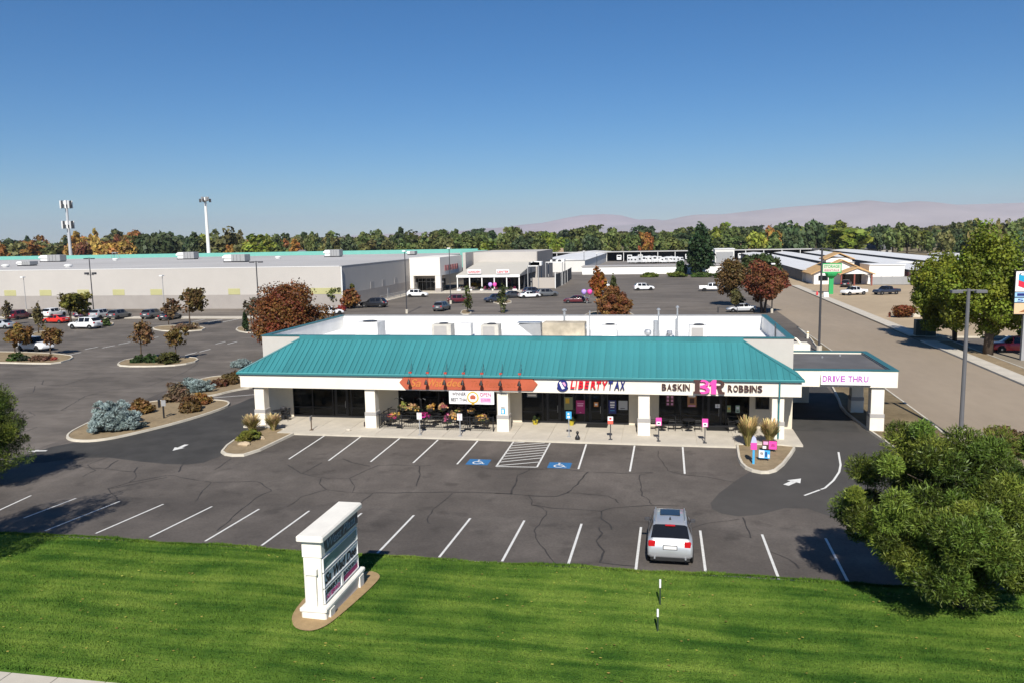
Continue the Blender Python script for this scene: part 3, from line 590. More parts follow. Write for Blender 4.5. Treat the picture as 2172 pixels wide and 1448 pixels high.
for k in range(n_pan):
    xa, xb = EX0+k*SP, EX0+(k+1)*SP; ta, tb = tmax(xa), tmax(xb)
    if ta == 1 and tb == 1:
        if shared is None: shared = seam_panel(xa, xb, 1, 1).mesh('roof_panel', TEAL); sx0 = xa
        o = bpy.data.objects.new('roof_panel', shared); link(o, roof); o.location = (xa-sx0, 0, 0)
    else: seam_panel(xa, xb, ta, tb).build('roof_panel', TEAL, roof)
# hipped ends: pans running up towards the middle
for sgn, xe, xr in ((1, EX0, RX0), (-1, EX1, RX1)):
    nn_ = 9; W_ = (RY-EY)
    for k in range(nn_):
        ya, yb = EY+W_*k/nn_, EY+W_*(k+1)/nn_; ta, tb = k/nn_, (k+1)/nn_
        P = [(xe, ya+.004, EZ), (xe, yb-.004, EZ), (xe+(xr-xe)*tb, yb-.004, EZ+(RZ-EZ)*tb), (xe+(xr-xe)*ta, ya+.004, EZ+(RZ-EZ)*ta)]
        if sgn > 0: P = P[::-1]
        m_ = MB().add([(x,y,z-.014) for x,y,z in P]+P, [(0,3,2,1),(4,5,6,7),(0,1,5,4),(1,2,6,5),(2,3,7,6),(3,0,4,7)])
        m_.tube([(xe, yb, EZ+.02), (xe+(xr-xe)*tb, yb, EZ+(RZ-EZ)*tb+.02)], .02, 4)
        m_.build('roof_panel', TEAL, roof)
    MB().tube([(xe, EY, EZ+.02), (xr, RY, RZ+.03)], .065, 6).build('hip_cap', TEAL_D, roof)
bx(RX0-.05, RX1+.05, RY-.13, YP-.062, RZ-.09, ZP+.0).build('ridge_flashing', TEAL, roof)
mb = MB(); mb.box(EX0-.02, EX1+.02, EY-.10, EY+.02, ZE-.14, ZE-.005); mb.build('gutter', TEAL_D, roof)
mb = MB(); mb.box(EX0-.08, EX0-.021, EY-.10, YP, ZE-.14, ZE-.005); mb.box(EX1+.021, EX1+.08, EY-.10, YP, ZE-.14, ZE-.005); mb.build('end_gutter', TEAL_D, roof)
bx(EX0-.01, EX1+.01, EY-.105, EY-.06, ZE-.02, ZE+.012).build('gutter_lip', mat('teal_edge', (.12,.42,.42), .4, .05, 2), roof)
# downpipe on the right column
xd = 7.02; MB().tube([(xd,YF-.06,ZE-.14),(xd,YF-.06,ZF-.05),(xd,51.38,ZF-.45),(xd,51.36,.2)], .055, 8).build('downpipe', TEAL_D, shop)
MB().tube([(-29.0,YF+.3,ZF-.02),(-28.7,YF+.35,ZF-.45),(-28.65,51.7,ZF-.75)], .05, 8).build('downpipe', BLACK, shop)
# soffit lamps
for k, xx in enumerate((-25.7, -16, -6.5, 2.6)):
    MB().cyl(xx, 52.9, ZF-.12, ZF+.06, .08, 10).build('soffit_lamp', BLACK, shop)
# drive-through canopy
DX0, DX1, DY0, DY1 = 8.30, 14.72, 54.3, 62.9; DZ0, DZ1 = 3.02, 4.15
dt = thing('drive_through_canopy', 'flat-roofed cream canopy over the drive-through lane on the right', 'canopy')
mb = MB(); mb.box(DX0+.02, DX1, DY0, DY0+.35, DZ0, DZ1-.06); mb.box(DX0+.02, DX1, DY1-.35, DY1, DZ0, DZ1-.06); mb.box(DX1-.35, DX1, DY0+.35, DY1-.35, DZ0, DZ1-.06)
mb.build('fascia', STUCCO, dt)
bx(DX0+.02, DX1-.35, DY0+.35, DY1-.35, 3.75, 3.98).build('flat_roof', mat('dark_membrane', (.12,.115,.115), .85, .06, .8, stain=.15, sscale=.4), dt)
for a in ((DX0+.02,DX1+.05,DY0-.05,DY0+.38),(DX0+.02,DX1+.05,DY1-.38,DY1+.05),(DX1-.38,DX1+.05,DY0+.382,DY1-.382)): bx(*a, DZ1-.06, DZ1+.0).build('parapet_cap', CAPD, dt)
bx(DX0+.02, DX1-.35, DY0+.35, DY1-.35, DZ0+.08, DZ0+.12).build('soffit', STUCCO_G, dt)
for y0 in (54.5, 60.0): column(13.2, 14.0, y0, y0+.8, DZ0, dt, .12)
for xx, yy in ((11.2,60.5),(12.6,61.4)): MB().cyl(xx, yy, 3.98, 4.1, .07, 8).build('roof_vent', GALV, dt)
# ------------------------------------------------------------------ lettering
def text_mesh(s, w_, h_, dep, m_, shear=0.0, bold=0.0, spacing=1.0):
    cu = bpy.data.curves.new('lettering', 'FONT'); cu.body = s; cu.size = 1; cu.extrude = .5; cu.shear = shear; cu.offset = bold; cu.resolution_u = 3; cu.space_character = spacing
    cu.align_x = 'LEFT'; o = bpy.data.objects.new('tmp_text', cu); COL.objects.link(o); dg = bpy.context.evaluated_depsgraph_get(); dg.update()
    me = bpy.data.meshes.new_from_object(o.evaluated_get(dg)); bpy.data.objects.remove(o); bpy.data.curves.remove(cu)
    n = len(me.vertices); co = np.empty(n*3, np.float32); me.vertices.foreach_get('co', co); co = co.reshape(-1, 3)
    mn, mx = co.min(0), co.max(0); c2 = (co-mn)/np.maximum(mx-mn, 1e-6)
    out = np.c_[c2[:,0]*w_, (c2[:,2]-1)*-dep-dep, c2[:,1]*h_]          # faces -Y, origin at lower left front wall plane
    out[:,1] = -c2[:,2]*dep
    me.vertices.foreach_set('co', out.astype(np.float32).ravel()); me.materials.clear(); me.materials.append(m_); me.update(); return me
def letter(name, s, x, y, z, w_, h_, dep, m_, parent, shear=0.0, bold=0.0, rz=0.0, spacing=1.0):
    o = bpy.data.objects.new(name, text_mesh(s, w_, h_, dep, m_, shear, bold, spacing)); link(o, parent); o.location = (x, y, z); o.rotation_euler = (0, 0, rz); return o
def letters_px(s, x0, x1, y0, y1, Y, dep, m_, parent, name='letter', **k):
    """separate letters of one word spread between two photo columns on the plane Y"""
    A = V(x0, y1, Y); B = V(x1, y0, Y); Wd = float(B[0]-A[0]); Hh = float(V((x0+x1)/2, y0, Y)[2]-V((x0+x1)/2, y1, Y)[2]); zc = float(V((x0+x1)/2, y1, Y)[2])
    wts = [{'I': .42, 'L': .85, 'T': .95, ' ': .4, 'M': 1.25, 'W': 1.3, '1': .6}.get(c, 1.0) for c in s]; tot = sum(wts); x = float(A[0])
    for c, wt in zip(s, wts):
        cw = Wd*wt/tot
        if c != ' ': letter(name, c, x+cw*.07, Y, zc, cw*.86, Hh, dep, m_, parent, **k)
        x += cw
def flat(name, col, rough=.6): return mat(name, col, rough, .03, 4)
P_ORANGE = mat('orange_board', (.46,.105,.05), .7, .06, 1.5, stain=.1, sscale=.8); P_GOLD = flat('gold_letter', (.55,.20,.05)); P_FAINT = flat('faded_letter', (.42,.10,.04))
P_RED = flat('red_letter', (.62,.015,.03), .4); P_NAVY = flat('navy_letter', (.02,.028,.16), .4); P_BROWN = flat('brown_letter', (.075,.035,.03)); P_PINK = flat('pink_letter', (.80,.08,.38), .45)
P_PURPLE = flat('purple_letter', (.42,.10,.42)); P_WHITE = flat('sign_white', (.82,.80,.80)); P_DKLET = flat('dark_letter', (.035,.033,.04)); P_MAGENTA = flat('magenta_print', (.42,.03,.16)); P_SKY = flat('light_blue', (.06,.36,.66)); P_LPINK = flat('pale_pink', (.75,.35,.55))
P_YEL = flat('yellow_print', (.65,.40,.04))
YS = YF
# orange board with pointed ends and its seven gooseneck lamps
t = thing('restaurant_signboard', 'long orange signboard with pointed ends and italic gold lettering', 'sign')
def pz(x, y, Y=YS-.1): q = V(x, y, Y); return (float(q[0]), float(q[2]))
MB().wallprism([pz(*p) for p in ((847,809.5),(858,797),(1126,800),(1140,814),(1130,828),(860,824.5))], YS-.10, YS-.012).build('board', P_ORANGE, t)
def word_px(s, x0, x1, y0, y1, Y, dep, m_, parent, **k):
    A = V(x0, y1, Y); B = V(x1, y0, Y); zt = float(V((x0+x1)/2, y0, Y)[2]); zb = float(V((x0+x1)/2, y1, Y)[2])
    return letter(k.pop('name', 'lettering'), s, float(A[0]), Y, zb, float(B[0]-A[0]), zt-zb, dep, m_, parent, **k)
for s, a, b in (('Sa', 870, 893), ('Wad', 910, 940), ('dee', 948, 980)): word_px(s, a, b, 803, 819, YS-.10, .03, P_GOLD, t, shear=.35, bold=.01)
word_px('Thai Restaurant', 1000, 1095, 806, 820, YS-.10, .02, P_FAINT, t, shear=.35)
lampL = None
for k, xx in enumerate((872, 908.5, 946.5, 985, 1024, 1064, 1104)):
    X = float(V(xx, 806, YS)[0])
    if lampL is None:
        l = thing('sign_lamp', '', 'lamp'); 
        bx(-.16, .04, .02, .16, 4.0, 4.16).build('bracket', flat('red_bracket', (.55,.06,.03)), l)
        MB().tube([(-.06,.08,4.1),(.02,.2,4.55),(.06,.10,4.75),(.10,-.25,4.6),(.05,-.45,4.2),(0,-.5,3.82)], .011, 6).build('arm', DARKM, l)
        MB().tube([(.02,.2,4.55),(-.06,.5,4.9)], .006, 4).build('stay', DARKM, l)
        MB().lathe((0,-.5,3.42), [(.12,0),(.14,.04),(.10,.18),(.05,.28),(.02,.36)], 12).build('shade', mat('lamp_shade', (.03,.02,.018), .5, .1, 5), l)
        lampL = l
    else: l = copy_tree(lampL)
    l.location = (X, YS-.02, 0)
    l['label'] = 'black gooseneck lamp over the orange signboard, ' + ('leftmost', 'second from the left', 'third from the left', 'middle one', 'third from the right', 'second from the right', 'rightmost')[k] + ' of seven'
    l['group'] = 'gooseneck lamps over the signboard'
# tax office letters
t = thing('tax_office_sign', 'red and navy block letter sign with round emblem on the fascia', 'sign')
letters_px('LIBERTY', 1209, 1290, 807, 823, YS-.012, .14, P_RED, t, shear=.2, bold=.03); letters_px('TAX', 1290, 1327, 807, 824.5, YS-.012, .14, P_NAVY, t, shear=.2, bold=.03)
ex, ez = pz(1193, 815.5); 
def disc(cx_, cz_, r, y0, y1, n=24, sx_=1): return MB().wallprism([(cx_+sx_*r*math.cos(2*math.pi*q/n), cz_+r*math.sin(2*math.pi*q/n)) for q in range(n)], y0, y1)
em = disc(ex, ez, .34, YS-.14, YS-.012).build('emblem', P_NAVY, t)
MB().wallprism([(ex-.22,ez+.18),(ex-.10,ez+.24),(ex+.0,ez+.02),(ex+.16,ez-.22),(ex-.02,ez-.28),(ex-.12,ez-.05)], YS-.155, YS-.141).build('emblem_figure', P_WHITE, em)
MB().wallprism([(ex-.02,ez+.16),(ex+.14,ez+.20),(ex+.24,ez+.02),(ex+.18,ez-.10),(ex+.08,ez+.04)], YS-.155, YS-.141).build('emblem_wing', P_LPINK, em)
arc = [(ex+.42*math.cos(R(a)), ez+.42*math.sin(R(a))) for a in range(205, 336, 13)]+[(ex+.36*math.cos(R(a)), ez+.36*math.sin(R(a))) for a in range(335, 204, -13)]
MB().wallprism(arc, YS-.12, YS-.012).build('emblem_swoosh', P_NAVY, em)
# ice cream shop letters
t = thing('ice_cream_shop_sign', 'brown and pink letter sign with large two-letter logo on the fascia', 'sign')
letters_px('BASKIN', 1403, 1464, 813, 826.5, YS-.012, .10, P_BROWN, t, bold=.012); letters_px('ROBBINS', 1543, 1618, 816, 830, YS-.012, .10, P_BROWN, t, bold=.012)
L0, LZ1 = pz(1471, 803.5); L1, LZ0 = pz(1537, 835); LH = LZ1-LZ0; LW = L1-L0
lg = MB().wallprism([(L0-.02,LZ0),(L1+.02,LZ0),(L1+.02,LZ1),(L0-.02,LZ1)], YS-.05, YS-.012).build('logo_panel', STUCCO, t)
def lp(poly, m_, d=0): return MB().wallprism([(L0+LW*u, LZ0+LH*v) for u, v in poly], YS-.20-d, YS-.051).build('logo_letter', m_, lg)
lp([(0,.02),(0,.15),(.05,.16),(.05,.84),(0,.85),(0,.98),(.26,.98),(.20,.84),(.20,.16),(.26,.02)], P_BROWN)
def lobe(cu, cv, ru, rv, a0, a1, thick, m_):
    o_ = [(cu+ru*math.cos(R(a)), cv+rv*math.sin(R(a))) for a in np.linspace(a0, a1, 14)]; i_ = [(cu+ru*(1-thick)*math.cos(R(a)), cv+rv*(1-thick)*math.sin(R(a))) for a in np.linspace(a1, a0, 14)]
    return lp(o_+i_, m_, .01)
lobe(.30, .745, .19, .245, 90, -90, .50, P_PINK); lobe(.30, .265, .23, .255, 90, -90, .50, P_PINK)
for v0, v1 in ((.86,.99),(.42,.58),(.01,.14)): lp([(.215,v0),(.30,v0),(.30,v1),(.215,v1)], P_PINK)
lp([(.57,.0),(.57,.66),(.51,.62),(.51,.76),(.62,1.0),(.73,1.0),(.73,.0)], P_PINK)
lobe(.80, .725, .19, .265, 90, -90, .48, P_BROWN)
for v0, v1 in ((.86,.99),(.46,.59)): lp([(.74,v0),(.80,v0),(.80,v1),(.74,v1)], P_BROWN)
lp([(.76,.50),(.88,.50),(.93,.16),(1.0,.14),(1.0,.02),(.82,.02)], P_BROWN)
# drive-through panel
t = thing('drive_through_sign', 'white panel sign with purple capital letters on the canopy', 'sign')
A = V(1740, 814, DY0); B = V(1846, 793.5, DY0)
bx(float(A[0]), float(B[0]), DY0-.22, DY0-.012, float(V(1793,814.5,DY0)[2]), float(V(1793,793.5,DY0)[2])).build('panel', P_WHITE, t)
letters_px('DRIVE THRU', 1744, 1843, 796.5, 809, DY0-.221, .02, P_PURPLE, t, bold=.015)
bx(float(A[0])-.02, float(B[0])+.02, DY0-.16, DY0-.012, float(V(1793,816.5,DY0)[2])-.02, float(V(1793,814.5,DY0)[2])-.004).build('panel_base', DARKM, t)
# banner under the fascia
YBN = 51.17
t = thing('restaurant_banner', 'white vinyl banner with round gold badge hanging below the orange signboard', 'banner')
q0 = V(953, 856, YBN); q1 = V(1047.5, 828.5, YBN); bz0, bz1 = float(V(1000,856,YBN)[2]), float(V(1000,828.5,YBN)[2]); b0, b1 = float(q0[0]), float(q1[0])
mb = MB(); nn_ = 16; vs = []
for i in range(nn_+1):
    for z_ in (bz0, bz1): vs.append((b0+(b1-b0)*i/nn_, YBN+.015*math.sin(i*1.3), z_))
for i in range(nn_+1):
    for z_ in (bz0, bz1): vs.append((b0+(b1-b0)*i/nn_, YBN+.012+.015*math.sin(i*1.3), z_))
o2 = 2*(nn_+1); fs = []
for i in range(nn_): fs += [(2*i,2*i+2,2*i+3,2*i+1),(o2+2*i,o2+2*i+1,o2+2*i+3,o2+2*i+2),(2*i,o2+2*i,o2+2*i+2,2*i+2),(2*i+1,2*i+3,o2+2*i+3,o2+2*i+1)]
MB().add(vs, fs).build('sheet', P_WHITE, t)
YT = YBN-.018
word_px('WINNER', 959, 988, 831, 838, YT, .006, P_DKLET, t, bold=.01); word_px('BEST THAI', 957, 990, 843, 850, YT, .006, P_DKLET, t, bold=.01); word_px('OPEN', 1018, 1041, 832, 840, YT, .006, P_MAGENTA, t, bold=.01)
ex, ez = pz(1003, 842, YT); bd = disc(ex, ez, .40, YT-.008, YT).build('badge', P_YEL, t); disc(ex, ez, .31, YT-.012, YT-.0081).build('badge_face', P_WHITE, bd)
MB().wallprism([(ex-.17,ez-.12),(ex+.17,ez-.12),(ex+.2,ez+.06),(ex+.08,ez+.17),(ex-.08,ez+.17),(ex-.2,ez+.06)], YT-.016, YT-.0121).build('badge_emblem', P_ORANGE, bd)
MB().wallprism([(ex-.12,ez-.36),(ex+.12,ez-.36),(ex+.05,ez-.52),(ex,ez-.42),(ex-.05,ez-.52)], YT-.008, YT).build('badge_ribbon', P_YEL, bd)
a_ = pz(1019, 852, YT); c_ = pz(1041, 843, YT); bx(a_[0], c_[0], YT-.006, YT, a_[1], c_[1]).build('date_box', P_LPINK, t)
word_px('11-9 PM', 1021, 1039, 845, 850, YT-.0061, .004, P_MAGENTA, t)
# house number on the column head
t = thing('house_number', 'small dark house number on the column head under the fascia', 'number')
word_px('1886', 1060, 1075, 832, 837, 51.449, .012, P_DKLET, t)
# posters in the shop windows
def poster(x0, x1, y0, y1, m_, label, marks=(), Y=YW+.012):
    A = V(x0, y1, Y); zt = float(V((x0+x1)/2, y0, Y)[2]); zb = float(V((x0+x1)/2, y1, Y)[2]); xa, xb = float(A[0]), float(V(x1, y1, Y)[0])
    t = thing('window_poster', label, 'poster'); bx(xa, xb, Y-.006, Y, zb, zt).build('sheet', m_, t)
    for (u0, u1, v0, v1, mm) in marks: bx(xa+(xb-xa)*u0, xa+(xb-xa)*u1, Y-.010, Y-.0061, zb+(zt-zb)*v0, zb+(zt-zb)*v1).build('print', mm, t)
    return t
poster(1222, 1240.5, 848, 876, P_MAGENTA, 'magenta poster in the tax office window', [(.15,.85,.72,.8,P_LPINK),(.15,.8,.55,.66,P_LPINK),(.4,.6,.06,.1,P_LPINK)])
poster(1291, 1307, 848, 876, P_NAVY, 'navy poster with white lines beside the tax office door', [(.2,.8,.78,.9,P_WHITE),(.2,.8,.58,.7,P_WHITE),(.25,.75,.44,.52,P_WHITE),(.2,.8,.2,.25,P_SKY)])
poster(1312, 1331, 849, 868, flat('grey_poster', (.42,.43,.45)), 'grey octagon-like poster at the right of the tax office window', [(.2,.7,.12,.2,P_DKLET)])
poster(1260, 1269, 852, 861.5, flat('orange_notice', (.7,.28,.08)), 'small orange notice on the tax office door', [(.2,.8,.3,.7,P_WHITE)], Y=YW+.028)
poster(1197, 1215, 841, 868, flat('olive_poster', (.20,.21,.12)), 'faded olive poster between the two tax office doors', [(.15,.6,.5,.9,P_YEL)])
poster(1412, 1430, 836, 860, P_BROWN, 'brown menu poster with pale figures in the ice cream shop window', [(.12,.38,.68,.9,P_LPINK),(.62,.88,.68,.9,P_LPINK),(.12,.38,.38,.58,P_LPINK),(.62,.88,.38,.58,P_LPINK),(.12,.38,.08,.26,P_LPINK),(.62,.88,.08,.26,P_LPINK)])
poster(1458, 1477, 836, 862, flat('caramel_poster', (.42,.20,.09)), 'caramel ice cream poster in the ice cream shop window', [(.1,.9,.80,.96,P_WHITE),(.25,.75,.3,.7,P_BROWN),(.1,.9,.04,.14,P_LPINK)])
poster(1517, 1527, 856, 864, P_WHITE, 'white notice on the ice cream shop door', [(.45,.55,.1,.9,GREYM),(.1,.9,.45,.55,GREYM)], Y=YW+.028)
poster(1542, 1550, 859, 873, flat('green_poster', (.30,.36,.20)), 'small green poster right of the ice cream shop door', [(.2,.8,.4,.7,P_YEL)])
poster(1560, 1569, 859, 874, flat('mint_poster', (.40,.52,.42)), 'mint poster in the rightmost shop window', [(.2,.8,.5,.8,P_WHITE),(.2,.8,.15,.3,P_DKLET)])
poster(1118, 1139, 833, 841, GREYM, 'grey sign strip at the top of the tax office window', [(.1,.9,.3,.7,P_WHITE)])
# door mats
def door_mat(x0, x1, label):
    t = tag(MB().cbox(sx(x0, 905), sx(x1, 905), 53.2, 54.15, .15, .185, .01).build('door_mat', RUB), label, 'mat')
door_mat(1245, 1290, 'black rubber mat before the tax office door'); door_mat(1497, 1545, 'black rubber mat before the ice cream shop door')

# ------------------------------------------------------------------ sign posts along the walk
def post_sign(name, xb, yb, ytop, ysb, label, m_plate, marks, post=None, pw=.30, no_plate=False, edge=False, cat='sign post'):
    g = G(xb, yb, .15); Y = float(g[1]); zt = float(V(xb, ytop, Y)[2]); zs = float(V(xb, ysb, Y)[2])
    t = thing(name, label, cat, (float(g[0]), Y, .15)); bx(-.03,.03,-.03,.03,0,zt-.15-.02).build('post', post or DARKM, t)
    MB().cbox(-.12,.12,-.12,.12,0,.03,.01).build('base', post or DARKM, t)
    if edge: bx(-.012,.012,-.2,.17,zs-.15,zt-.15).build('plate', GREYM, t); return t
    p = bx(-pw/2, pw/2, -.05, -.032, zs-.15, zt-.15).build('plate', m_plate, t); hh_ = zt-zs
    for (u0, u1, v0, v1, mm) in marks: bx(-pw/2+pw*u0, -pw/2+pw*u1, -.056, -.0501, zs-.15+hh_*v0, zs-.15+hh_*v1).build('print', mm, p)
    return t
post_sign('parking_sign', 891, 921, 874, 888, 'white parking sign with red print, left of the two before the patio', P_WHITE, [(.15,.85,.8,.88,P_RED),(.4,.6,.25,.65,P_LPINK)], GREYM, .33)
post_sign('parking_sign', 976.5, 923.5, 876, 890, 'white parking sign with red print, right of the two before the patio', P_WHITE, [(.15,.85,.8,.88,P_RED),(.4,.6,.25,.65,P_LPINK)], GREYM, .33)
t = post_sign('accessible_parking_sign', 1207, 925, 871.5, 887, 'blue accessible parking sign on a post before the tax office', P_SKY, [(.3,.6,.55,.8,P_WHITE),(.25,.7,.12,.4,P_WHITE)], GREYM, .36)
post_sign('notice_sign', 1295, 931, 882, 898, 'red and white sign on a black post before the tax office door', P_WHITE, [(.0,1,.0,.45,flat('coral', (.75,.12,.08))),(.3,.7,.6,.85,P_RED)], None, .34)
post_sign('reserved_sign', 1397, 934.5, 884.5, 901, 'pink and white sign on a black post, left of two by the ice cream shop', P_PINK, [(.12,.88,.04,.5,P_WHITE),(.3,.7,.2,.35,P_PINK)], None, .36)
post_sign('reserved_sign', 1495, 938.5, 886.5, 904, 'pink and white sign on a black post, right of two by the ice cream shop', P_PINK, [(.12,.88,.04,.5,P_WHITE),(.3,.7,.2,.35,P_PINK)], None, .36)
post_sign('edge_on_sign', 661, 911, 881, 890, 'bare brown post with a sign seen edge-on before the left shop', GREYM, [], mat('brown_post', (.12,.08,.05), .7, .1, 3), edge=True)
# accessible plate on the third column
t = thing('column_plate', 'blue accessible parking plate on the third column', 'sign'); Y = 51.449
a_ = V(1062.5, 877, Y); c_ = V(1071.5, 866, Y); p = bx(float(a_[0]), float(c_[0]), Y-.015, Y, float(a_[2]), float(c_[2])).build('plate', P_SKY, t); bx(float(a_[0])+.07, float(c_[0])-.10, Y-.02, Y-.0151, float(a_[2])+.06, float(c_[2])-.06).build('print', P_WHITE, p)
bx(float(a_[0])+.02, float(c_[0])-.02, Y-.015, Y, float(c_[2])+.03, float(c_[2])+.12).build('small_plate', GREYM, t)
t = thing('garden_stake', 'small black figure-shaped ornament on the walk before the tax office', 'ornament', (*G2(1225, 931, .15), .15))
MB().lathe((0,0,0), [(.16,0),(.17,.12),(.09,.26),(.05,.34),(.10,.44),(.08,.52),(.02,.56)], 10).build('body', BLACK, t, smooth=True)
# ------------------------------------------------------------------ patio: railing, tables, chairs, flower pots
t = thing('patio_railing', 'black metal railing around the restaurant patio', 'railing')
RA, RB, RYF = float(V(812,905,51.7)[0])-.1, float(V(1055,905,51.7)[0])-.2, 51.35
posts = [RA+(RB-RA)*k/5 for k in range(6)]
for x_ in posts: bx(x_-.03,x_+.03,RYF-.03,RYF+.03,.15,1.2).build('post', BLACK, t)
for z_ in (.32, 1.1): bx(RA,RB,RYF-.02,RYF+.02,z_-.02,z_+.02).build('rail', BLACK, t)
for y_ in (52.3, 53.2): bx(RA-.03,RA+.03,y_-.03,y_+.03,.15,1.2).build('post', BLACK, t)
for z_ in (.32, 1.1): bx(RA-.02,RA+.02,RYF+.03,54.0,z_-.02,z_+.02).build('rail', BLACK, t)
bal = MB().box(-.008,.008,RYF-.008,RYF+.008,.34,1.08).mesh('baluster', BLACK); nb_ = 52
for k in range(nb_):
    o = bpy.data.objects.new('baluster', bal); link(o, t); o.location = (RA+(RB-RA)*(k+.5)/nb_, 0, 0)
for k, x_ in enumerate((posts[1], posts[2], posts[4])):
    t2 = thing('plant_stand', 'black plant hook stand on the patio railing, ' + ('leftmost', 'middle', 'rightmost')[k] + ' of three', 'plant stand', (x_-.3, 51.75, .15), 0, 'plant hook stands')
    MB().tube([(0,0,0),(0,0,2.0),(.15,0,2.1),(.32,0,2.0)], .02).build('pole', BLACK, t2); MB().tube([(0,0,2.0),(-.15,0,2.1),(-.32,0,2.0)], .015).build('arm', BLACK, t2)
    MB().cbox(-.2,.2,-.2,.2,0,.04,.01).build('base', BLACK, t2)
def make_chair(name='patio_chair'):
    t = thing(name, '', 'chair')
    for x_ in (-.21,.21):
        MB().tube([(x_,-.22,0),(x_,-.2,.44),(x_,.2,.44)], .016, 5).build('leg', BLACK, t); MB().tube([(x_,.24,0),(x_,.2,.44),(x_,.27,.9)], .016, 5).build('leg', BLACK, t)
        MB().tube([(x_*1.1,-.2,.64),(x_*1.1,.22,.66)], .018, 5).build('armrest', BLACK, t)
    MB().cbox(-.22,.22,-.22,.22,.43,.46,.01).build('seat', BLACK, t)
    b_ = MB()
    for k in range(5): b_.obox((-.17+.085*k,.245,.69), (.02,.02,.42))
    b_.obox((0,.262,.9), (.44,.025,.04)); b_.build('backrest', BLACK, t); return t
def make_table(name='patio_table', r=.42):
    t = thing(name, '', 'table'); MB().lathe((0,0,.71), [(r-.02,0),(r,.012),(r,.028),(r-.02,.035)], 20).build('tabletop', BLACK, t)
    MB().cyl(0,0,.03,.71,.03,8).build('pedestal', BLACK, t); MB().lathe((0,0,0), [(.26,0),(.25,.03),(.05,.06)], 14).build('foot', BLACK, t); return t
ch0 = make_chair(); tb0 = make_table(); used = [False, False]
def put(kind, x, y, rz, label, group):
    src = ch0 if kind == 'c' else tb0; i = 0 if kind == 'c' else 1
    o = src if not used[i] else copy_tree(src); used[i] = True
    o.location = (x, y, .185 if False else .15); o.rotation_euler = (0, 0, rz); o['label'] = label; o['group'] = group; return o
def seatset(cx, cy, rz, where, n=2):
    put('t', cx, cy, 0, 'round black patio table '+where, 'patio tables')
    for k in range(n):
        a = rz+2*math.pi*k/n; side = ('left' if math.cos(a) < -.3 else 'right' if math.cos(a) > .3 else 'front' if math.sin(a) < 0 else 'rear')
        put('c', cx+.62*math.cos(a), cy+.62*math.sin(a), a-math.pi/2, 'black metal patio chair %s, %s seat' % (where, side), 'patio chairs')
seatset(sx(608), 52.9, 0, 'under the left end of the roof')
seatset(sx(846)-.2, 52.6, R(90), 'at the left end of the patio'); seatset(sx(880), 53.2, R(0), 'on the left half of the patio')
seatset(sx(935), 52.9, 0, 'in the middle of the patio'); seatset(sx(985), 53.2, 0, 'on the right half of the patio'); seatset(sx(1020), 52.6, R(0), 'at the right end of the patio')
seatset(sx(1405), 53.0, 0, 'left of the ice cream shop window'); seatset(sx(1460), 53.1, 0, 'beside the ice cream shop door'); seatset(sx(1570), 53.0, 0, 'right of the ice cream shop door')
t = thing('storage_bench', 'dark wooden crate bench at the left end of the patio railing', 'crate', (sx(810), 52.0, .15)); MB().cbox(-.42,.42,-.3,.3,0,.34,.02).build('body', mat('dark_wood', (.06,.04,.04), .7, .2, 3), t)
for z_ in (.1,.22): bx(-.43,.43,-.312,-.301,z_-.012,z_+.012).build('slat_gap', BLACK, t)
t = thing('ash_urn', 'black litter bin beside the left column', 'bin', (-27.6, 53.3, .15)); MB().lathe((0,0,0), [(.2,0),(.24,.7),(.25,.8),(.18,.88)], 14).build('body', BLACK, t); MB().lathe((0,0,.88), [(.18,0),(.1,.06)], 14).build('lid', DARKM, t)
t = thing('parking_stop', 'small pale stone lying on the walk before the left shop', 'stone', (*G2(739, 912, .15), .15), .3); MB().lathe((0,0,0), [(.16,0),(.2,.05),(.12,.1),(.03,.12)], 7).build('body', KERB, t)
# hanging baskets and rail planters full of flowers
fl_i = [0]
def flowers(name, label, xpx, ypx, Y, w_, h_, col, col2, hang):
    q = V(xpx, ypx, Y); fl_i[0] += 1; z = float(q[2]); t = thing(name, label, 'planter', (float(q[0]), Y, z-.18), 0, 'patio flowers')
    if hang:
        MB().lathe((0,0,-.12), [(.08,0),(.2,.06),(.24,.2),(.2,.22)], 12).build('basket', BLACK, t); MB().tube([(0,0,.1),(0,0,.75)], .008, 4).build('hanger', BLACK, t)
    else: MB().cbox(-w_*.9,w_*.9,-.12,.12,-.12,.1,.02).build('trough', BLACK, t)
    for k, (c, n_) in enumerate(((col,170),(col2,120),((.08,.10,.03),90))):
        o = bpy.data.objects.new('blooms' if k < 2 else 'leaves', crown_mesh(400+fl_i[0]*3+k, w_*(1,.85,1.05)[k], .22, h_*(1,.9,1.0)[k], n_, .065, 'dome', 14, .34, .0)); link(o, t); o.location = (0,-.02,.2+h_*.3-.06*k); o.color = (*c, 1)
F_YG = (.42,.42,.10); F_TAN = (.50,.30,.16); F_MAG = (.60,.04,.25); F_PNK = (.62,.24,.38); F_GLD = (.60,.36,.08)
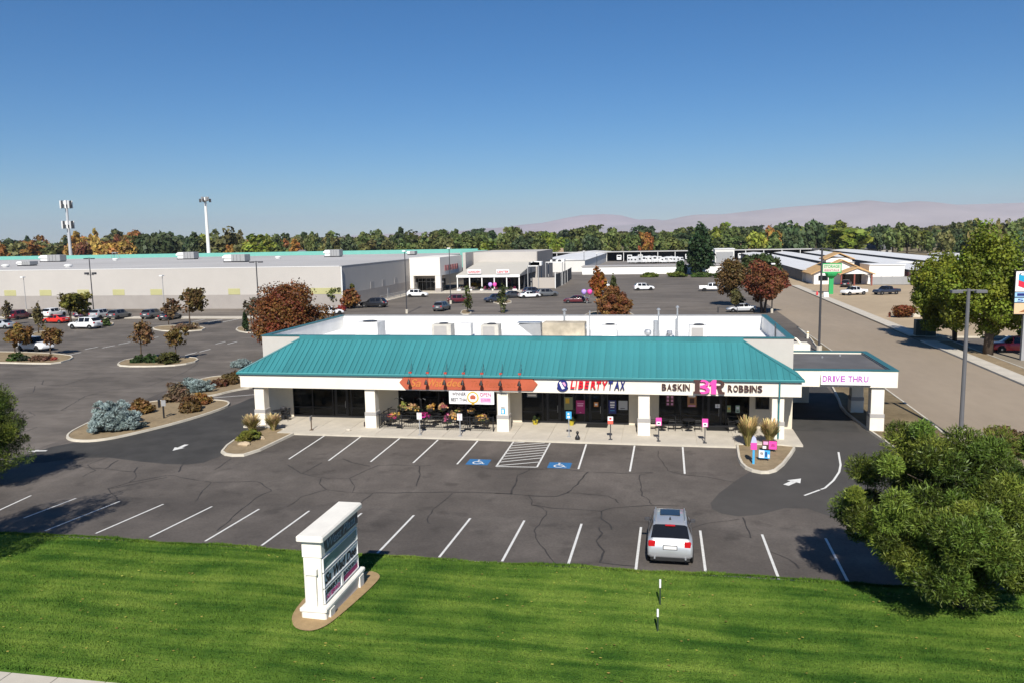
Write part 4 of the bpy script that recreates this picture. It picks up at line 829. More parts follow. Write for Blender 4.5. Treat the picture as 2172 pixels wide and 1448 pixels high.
for nm, lab, x_, y_, w_, h_, c1, c2, hg in (('hanging_basket','yellow-green hanging basket at the left of the patio',855,861,.40,.34,F_YG,F_TAN,1),('hanging_basket','tan hanging basket right of the yellow-green one',878,861,.42,.30,F_TAN,F_GLD,1),('hanging_basket','golden hanging basket left of the middle plant stand',913,863,.36,.28,F_GLD,F_TAN,1),('hanging_basket','tan and pink hanging basket at the middle plant stand',941,861,.38,.26,F_TAN,F_MAG,1),('hanging_basket','small tan hanging basket below the banner, left one',972,868,.24,.18,F_TAN,F_YG,1),('hanging_basket','small tan hanging basket below the banner, right one',1000,868,.28,.2,F_TAN,F_GLD,1),
    ('rail_planter','magenta and yellow rail planter beside the second column',832,880,.55,.26,F_GLD,F_MAG,0),('rail_planter','bright magenta rail planter behind the left parking sign',902,879,.62,.26,F_MAG,(.75,.05,.3),0),('rail_planter','pink trailing rail planter between the parking signs',948,886,.40,.42,F_PNK,F_MAG,0),('rail_planter','orange-tan rail planter left of the right parking sign',962,881,.36,.28,F_TAN,F_GLD,0),('rail_planter','tan rail planter right of the right parking sign',1020,884,.62,.28,F_TAN,F_GLD,0)):
    flowers(nm, lab, x_, y_, 51.5 if not hg else 52.0, w_, h_, c1, c2, hg)
for k, x_ in enumerate((1138, 1214)):
    t = thing('flower_pot', 'yellow flower pot by the tax office %s door' % ('left', 'right')[k], 'planter', (sx(x_, 895), 53.7, .15), 0, 'yellow flower pots'); MB().lathe((0,0,0), [(.14,0),(.2,.28),(.22,.3),(.18,.31)], 12).build('pot', mat('yellow_pot', (.45,.36,.03), .6, .1, 3), t); o = bpy.data.objects.new('leaves', crown_mesh(470+k, .25, .25, .3, 160, .07, 'dome', 12, .35, 0)); link(o, t); o.location = (0,0,.5); o.color = (.05,.07,.03,1)
# rooftop plant
def unit(x0, x1, y0, y1, dy, label, m_=None, top=True, Yr=60.0, name='rooftop_unit', grille=False):
    Y = Yr; A = V(x0, y1, Y); B = V(x1, y0, Y); z1 = float(V((x0+x1)/2, y0, Y)[2]); xa, xb = float(A[0]), float(B[0])
    t = thing(name, label, 'rooftop unit', ((xa+xb)/2, Y+dy/2, ZD)); hw = (xb-xa)/2; h_ = z1-ZD
    MB().cbox(-hw, hw, -dy/2, dy/2, .15, h_, .03).build('casing', m_ or GREYM, t); bx(-hw+.1, hw-.1, -dy/2+.1, dy/2-.1, .0, .15).build('curb', GALV, t)
    if top: MB().lathe((hw*.1,-dy*.1,h_), [(min(hw,dy/2)*.6,0),(min(hw,dy/2)*.6,.07),(min(hw,dy/2)*.5,.09)], 16).build('fan_guard', DARKM, t)
    if grille: bx(-hw*.75, hw*.55, -dy/2-.012, -dy/2+.001, .25, h_-.15).build('grille', BAND, t)
    return t
UG = mat('unit_beige', (.52,.49,.43), .6, .06, 2, stain=.1, sscale=1); UW = mat('unit_white', (.70,.69,.66), .6, .05, 2, stain=.12, sscale=1)
unit(752, 800, 684, 709, 1.9, 'large white rooftop unit at the left end of the shop roof', UW, Yr=61)
unit(916, 956, 688, 711, 1.2, 'beige rooftop unit with grey grille, second from the left', UG, grille=True)
unit(972, 998, 686, 703, .9, 'small white rooftop hood between two beige units', UW, top=False, Yr=63)
unit(1020, 1057, 689, 711, 1.2, 'beige rooftop unit with grey grille right of the small white hood', UG, grille=True)
unit(1150, 1240, 685, 713, 1.6, 'long stained beige kitchen exhaust unit in the middle of the roof', mat('unit_stained', (.50,.43,.32), .7, .16, 1.2, stain=.3, sscale=.8), top=False, Yr=59)
unit(1275, 1308, 690, 711, 1.2, 'white rooftop unit right of the kitchen exhaust', UW, Yr=61)
unit(1462, 1500, 691, 712, 1.3, 'white rooftop unit with beige grille at the right end of the roof', UW, grille=True)
t = thing('exhaust_duct', 'slanted grey duct hood left of the kitchen exhaust unit', 'duct', (0, 0, ZD)); Y = 60.2
q = [V(x_, y_, Y) for x_, y_ in ((1100,687),(1148,684),(1150,712),(1134,712))]; MB().wallprism([(float(p[0]), max(.05, float(p[2])-ZD)) for p in q], Y-.45, Y+.45).build('hood', GREYM, t)
bx(float(q[0][0])-.05, float(q[1][0]), Y-.48, Y+.48, float(q[1][2])-ZD-.02, float(q[1][2])-ZD+.05).build('rim', GALV, t)
def pipe(xb, y0, label, r=.06, Yr=62, cap=True, m_=None):
    g = V(xb, y0, Yr); t = thing('roof_pipe', label, 'pipe', (float(g[0]), Yr, ZD)); h_ = float(g[2])-ZD; MB().cyl(0,0,0,h_,r,10).build('pipe', m_ or GALV, t)
    if cap: MB().lathe((0,0,h_), [(r*1.2,0),(r*2.1,.05),(r*2.1,.12),(r*.6,.2)], 10).build('cap', m_ or GALV, t)
pipe(1197, 660, 'tall capped vent pipe above the kitchen exhaust unit', .09); pipe(1251, 660, 'thin vent pipe right of the kitchen exhaust', .05, cap=False); pipe(1397, 659, 'tall capped flue pipe beside the pipe cluster', .07); pipe(1437, 654, 'tallest thin flue pipe near the right end of the roof', .06)
pipe(1391, 680, 'thick ribbed flue in the pipe cluster', .20, 61, False); pipe(1434, 676, 'short pipe strapped beside the tallest flue', .07, 61.5, False)
t = thing('exhaust_fan', 'round mushroom exhaust fan on top of the kitchen unit', 'fan', (float(V(1231,690,59.5)[0]), 59.8, 5.95)); MB().lathe((0,0,0), [(.30,0),(.30,.14),(.44,.18),(.46,.40),(.40,.44),(.42,.50),(.3,.6),(.1,.64)], 16).build('cowl', GALV, t)
t = thing('goose_vent', 'curved goose-neck vent near the right end of the shop roof', 'vent', (float(V(1417,700,61)[0]), 61, ZD)); MB().tube([(0,0,0),(0,0,.55),(.05,-.05,.75),(.14,-.25,.8),(.16,-.38,.62)], .17, 10).build('neck', GALV, t); MB().cyl(0,0,0,.12,.28,10).build('flange', GALV, t)
t = thing('ball_vent', 'small turbine vent beside the pipe cluster', 'vent', (float(V(1374,700,61)[0]), 61, ZD)); MB().lathe((0,0,0), [(.12,0),(.12,.5),(.24,.56),(.28,.74),(.22,.92),(.05,.98)], 12).build('head', GALV, t)
t = thing('roof_conduit', 'long pale conduit running along the shop roof', 'conduit', (0, 0, ZD)); MB().tube([(-21,59.2,.12),(-13.5,59.2,.12),(-13.5,59.25,.12)], .045).build('pipe', GALV, t)
for x_ in (-20,-17.5,-15): bx(x_-.06,x_+.06,59.1,59.3,0,.075).build('block', DARKM, t)
t = thing('roof_conduit', 'short pale conduit at the right end of the shop roof', 'conduit', (0, 0, ZD)); MB().tube([(-5.5,59.4,.12),(4.2,59.4,.12)], .045).build('pipe', GALV, t)
for x_ in (-4,-1,2): bx(x_-.06,x_+.06,59.3,59.5,0,.075).build('block', DARKM, t)
t = thing('low_vent', 'low white roof vent right of the large left unit', 'vent', (float(V(862,700,61)[0]), 61, ZD)); MB().lathe((0,0,0), [(.1,0),(.1,.2),(.28,.25),(.28,.36),(.1,.42)], 12).build('head', UW, t)
t = thing('roof_hatch_ladder', 'dark ladder rail inside the right parapet', 'ladder', (BX1-.45, 60, ZD)); bx(0,.04,0,.04,0,1.5).build('rail', DARKM, t); bx(0,.04,.4,.44,0,1.5).build('rail', DARKM, t)
for k in range(5): bx(.01,.03,.04,.4,.15+.27*k,.18+.27*k).build('rung', DARKM, t)
t = thing('bin_enclosure', 'small cream wall box with pipework on the right side of the building', 'enclosure', (8.3, 63.6, 0)); MB().cbox(.02,2.6,0,1.6,0,4.5,.02).build('wall', STUCCO, t); MB().tube([(.3,.4,4.5),(.5,.3,5.3),(1.6,.5,4.9),(2.0,.5,4.5)], .08).build('pipe', STUCCO, t)
# ------------------------------------------------------------------ monument sign on the lawn
zb = gz(24.3)+.06
ms = thing('monument_sign', 'white stucco monument sign with tenant panels on the lawn', 'sign', (-11.14, 24.40, zb))
MSTU = mat('monument_stucco', (.78,.74,.66), .85, .05, 1.5, .12, 60, spec=.2, stain=.08, sscale=.9)
MB().cbox(-.43,.43,-1.68,1.68,-.25,.50,.05).build('base', MSTU, ms)
MB().cbox(-.47,.47,-1.72,1.72,.50,.62,.04).build('plinth_ledge', MSTU, ms)
MB().cbox(-.34,.28,-1.52,1.52,.62,2.26,.02).build('body', MSTU, ms)
MB().cbox(-.36,.32,-1.55,1.55,2.28,2.86,.02).build('header', MSTU, ms)
MB().cbox(-.47,.45,-1.72,1.72,2.86,3.04,.05).build('cap', MSTU, ms)
for y0, y1 in ((-1.62,-1.521),(1.521,1.62)):
    pl_ = bx(-.20,.12,y0,y1,.62,1.72).build('pilaster', MSTU, ms); MB().cbox(-.25,.17,y0-.05 if y0 < 0 else y0,y1 if y0 < 0 else y1+.05,1.72,1.92,.02).build('pilaster_cap', MSTU, pl_)
for k, y0 in enumerate((-1.45, 1.1)): bx(.431,.50,y0,y0+.35,-.2,.48).build('base_pier', MSTU, ms)
XP = .29
P_TEALG = glassy('panel_teal', (.20,.30,.30), .25, .4); P_SLATE = flat('panel_slate', (.06,.085,.10), .35)
bx(.321,.345,-1.30,1.50,2.36,2.80).build('title_panel', P_SLATE, ms)
rows = [((-1.45,1.45),1.74,2.20,P_TEALG),((-1.45,1.45),1.20,1.68,P_WHITE),((-1.45,-.03),.68,1.14,P_WHITE),((.03,1.45),.68,1.14,P_WHITE)]
for (a_, b_), z0, z1, m_ in rows:
    fr = MB(); fr.box(.281,.33,a_,b_,z0,z0+.035); fr.box(.281,.33,a_,b_,z1-.035,z1); fr.box(.281,.33,a_,a_+.035,z0+.035,z1-.035); fr.box(.281,.33,b_-.035,b_,z0+.035,z1-.035)
    f_ = fr.build('panel_frame', WHITE, ms); bx(.283,.30,a_+.035,b_-.035,z0+.035,z1-.035).build('panel', m_, f_)
def side_text(s_, y0, y1, z0, z1, m_, x_=.301, shear=0.0, bold=0.0):
    return letter('lettering', s_, x_, y0, z0, y1-y0, z1-z0, .012, m_, ms, shear, bold, R(90))
side_text('West Plaza', -1.15, 1.25, 2.44, 2.74, flat('slate_letter', (.30,.37,.42)), .346, .3)
side_text('Sa Wad Dee', -1.32, 1.32, 1.27, 1.62, P_DKLET, .301, .3, .02)
side_text('LIBERTY', -1.38, -.12, .93, 1.08, P_DKLET, .301, 0, .02); side_text('TAX SERVICE', -1.38, -.2, .74, .88, P_MAGENTA)
side_text('BASKIN', .15, 1.2, .94, 1.07, P_DKLET); bx(.3005,.306,.07,1.41,.72,.90).build('panel_stripe', P_MAGENTA, ms)
# ------------------------------------------------------------------ vehicles
def loft_car(spec):
    """spec: stations along the car (rear to front) -> separate body and glass meshes"""
    W2 = spec['w']/2; rows = []; S = spec['st']
    for (x, zb, zm, z4, z5, z7, w4, w5, gl, gt) in S:
        rows.append([(x,0,zb),(x,W2*.86*w4,zb),(x,W2*.985*w4,zb+.10),(x,W2*w4,(zb+z4)*.5+.05),(x,W2*.97*w4,z4-.02),(x,W2*.955*w4,z4),(x,W2*w5,z5),(x,W2*w5*.86,z5+(z7-z5)*.75),(x,0,z7)])
    n = len(rows[0]); body = MB(); glass = MB()
    for i in range(len(rows)-1):
        gl, gt = S[i][8], S[i][9]
        for j in range(n-1):
            a, b, c, d = rows[i][j], rows[i+1][j], rows[i+1][j+1], rows[i][j+1]
            tgt = glass if ((j == 5 and gl) or (j in (6, 7) and gt)) else body
            for s in (1, -1):
                q = [(p[0], p[1]*s, p[2]) for p in (a, b, c, d)]
                tgt.add(q if s < 0 else q[::-1], [(0,1,2,3)])
    for k, r_ in ((0, rows[0]), (1, rows[-1])):
        full = r_+[(p[0], -p[1], p[2]) for p in r_[-2:0:-1]]
        body.add(full, [tuple(range(len(full))) if k == 0 else tuple(range(len(full)-1, -1, -1))])
    return body, glass
def weld(o):
    bm = bmesh.new(); bm.from_mesh(o.data); bmesh.ops.remove_doubles(bm, verts=bm.verts, dist=.002); bmesh.ops.recalc_face_normals(bm, faces=bm.faces)
    for f in bm.faces: f.smooth = True
    for e in bm.edges:
        if len(e.link_faces) == 2 and e.calc_face_angle(0) > R(38): e.smooth = False
    bm.to_mesh(o.data); bm.free(); o.data.update()
# stations: x, z bottom, -, belt z4, roof-side z5, roof-mid z7, width4, width5, side glass to next, top glass to next
SPEC = {
 'suv': dict(w=1.86, L=4.7, h=1.7, wr=.36, st=[(0,.45,0,.62,.70,.72,.90,.80,0,0),(.06,.36,0,.95,1.0,1.03,.965,.86,0,0),(.18,.30,0,1.06,1.12,1.15,.985,.84,0,1),(.58,.28,0,1.08,1.54,1.60,1,.74,0,0),(.80,.28,0,1.08,1.60,1.67,1,.73,1,0),(1.62,.27,0,1.05,1.62,1.70,1,.74,0,0),(1.72,.27,0,1.05,1.62,1.70,1,.74,1,0),(2.66,.27,0,1.02,1.60,1.68,1,.74,0,0),(2.75,.27,0,1.02,1.59,1.66,1,.74,1,1),(3.42,.27,0,1.0,1.05,1.10,1,.86,0,0),(3.6,.28,0,.98,1.0,1.05,.99,.84,0,0),(4.35,.30,0,.86,.90,.96,.96,.80,0,0),(4.6,.34,0,.66,.72,.76,.90,.76,0,0),(4.7,.42,0,.54,.58,.60,.82,.70,0,0)]),
 'sedan': dict(w=1.82, L=4.75, h=1.45, wr=.33, st=[(0,.42,0,.60,.66,.68,.88,.78,0,0),(.08,.32,0,.86,.92,.95,.95,.82,0,0),(.75,.26,0,.92,.98,1.02,.99,.82,0,1),(1.45,.24,0,.92,1.34,1.40,1,.70,1,0),(2.05,.24,0,.91,1.38,1.45,1,.70,0,0),(2.13,.24,0,.91,1.38,1.45,1,.70,1,0),(2.75,.24,0,.90,1.34,1.41,1,.70,1,1),(3.5,.24,0,.89,.94,.97,1,.84,0,0),(4.35,.26,0,.76,.80,.85,.96,.78,0,0),(4.65,.30,0,.56,.62,.66,.88,.74,0,0),(4.75,.40,0,.48,.52,.54,.80,.68,0,0)]),
 'pickup': dict(w=1.98, L=5.7, h=1.9, wr=.40, st=[(0,.55,0,.9,.95,.97,.96,.90,0,0),(.06,.50,0,1.12,1.16,1.16,.98,.93,0,0),(.10,.48,0,1.14,1.18,.62,.985,.93,0,0),(1.78,.46,0,1.14,1.18,.62,1,.93,0,0),(1.82,.46,0,1.14,1.18,1.2,1,.90,0,1),(2.02,.45,0,1.14,1.72,1.78,1,.74,1,0),(2.85,.45,0,1.14,1.80,1.88,1,.74,0,0),(2.95,.45,0,1.14,1.80,1.88,1,.74,1,0),(3.62,.45,0,1.13,1.76,1.84,1,.74,1,1),(4.25,.45,0,1.12,1.16,1.22,1,.88,0,0),(5.4,.46,0,1.04,1.08,1.14,.98,.84,0,0),(5.62,.48,0,.80,.86,.90,.95,.82,0,0),(5.7,.52,0,.62,.66,.70,.90,.80,0,0)]),
}
PAINTS = {}
def car_paint(rgb, metal=.0):
    k = (rgb, metal)
    if k not in PAINTS: PAINTS[k] = paint('car_paint_%d' % len(PAINTS), rgb, metal)
    return PAINTS[k]
WHEEL = {}
def wheel_meshes(r):
    if r not in WHEEL:
        t_ = MB().lathe((0,0,-.11), [(r*.66,0),(r*.93,.0),(r,.04),(r,.18),(r*.93,.22),(r*.66,.22)], 18)
        t_.xf(Matrix.Rotation(R(90), 4, 'X')); ri = MB().lathe((0,0,-.09), [(r*.2,0),(r*.64,.01),(r*.67,.04),(r*.67,.15),(r*.6,.175),(r*.2,.16)], 14); ri.xf(Matrix.Rotation(R(90), 4, 'X'))
        ar = MB().lathe((0,0,-.02), [(r*1.15,0),(r*1.15,.04)], 20); ar.xf(Matrix.Rotation(R(90), 4, 'X'))  # dark disc for the shade of a wheel well that isn't modelled
        WHEEL[r] = (t_.mesh('tyre', RUB, True), ri.mesh('rim', RIM), ar.mesh('wheel_well_shade', RUB))
    return WHEEL[r]
BODY = {}
def make_car(kind, col, label, loc, rz, metal=0.0, name=None, detail=False, pitch=0.0, scale=1.0, cat=None):
    sp = SPEC[kind]; t = thing(name or {'suv':'parked_suv','sedan':'parked_sedan','pickup':'pickup_truck'}[kind], label, cat or {'suv':'car','sedan':'car','pickup':'pickup'}[kind], loc)
    t.rotation_euler = (0, pitch, rz); t.scale = (scale,)*3
    P_ = car_paint(col, metal); W2 = sp['w']/2; L = sp['L']
    if kind not in BODY:
        b, g = loft_car(sp); ob = b.build('tmpb', P_); og = g.build('tmpg', GLASSB); weld(ob); weld(og); BODY[kind] = (ob.data, og.data); bpy.data.objects.remove(ob); bpy.data.objects.remove(og)
    me = BODY[kind][0].copy(); me.materials.clear(); me.materials.append(P_)
    C = -L/2                                            # thing origin under the middle of the car, nose towards +x
    bo = bpy.data.objects.new('body', me); link(bo, t); bo.location = (C, 0, 0)
    go = bpy.data.objects.new('windows', BODY[kind][1]); link(go, t); go.location = (C, 0, 0)
    r = sp['wr']; ty, ri, ar = wheel_meshes(r)
    for x_ in ((.78, L-.92) if kind != 'pickup' else (1.15, L-1.0)):
        for s in (-1, 1):
            w_ = bpy.data.objects.new('wheel', ty); link(w_, t); w_.location = (C+x_, s*(W2-.09), r); q = bpy.data.objects.new('rim', ri); link(q, w_); q.location = (0, s*.022, 0)
            a = bpy.data.objects.new('wheel_well_shade', ar); link(a, t); a.location = (C+x_, s*(W2-.028), r+.02)
    zt = .92 if kind == 'suv' else .78 if kind == 'sedan' else .95; y5 = W2*.9
    for s in (-1, 1):
        MB().cbox(-.04,.14,-.13,.17,-.10,.13,.04).build('tail_light', REDL, t, (C+.06 if kind != 'pickup' else C+.05, s*(W2-.22), zt))
        MB().cbox(-.14,.03,-.17,.17,-.07,.07,.02).build('headlight', CLRL, t, (C+L-.22, s*(W2-.30), zt-.24))
        MB().cbox(-.07,.07,-.11,.11,-.06,.06,.03).build('mirror', P_ if not detail else DARKM, t, (C+L*(.61 if kind != 'pickup' else .67), s*(W2+.06), sp['h']*.66))
    bx(-.008,.012,-.29,.29,-.09,.10).build('plate_frame', DARKM, t, (C-.0, 0, .80 if kind == 'suv' else .72))
    bx(-.02,.012,-.26,.26,-.06,.07).build('plate', PLATEW, t, (C-.008, 0, .80 if kind == 'suv' else .72))
    bx(-.03,.02,-.5,.5,-.09,.09).build('grille', DARKM, t, (C+L-.10, 0, .58 if kind != 'pickup' else .80))
    if detail:
        for s in (-1, 1):
            MB().tube([(C+.75,s*.60,1.70),(C+.85,s*.61,1.745),(C+2.55,s*.61,1.745),(C+2.65,s*.60,1.69)], .022, 6).build('roof_rail', GALV, t)
            MB().cyl(0,0,0,.14,.035,10).xf(Matrix.Rotation(R(-90), 4, 'Y')).build('exhaust_tip', GALV, t, (C+.08, s*.62, .36))
        bx(-.04,.07,-.2,.2,-.022,.022).build('brake_light', REDL, t, (C+.50, 0, 1.585))
        MB().lathe((0,0,0), [(.05,0),(.03,.05),(.008,.12)], 8).build('antenna', BLACK, t, (C+1.0, 0, 1.685))
        MB().cbox(-.05,.04,-.80,.80,-.13,.12,.03).build('lower_bumper', RUB, t, (C+.10, 0, .36))
        MB().cbox(-.45,.45,-.42,.42,0,.012,.01).build('sunroof', GLASSB, t, (C+2.0, 0, 1.70))
    return t
def car_px(kind, x, y, heading, col, label, metal=0.0, **k):
    g = G2(x, y); return make_car(kind, col, label, (g[0], g[1], 0.005), R(heading), metal, **k)
W_ = (.75,.75,.74); SIL = (.50,.51,.52); GRY = (.10,.105,.11); DGR = (.035,.037,.042); BLK = (.012,.012,.014); RED = (.42,.012,.012); MAR = (.10,.008,.014); NAV = (.018,.025,.045)
g = G(1420, 1204); rear = float(g[1]); Lc = 4.7
cy_ = rear+Lc/2*math.cos(math.atan(SLOPE)); make_car('suv', (.52,.53,.54), 'silver sport utility parked alone in the near row', (float(g[0])+.02, cy_, gz(cy_)+.008), R(90), .5, name='silver_suv', detail=True, scale=.95, pitch=math.atan(SLOPE))
car_px('suv', 43, 677, 90, MAR, 'maroon sport utility by the store wall at the far left')
car_px('suv', 115, 672, 90, W_, 'white car half hidden behind the red car')
car_px('sedan', 120, 685, 172, (.62,.03,.015), 'bright red coupe parked sideways under the yellow tree', scale=.98)
car_px('suv', 181, 697, 176, W_, 'white sport utility seen side-on in the left lot', scale=1.08)
car_px('sedan', 184, 673, 90, (.05,.03,.06), 'dark purple sedan behind the white sport utility')
car_px('suv', 217, 675, 90, SIL, 'silver sport utility beside the lamp pole in the left lot', .3)
car_px('suv', 254, 676, 90, GRY, 'grey sport utility right of the silver one by the store wall', .3)
car_px('suv', 325, 675, 90, GRY, 'grey sport utility left of the rust-coloured trees by the store wall', .3)
car_px('sedan', 362, 678, 90, DGR, 'dark sedan beneath the rust-coloured trees')
car_px('sedan', 3, 697, 178, SIL, 'silver sedan cut by the left edge of the picture', .3)
car_px('suv', 76, 743, -14, (.70,.70,.70), 'white sport utility parked behind the shrubs of the left island', scale=1.05)
car_px('suv', 793, 652, 176, BLK, 'black sport utility beside the store side wall', scale=1.1)
car_px('suv', 886, 630, 4, W_, 'white crossover driving past the store entrance')
car_px('suv', 938, 659, 84, GRY, 'grey crossover seen from behind near the flat roof', .3)
car_px('suv', 974, 643, 28, MAR, 'dark red sport utility beside the lamp post')
car_px('suv', 1051, 641, 215, NAV, 'dark blue sport utility behind the thin tree')
car_px('sedan', 1090, 632, 35, DGR, 'charcoal sedan left of the white sedan', scale=1.05)
car_px('sedan', 1123, 632, 30, W_, 'white sedan between dark cars before the garden centre')
car_px('suv', 1131, 625, 32, NAV, 'navy sport utility behind the white sedan')
car_px('suv', 1161, 629, 24, GRY, 'grey sport utility at the right end of the row before the garden centre')
car_px('sedan', 1222, 643, 186, MAR, 'dark red sedan driving left of the orange tree', scale=1.05)
car_px('suv', 1283, 612, 32, W_, 'white crossover half hidden by the orange tree')
car_px('suv', 1366, 616, 12, W_, 'white crossover alone in the open lot')
car_px('pickup', 1510, 618, 2, W_, 'white pickup truck parked by the hedge')
car_px('sedan', 1572, 662, 186, SIL, 'silver sedan just behind the flat roof on the right', .3)
car_px('sedan', 700, 668, 40, W_, 'white car behind the rust-brown tree')
car_px('pickup', 1811, 626, 208, W_, 'white pickup truck before the storage office', scale=.95)
car_px('pickup', 1880, 625, 206, NAV, 'dark pickup truck right of the white pickup', scale=.95)
car_px('suv', 1795, 609, 70, BLK, 'black sport utility before the storage office door')
car_px('suv', 2150, 746, 178, (.45,.008,.02), 'red crossover parked beneath the tall right-hand trees')
car_px('sedan', 1570-118, 1, 0, W_, '') if False else None
# the rust-brown tree behind the shop and its neighbours
tree_px('maple_tree', 'large rust-brown tree behind the left corner of the shop', (600,752), 528, 694, 588, 752, (.175,.066,.022), 11, 30000, 'egg', leaf=.135, clumps=130, tight=.24, gap=.05, tr=.2)
tree_px('young_tree', 'sparse olive-brown tree behind the lamp pole near the rust-brown tree', (540,712), 517, 560, 628, 675, (.11,.09,.05), 12, 700, leaf=.2, gap=.4)
tree_px('small_conifer', 'small dark conifer left of the rust-brown tree', (519,705), 510, 529, 655, 703, DKGRN, 13, 900, 'cone', leaf=.16)
tree_px('young_tree', 'olive-green tree at the corner of the store side wall', (722,652), 690, 757, 598, 645, OLIVE, 14, 2200, leaf=.3)
tree_px('pear_tree', 'orange cone-shaped tree before the store side wall', (744,655), 722, 766, 610, 664, (.23,.10,.03), 15, 1700, 'egg', leaf=.26)
tree_px('red_bush', 'small red bush beside the orange cone-shaped tree', (724,660), 714, 735, 644, 664, (.30,.03,.03), 16, 400, 'dome', cat='bush', leaf=.22)
tree_px('young_tree', 'two-toned rust and green tree at the right of the left lot', (403,693), 385, 438, 606, 664, (.13,.085,.03), 17, 1600, leaf=.24, gap=.25)
tree_px('young_tree', 'thin brown tree left of the two-toned tree', (358,690), 341, 380, 633, 672, (.15,.09,.045), 18, 700, leaf=.24, gap=.3)
tree_px('scrub_bush', 'low brown scrub under the two-toned tree', (395,700), 365, 420, 683, 697, (.17,.11,.06), 181, 500, 'dome', cat='bush', leaf=.2)
tree_px('young_tree', 'yellow-green spreading tree beside the lamp pole in the left lot', (150,686), 119, 193, 616, 666, (.15,.135,.025), 19, 2600, 'vase', leaf=.28, gap=.15, multi=2)
tree_px('young_tree', 'thin brown sapling between the maroon and red cars', (82,708), 68, 93, 641, 697, (.12,.095,.04), 20, 600, 'egg', leaf=.2, gap=.35)
tree_px('young_tree', 'thin sapling near the left edge before the store wall', (14,690), 5, 26, 636, 676, (.15,.12,.06), 21, 400, 'egg', leaf=.2, gap=.35)
tree_px('young_tree', 'rounded rust-gold tree in the left island', (32,748), 14, 73, 687, 735, (.20,.115,.03), 22, 2200, leaf=.17, gap=.2)
tree_px('young_tree', 'small rust-gold tree beside the white sport utility on the left island', (107,752), 89, 132, 688, 735, (.18,.10,.035), 23, 1300, leaf=.17, gap=.3)
tree_px('young_tree', 'taller thin autumn tree of the middle-left island', (300,764), 276, 326, 676, 735, (.17,.10,.04), 24, 1300, 'egg', leaf=.16, gap=.35, clumps=34)
tree_px('young_tree', 'shorter thin autumn tree of the middle-left island', (374,764), 349, 397, 690, 737, (.17,.115,.035), 25, 1200, leaf=.16, gap=.35, clumps=34)
def shrub(name, label, x0, x1, y0, y1, col, seed, n, leaf=.12, shape='dome', **k):
    return tree_px(name, label, ((x0+x1)/2, y1-2), x0, x1, y0, y1, col, seed, n, shape, leaf=leaf, cat='shrub', tr=.05, limbs=3, tight=.34, gap=.03, **k)
shrub('green_shrub', 'dark green round shrub, left one in the middle-left island', 277, 306, 746, 772, (.035,.065,.018), 31, 1500)
shrub('green_shrub', 'dark green round shrub, middle one in the middle-left island', 302, 333, 745, 772, (.035,.068,.018), 32, 1500)
shrub('olive_shrub', 'olive wide shrub at the right of the middle-left island', 331, 383, 745, 773, (.075,.075,.018), 33, 2200)
shrub('green_shrub', 'dark green shrub at the left end of the left island', 17, 56, 747, 767, (.045,.08,.015), 34, 1500)
shrub('dark_shrub', 'small dark shrub in the middle of the left island', 42, 66, 752, 768, (.03,.04,.02), 35, 700)
shrub('brown_shrub', 'low brown shrub on the left island', 66, 110, 750, 767, (.14,.075,.045), 36, 1200)
shrub('coral_shrub', 'small coral-red shrub at the right end of the left island', 106, 121, 755, 767, (.45,.10,.07), 37, 500)
shrub('green_shrub', 'green bush behind the white sport utility in the left lot', 214, 234, 670, 694, (.055,.085,.02), 38, 700, .16)
# blue spruces and bushes of the planted island by the drive lane
def spruce(label, x0, x1, y0, y1, seed, n, leaf=.12):
    return tree_px('dwarf_blue_spruce', label, ((x0+x1)/2, y1-4), x0, x1, y0, y1, BLUEG, seed, n, 'dome', leaf=leaf, cat='shrub', tr=.07, limbs=3, clumps=190, tight=.115, gap=.02, needle=True)
spruce('large dwarf blue spruce at the near end of the planted island', 187, 308, 838, 916, 41, 42000, .13)
spruce('wide dwarf blue spruce at the far end of the planted island', 378, 456, 793, 835, 42, 20000, .14)
spruce('dwarf blue spruce half hidden by the left roof corner', 488, 532, 757, 782, 43, 9000, .16)
shrub('rust_shrub', 'rust-topped round shrub behind the large blue spruce', 268, 320, 838, 880, (.17,.09,.03), 44, 3200, .11)
shrub('bare_shrub', 'grey-brown twiggy shrub left of the wide blue spruce', 343, 404, 806, 852, (.17,.115,.07), 45, 2600, .10)
shrub('rust_shrub', 'rust and olive shrub at the right of the mailbox sign', 380, 428, 832, 876, (.14,.085,.03), 46, 2800, .11)
shrub('gold_shrub', 'golden-rust shrub behind the rust and olive shrub', 405, 449, 829, 860, (.22,.115,.03), 47, 2400, .11)
shrub('rust_shrub', 'dark rust shrub left of the tall brown shrub by the roof corner', 448, 482, 797, 823, (.13,.06,.03), 48, 1800, .12)
shrub('brown_shrub', 'tall brown rounded shrub just left of the roof corner', 468, 507, 782, 817, (.13,.085,.03), 49, 2400, .12)
shrub('olive_shrub', 'yellow-green shrub on the left planter of the shop', 503, 553, 903, 937, (.15,.15,.025), 50, 3200, .10)
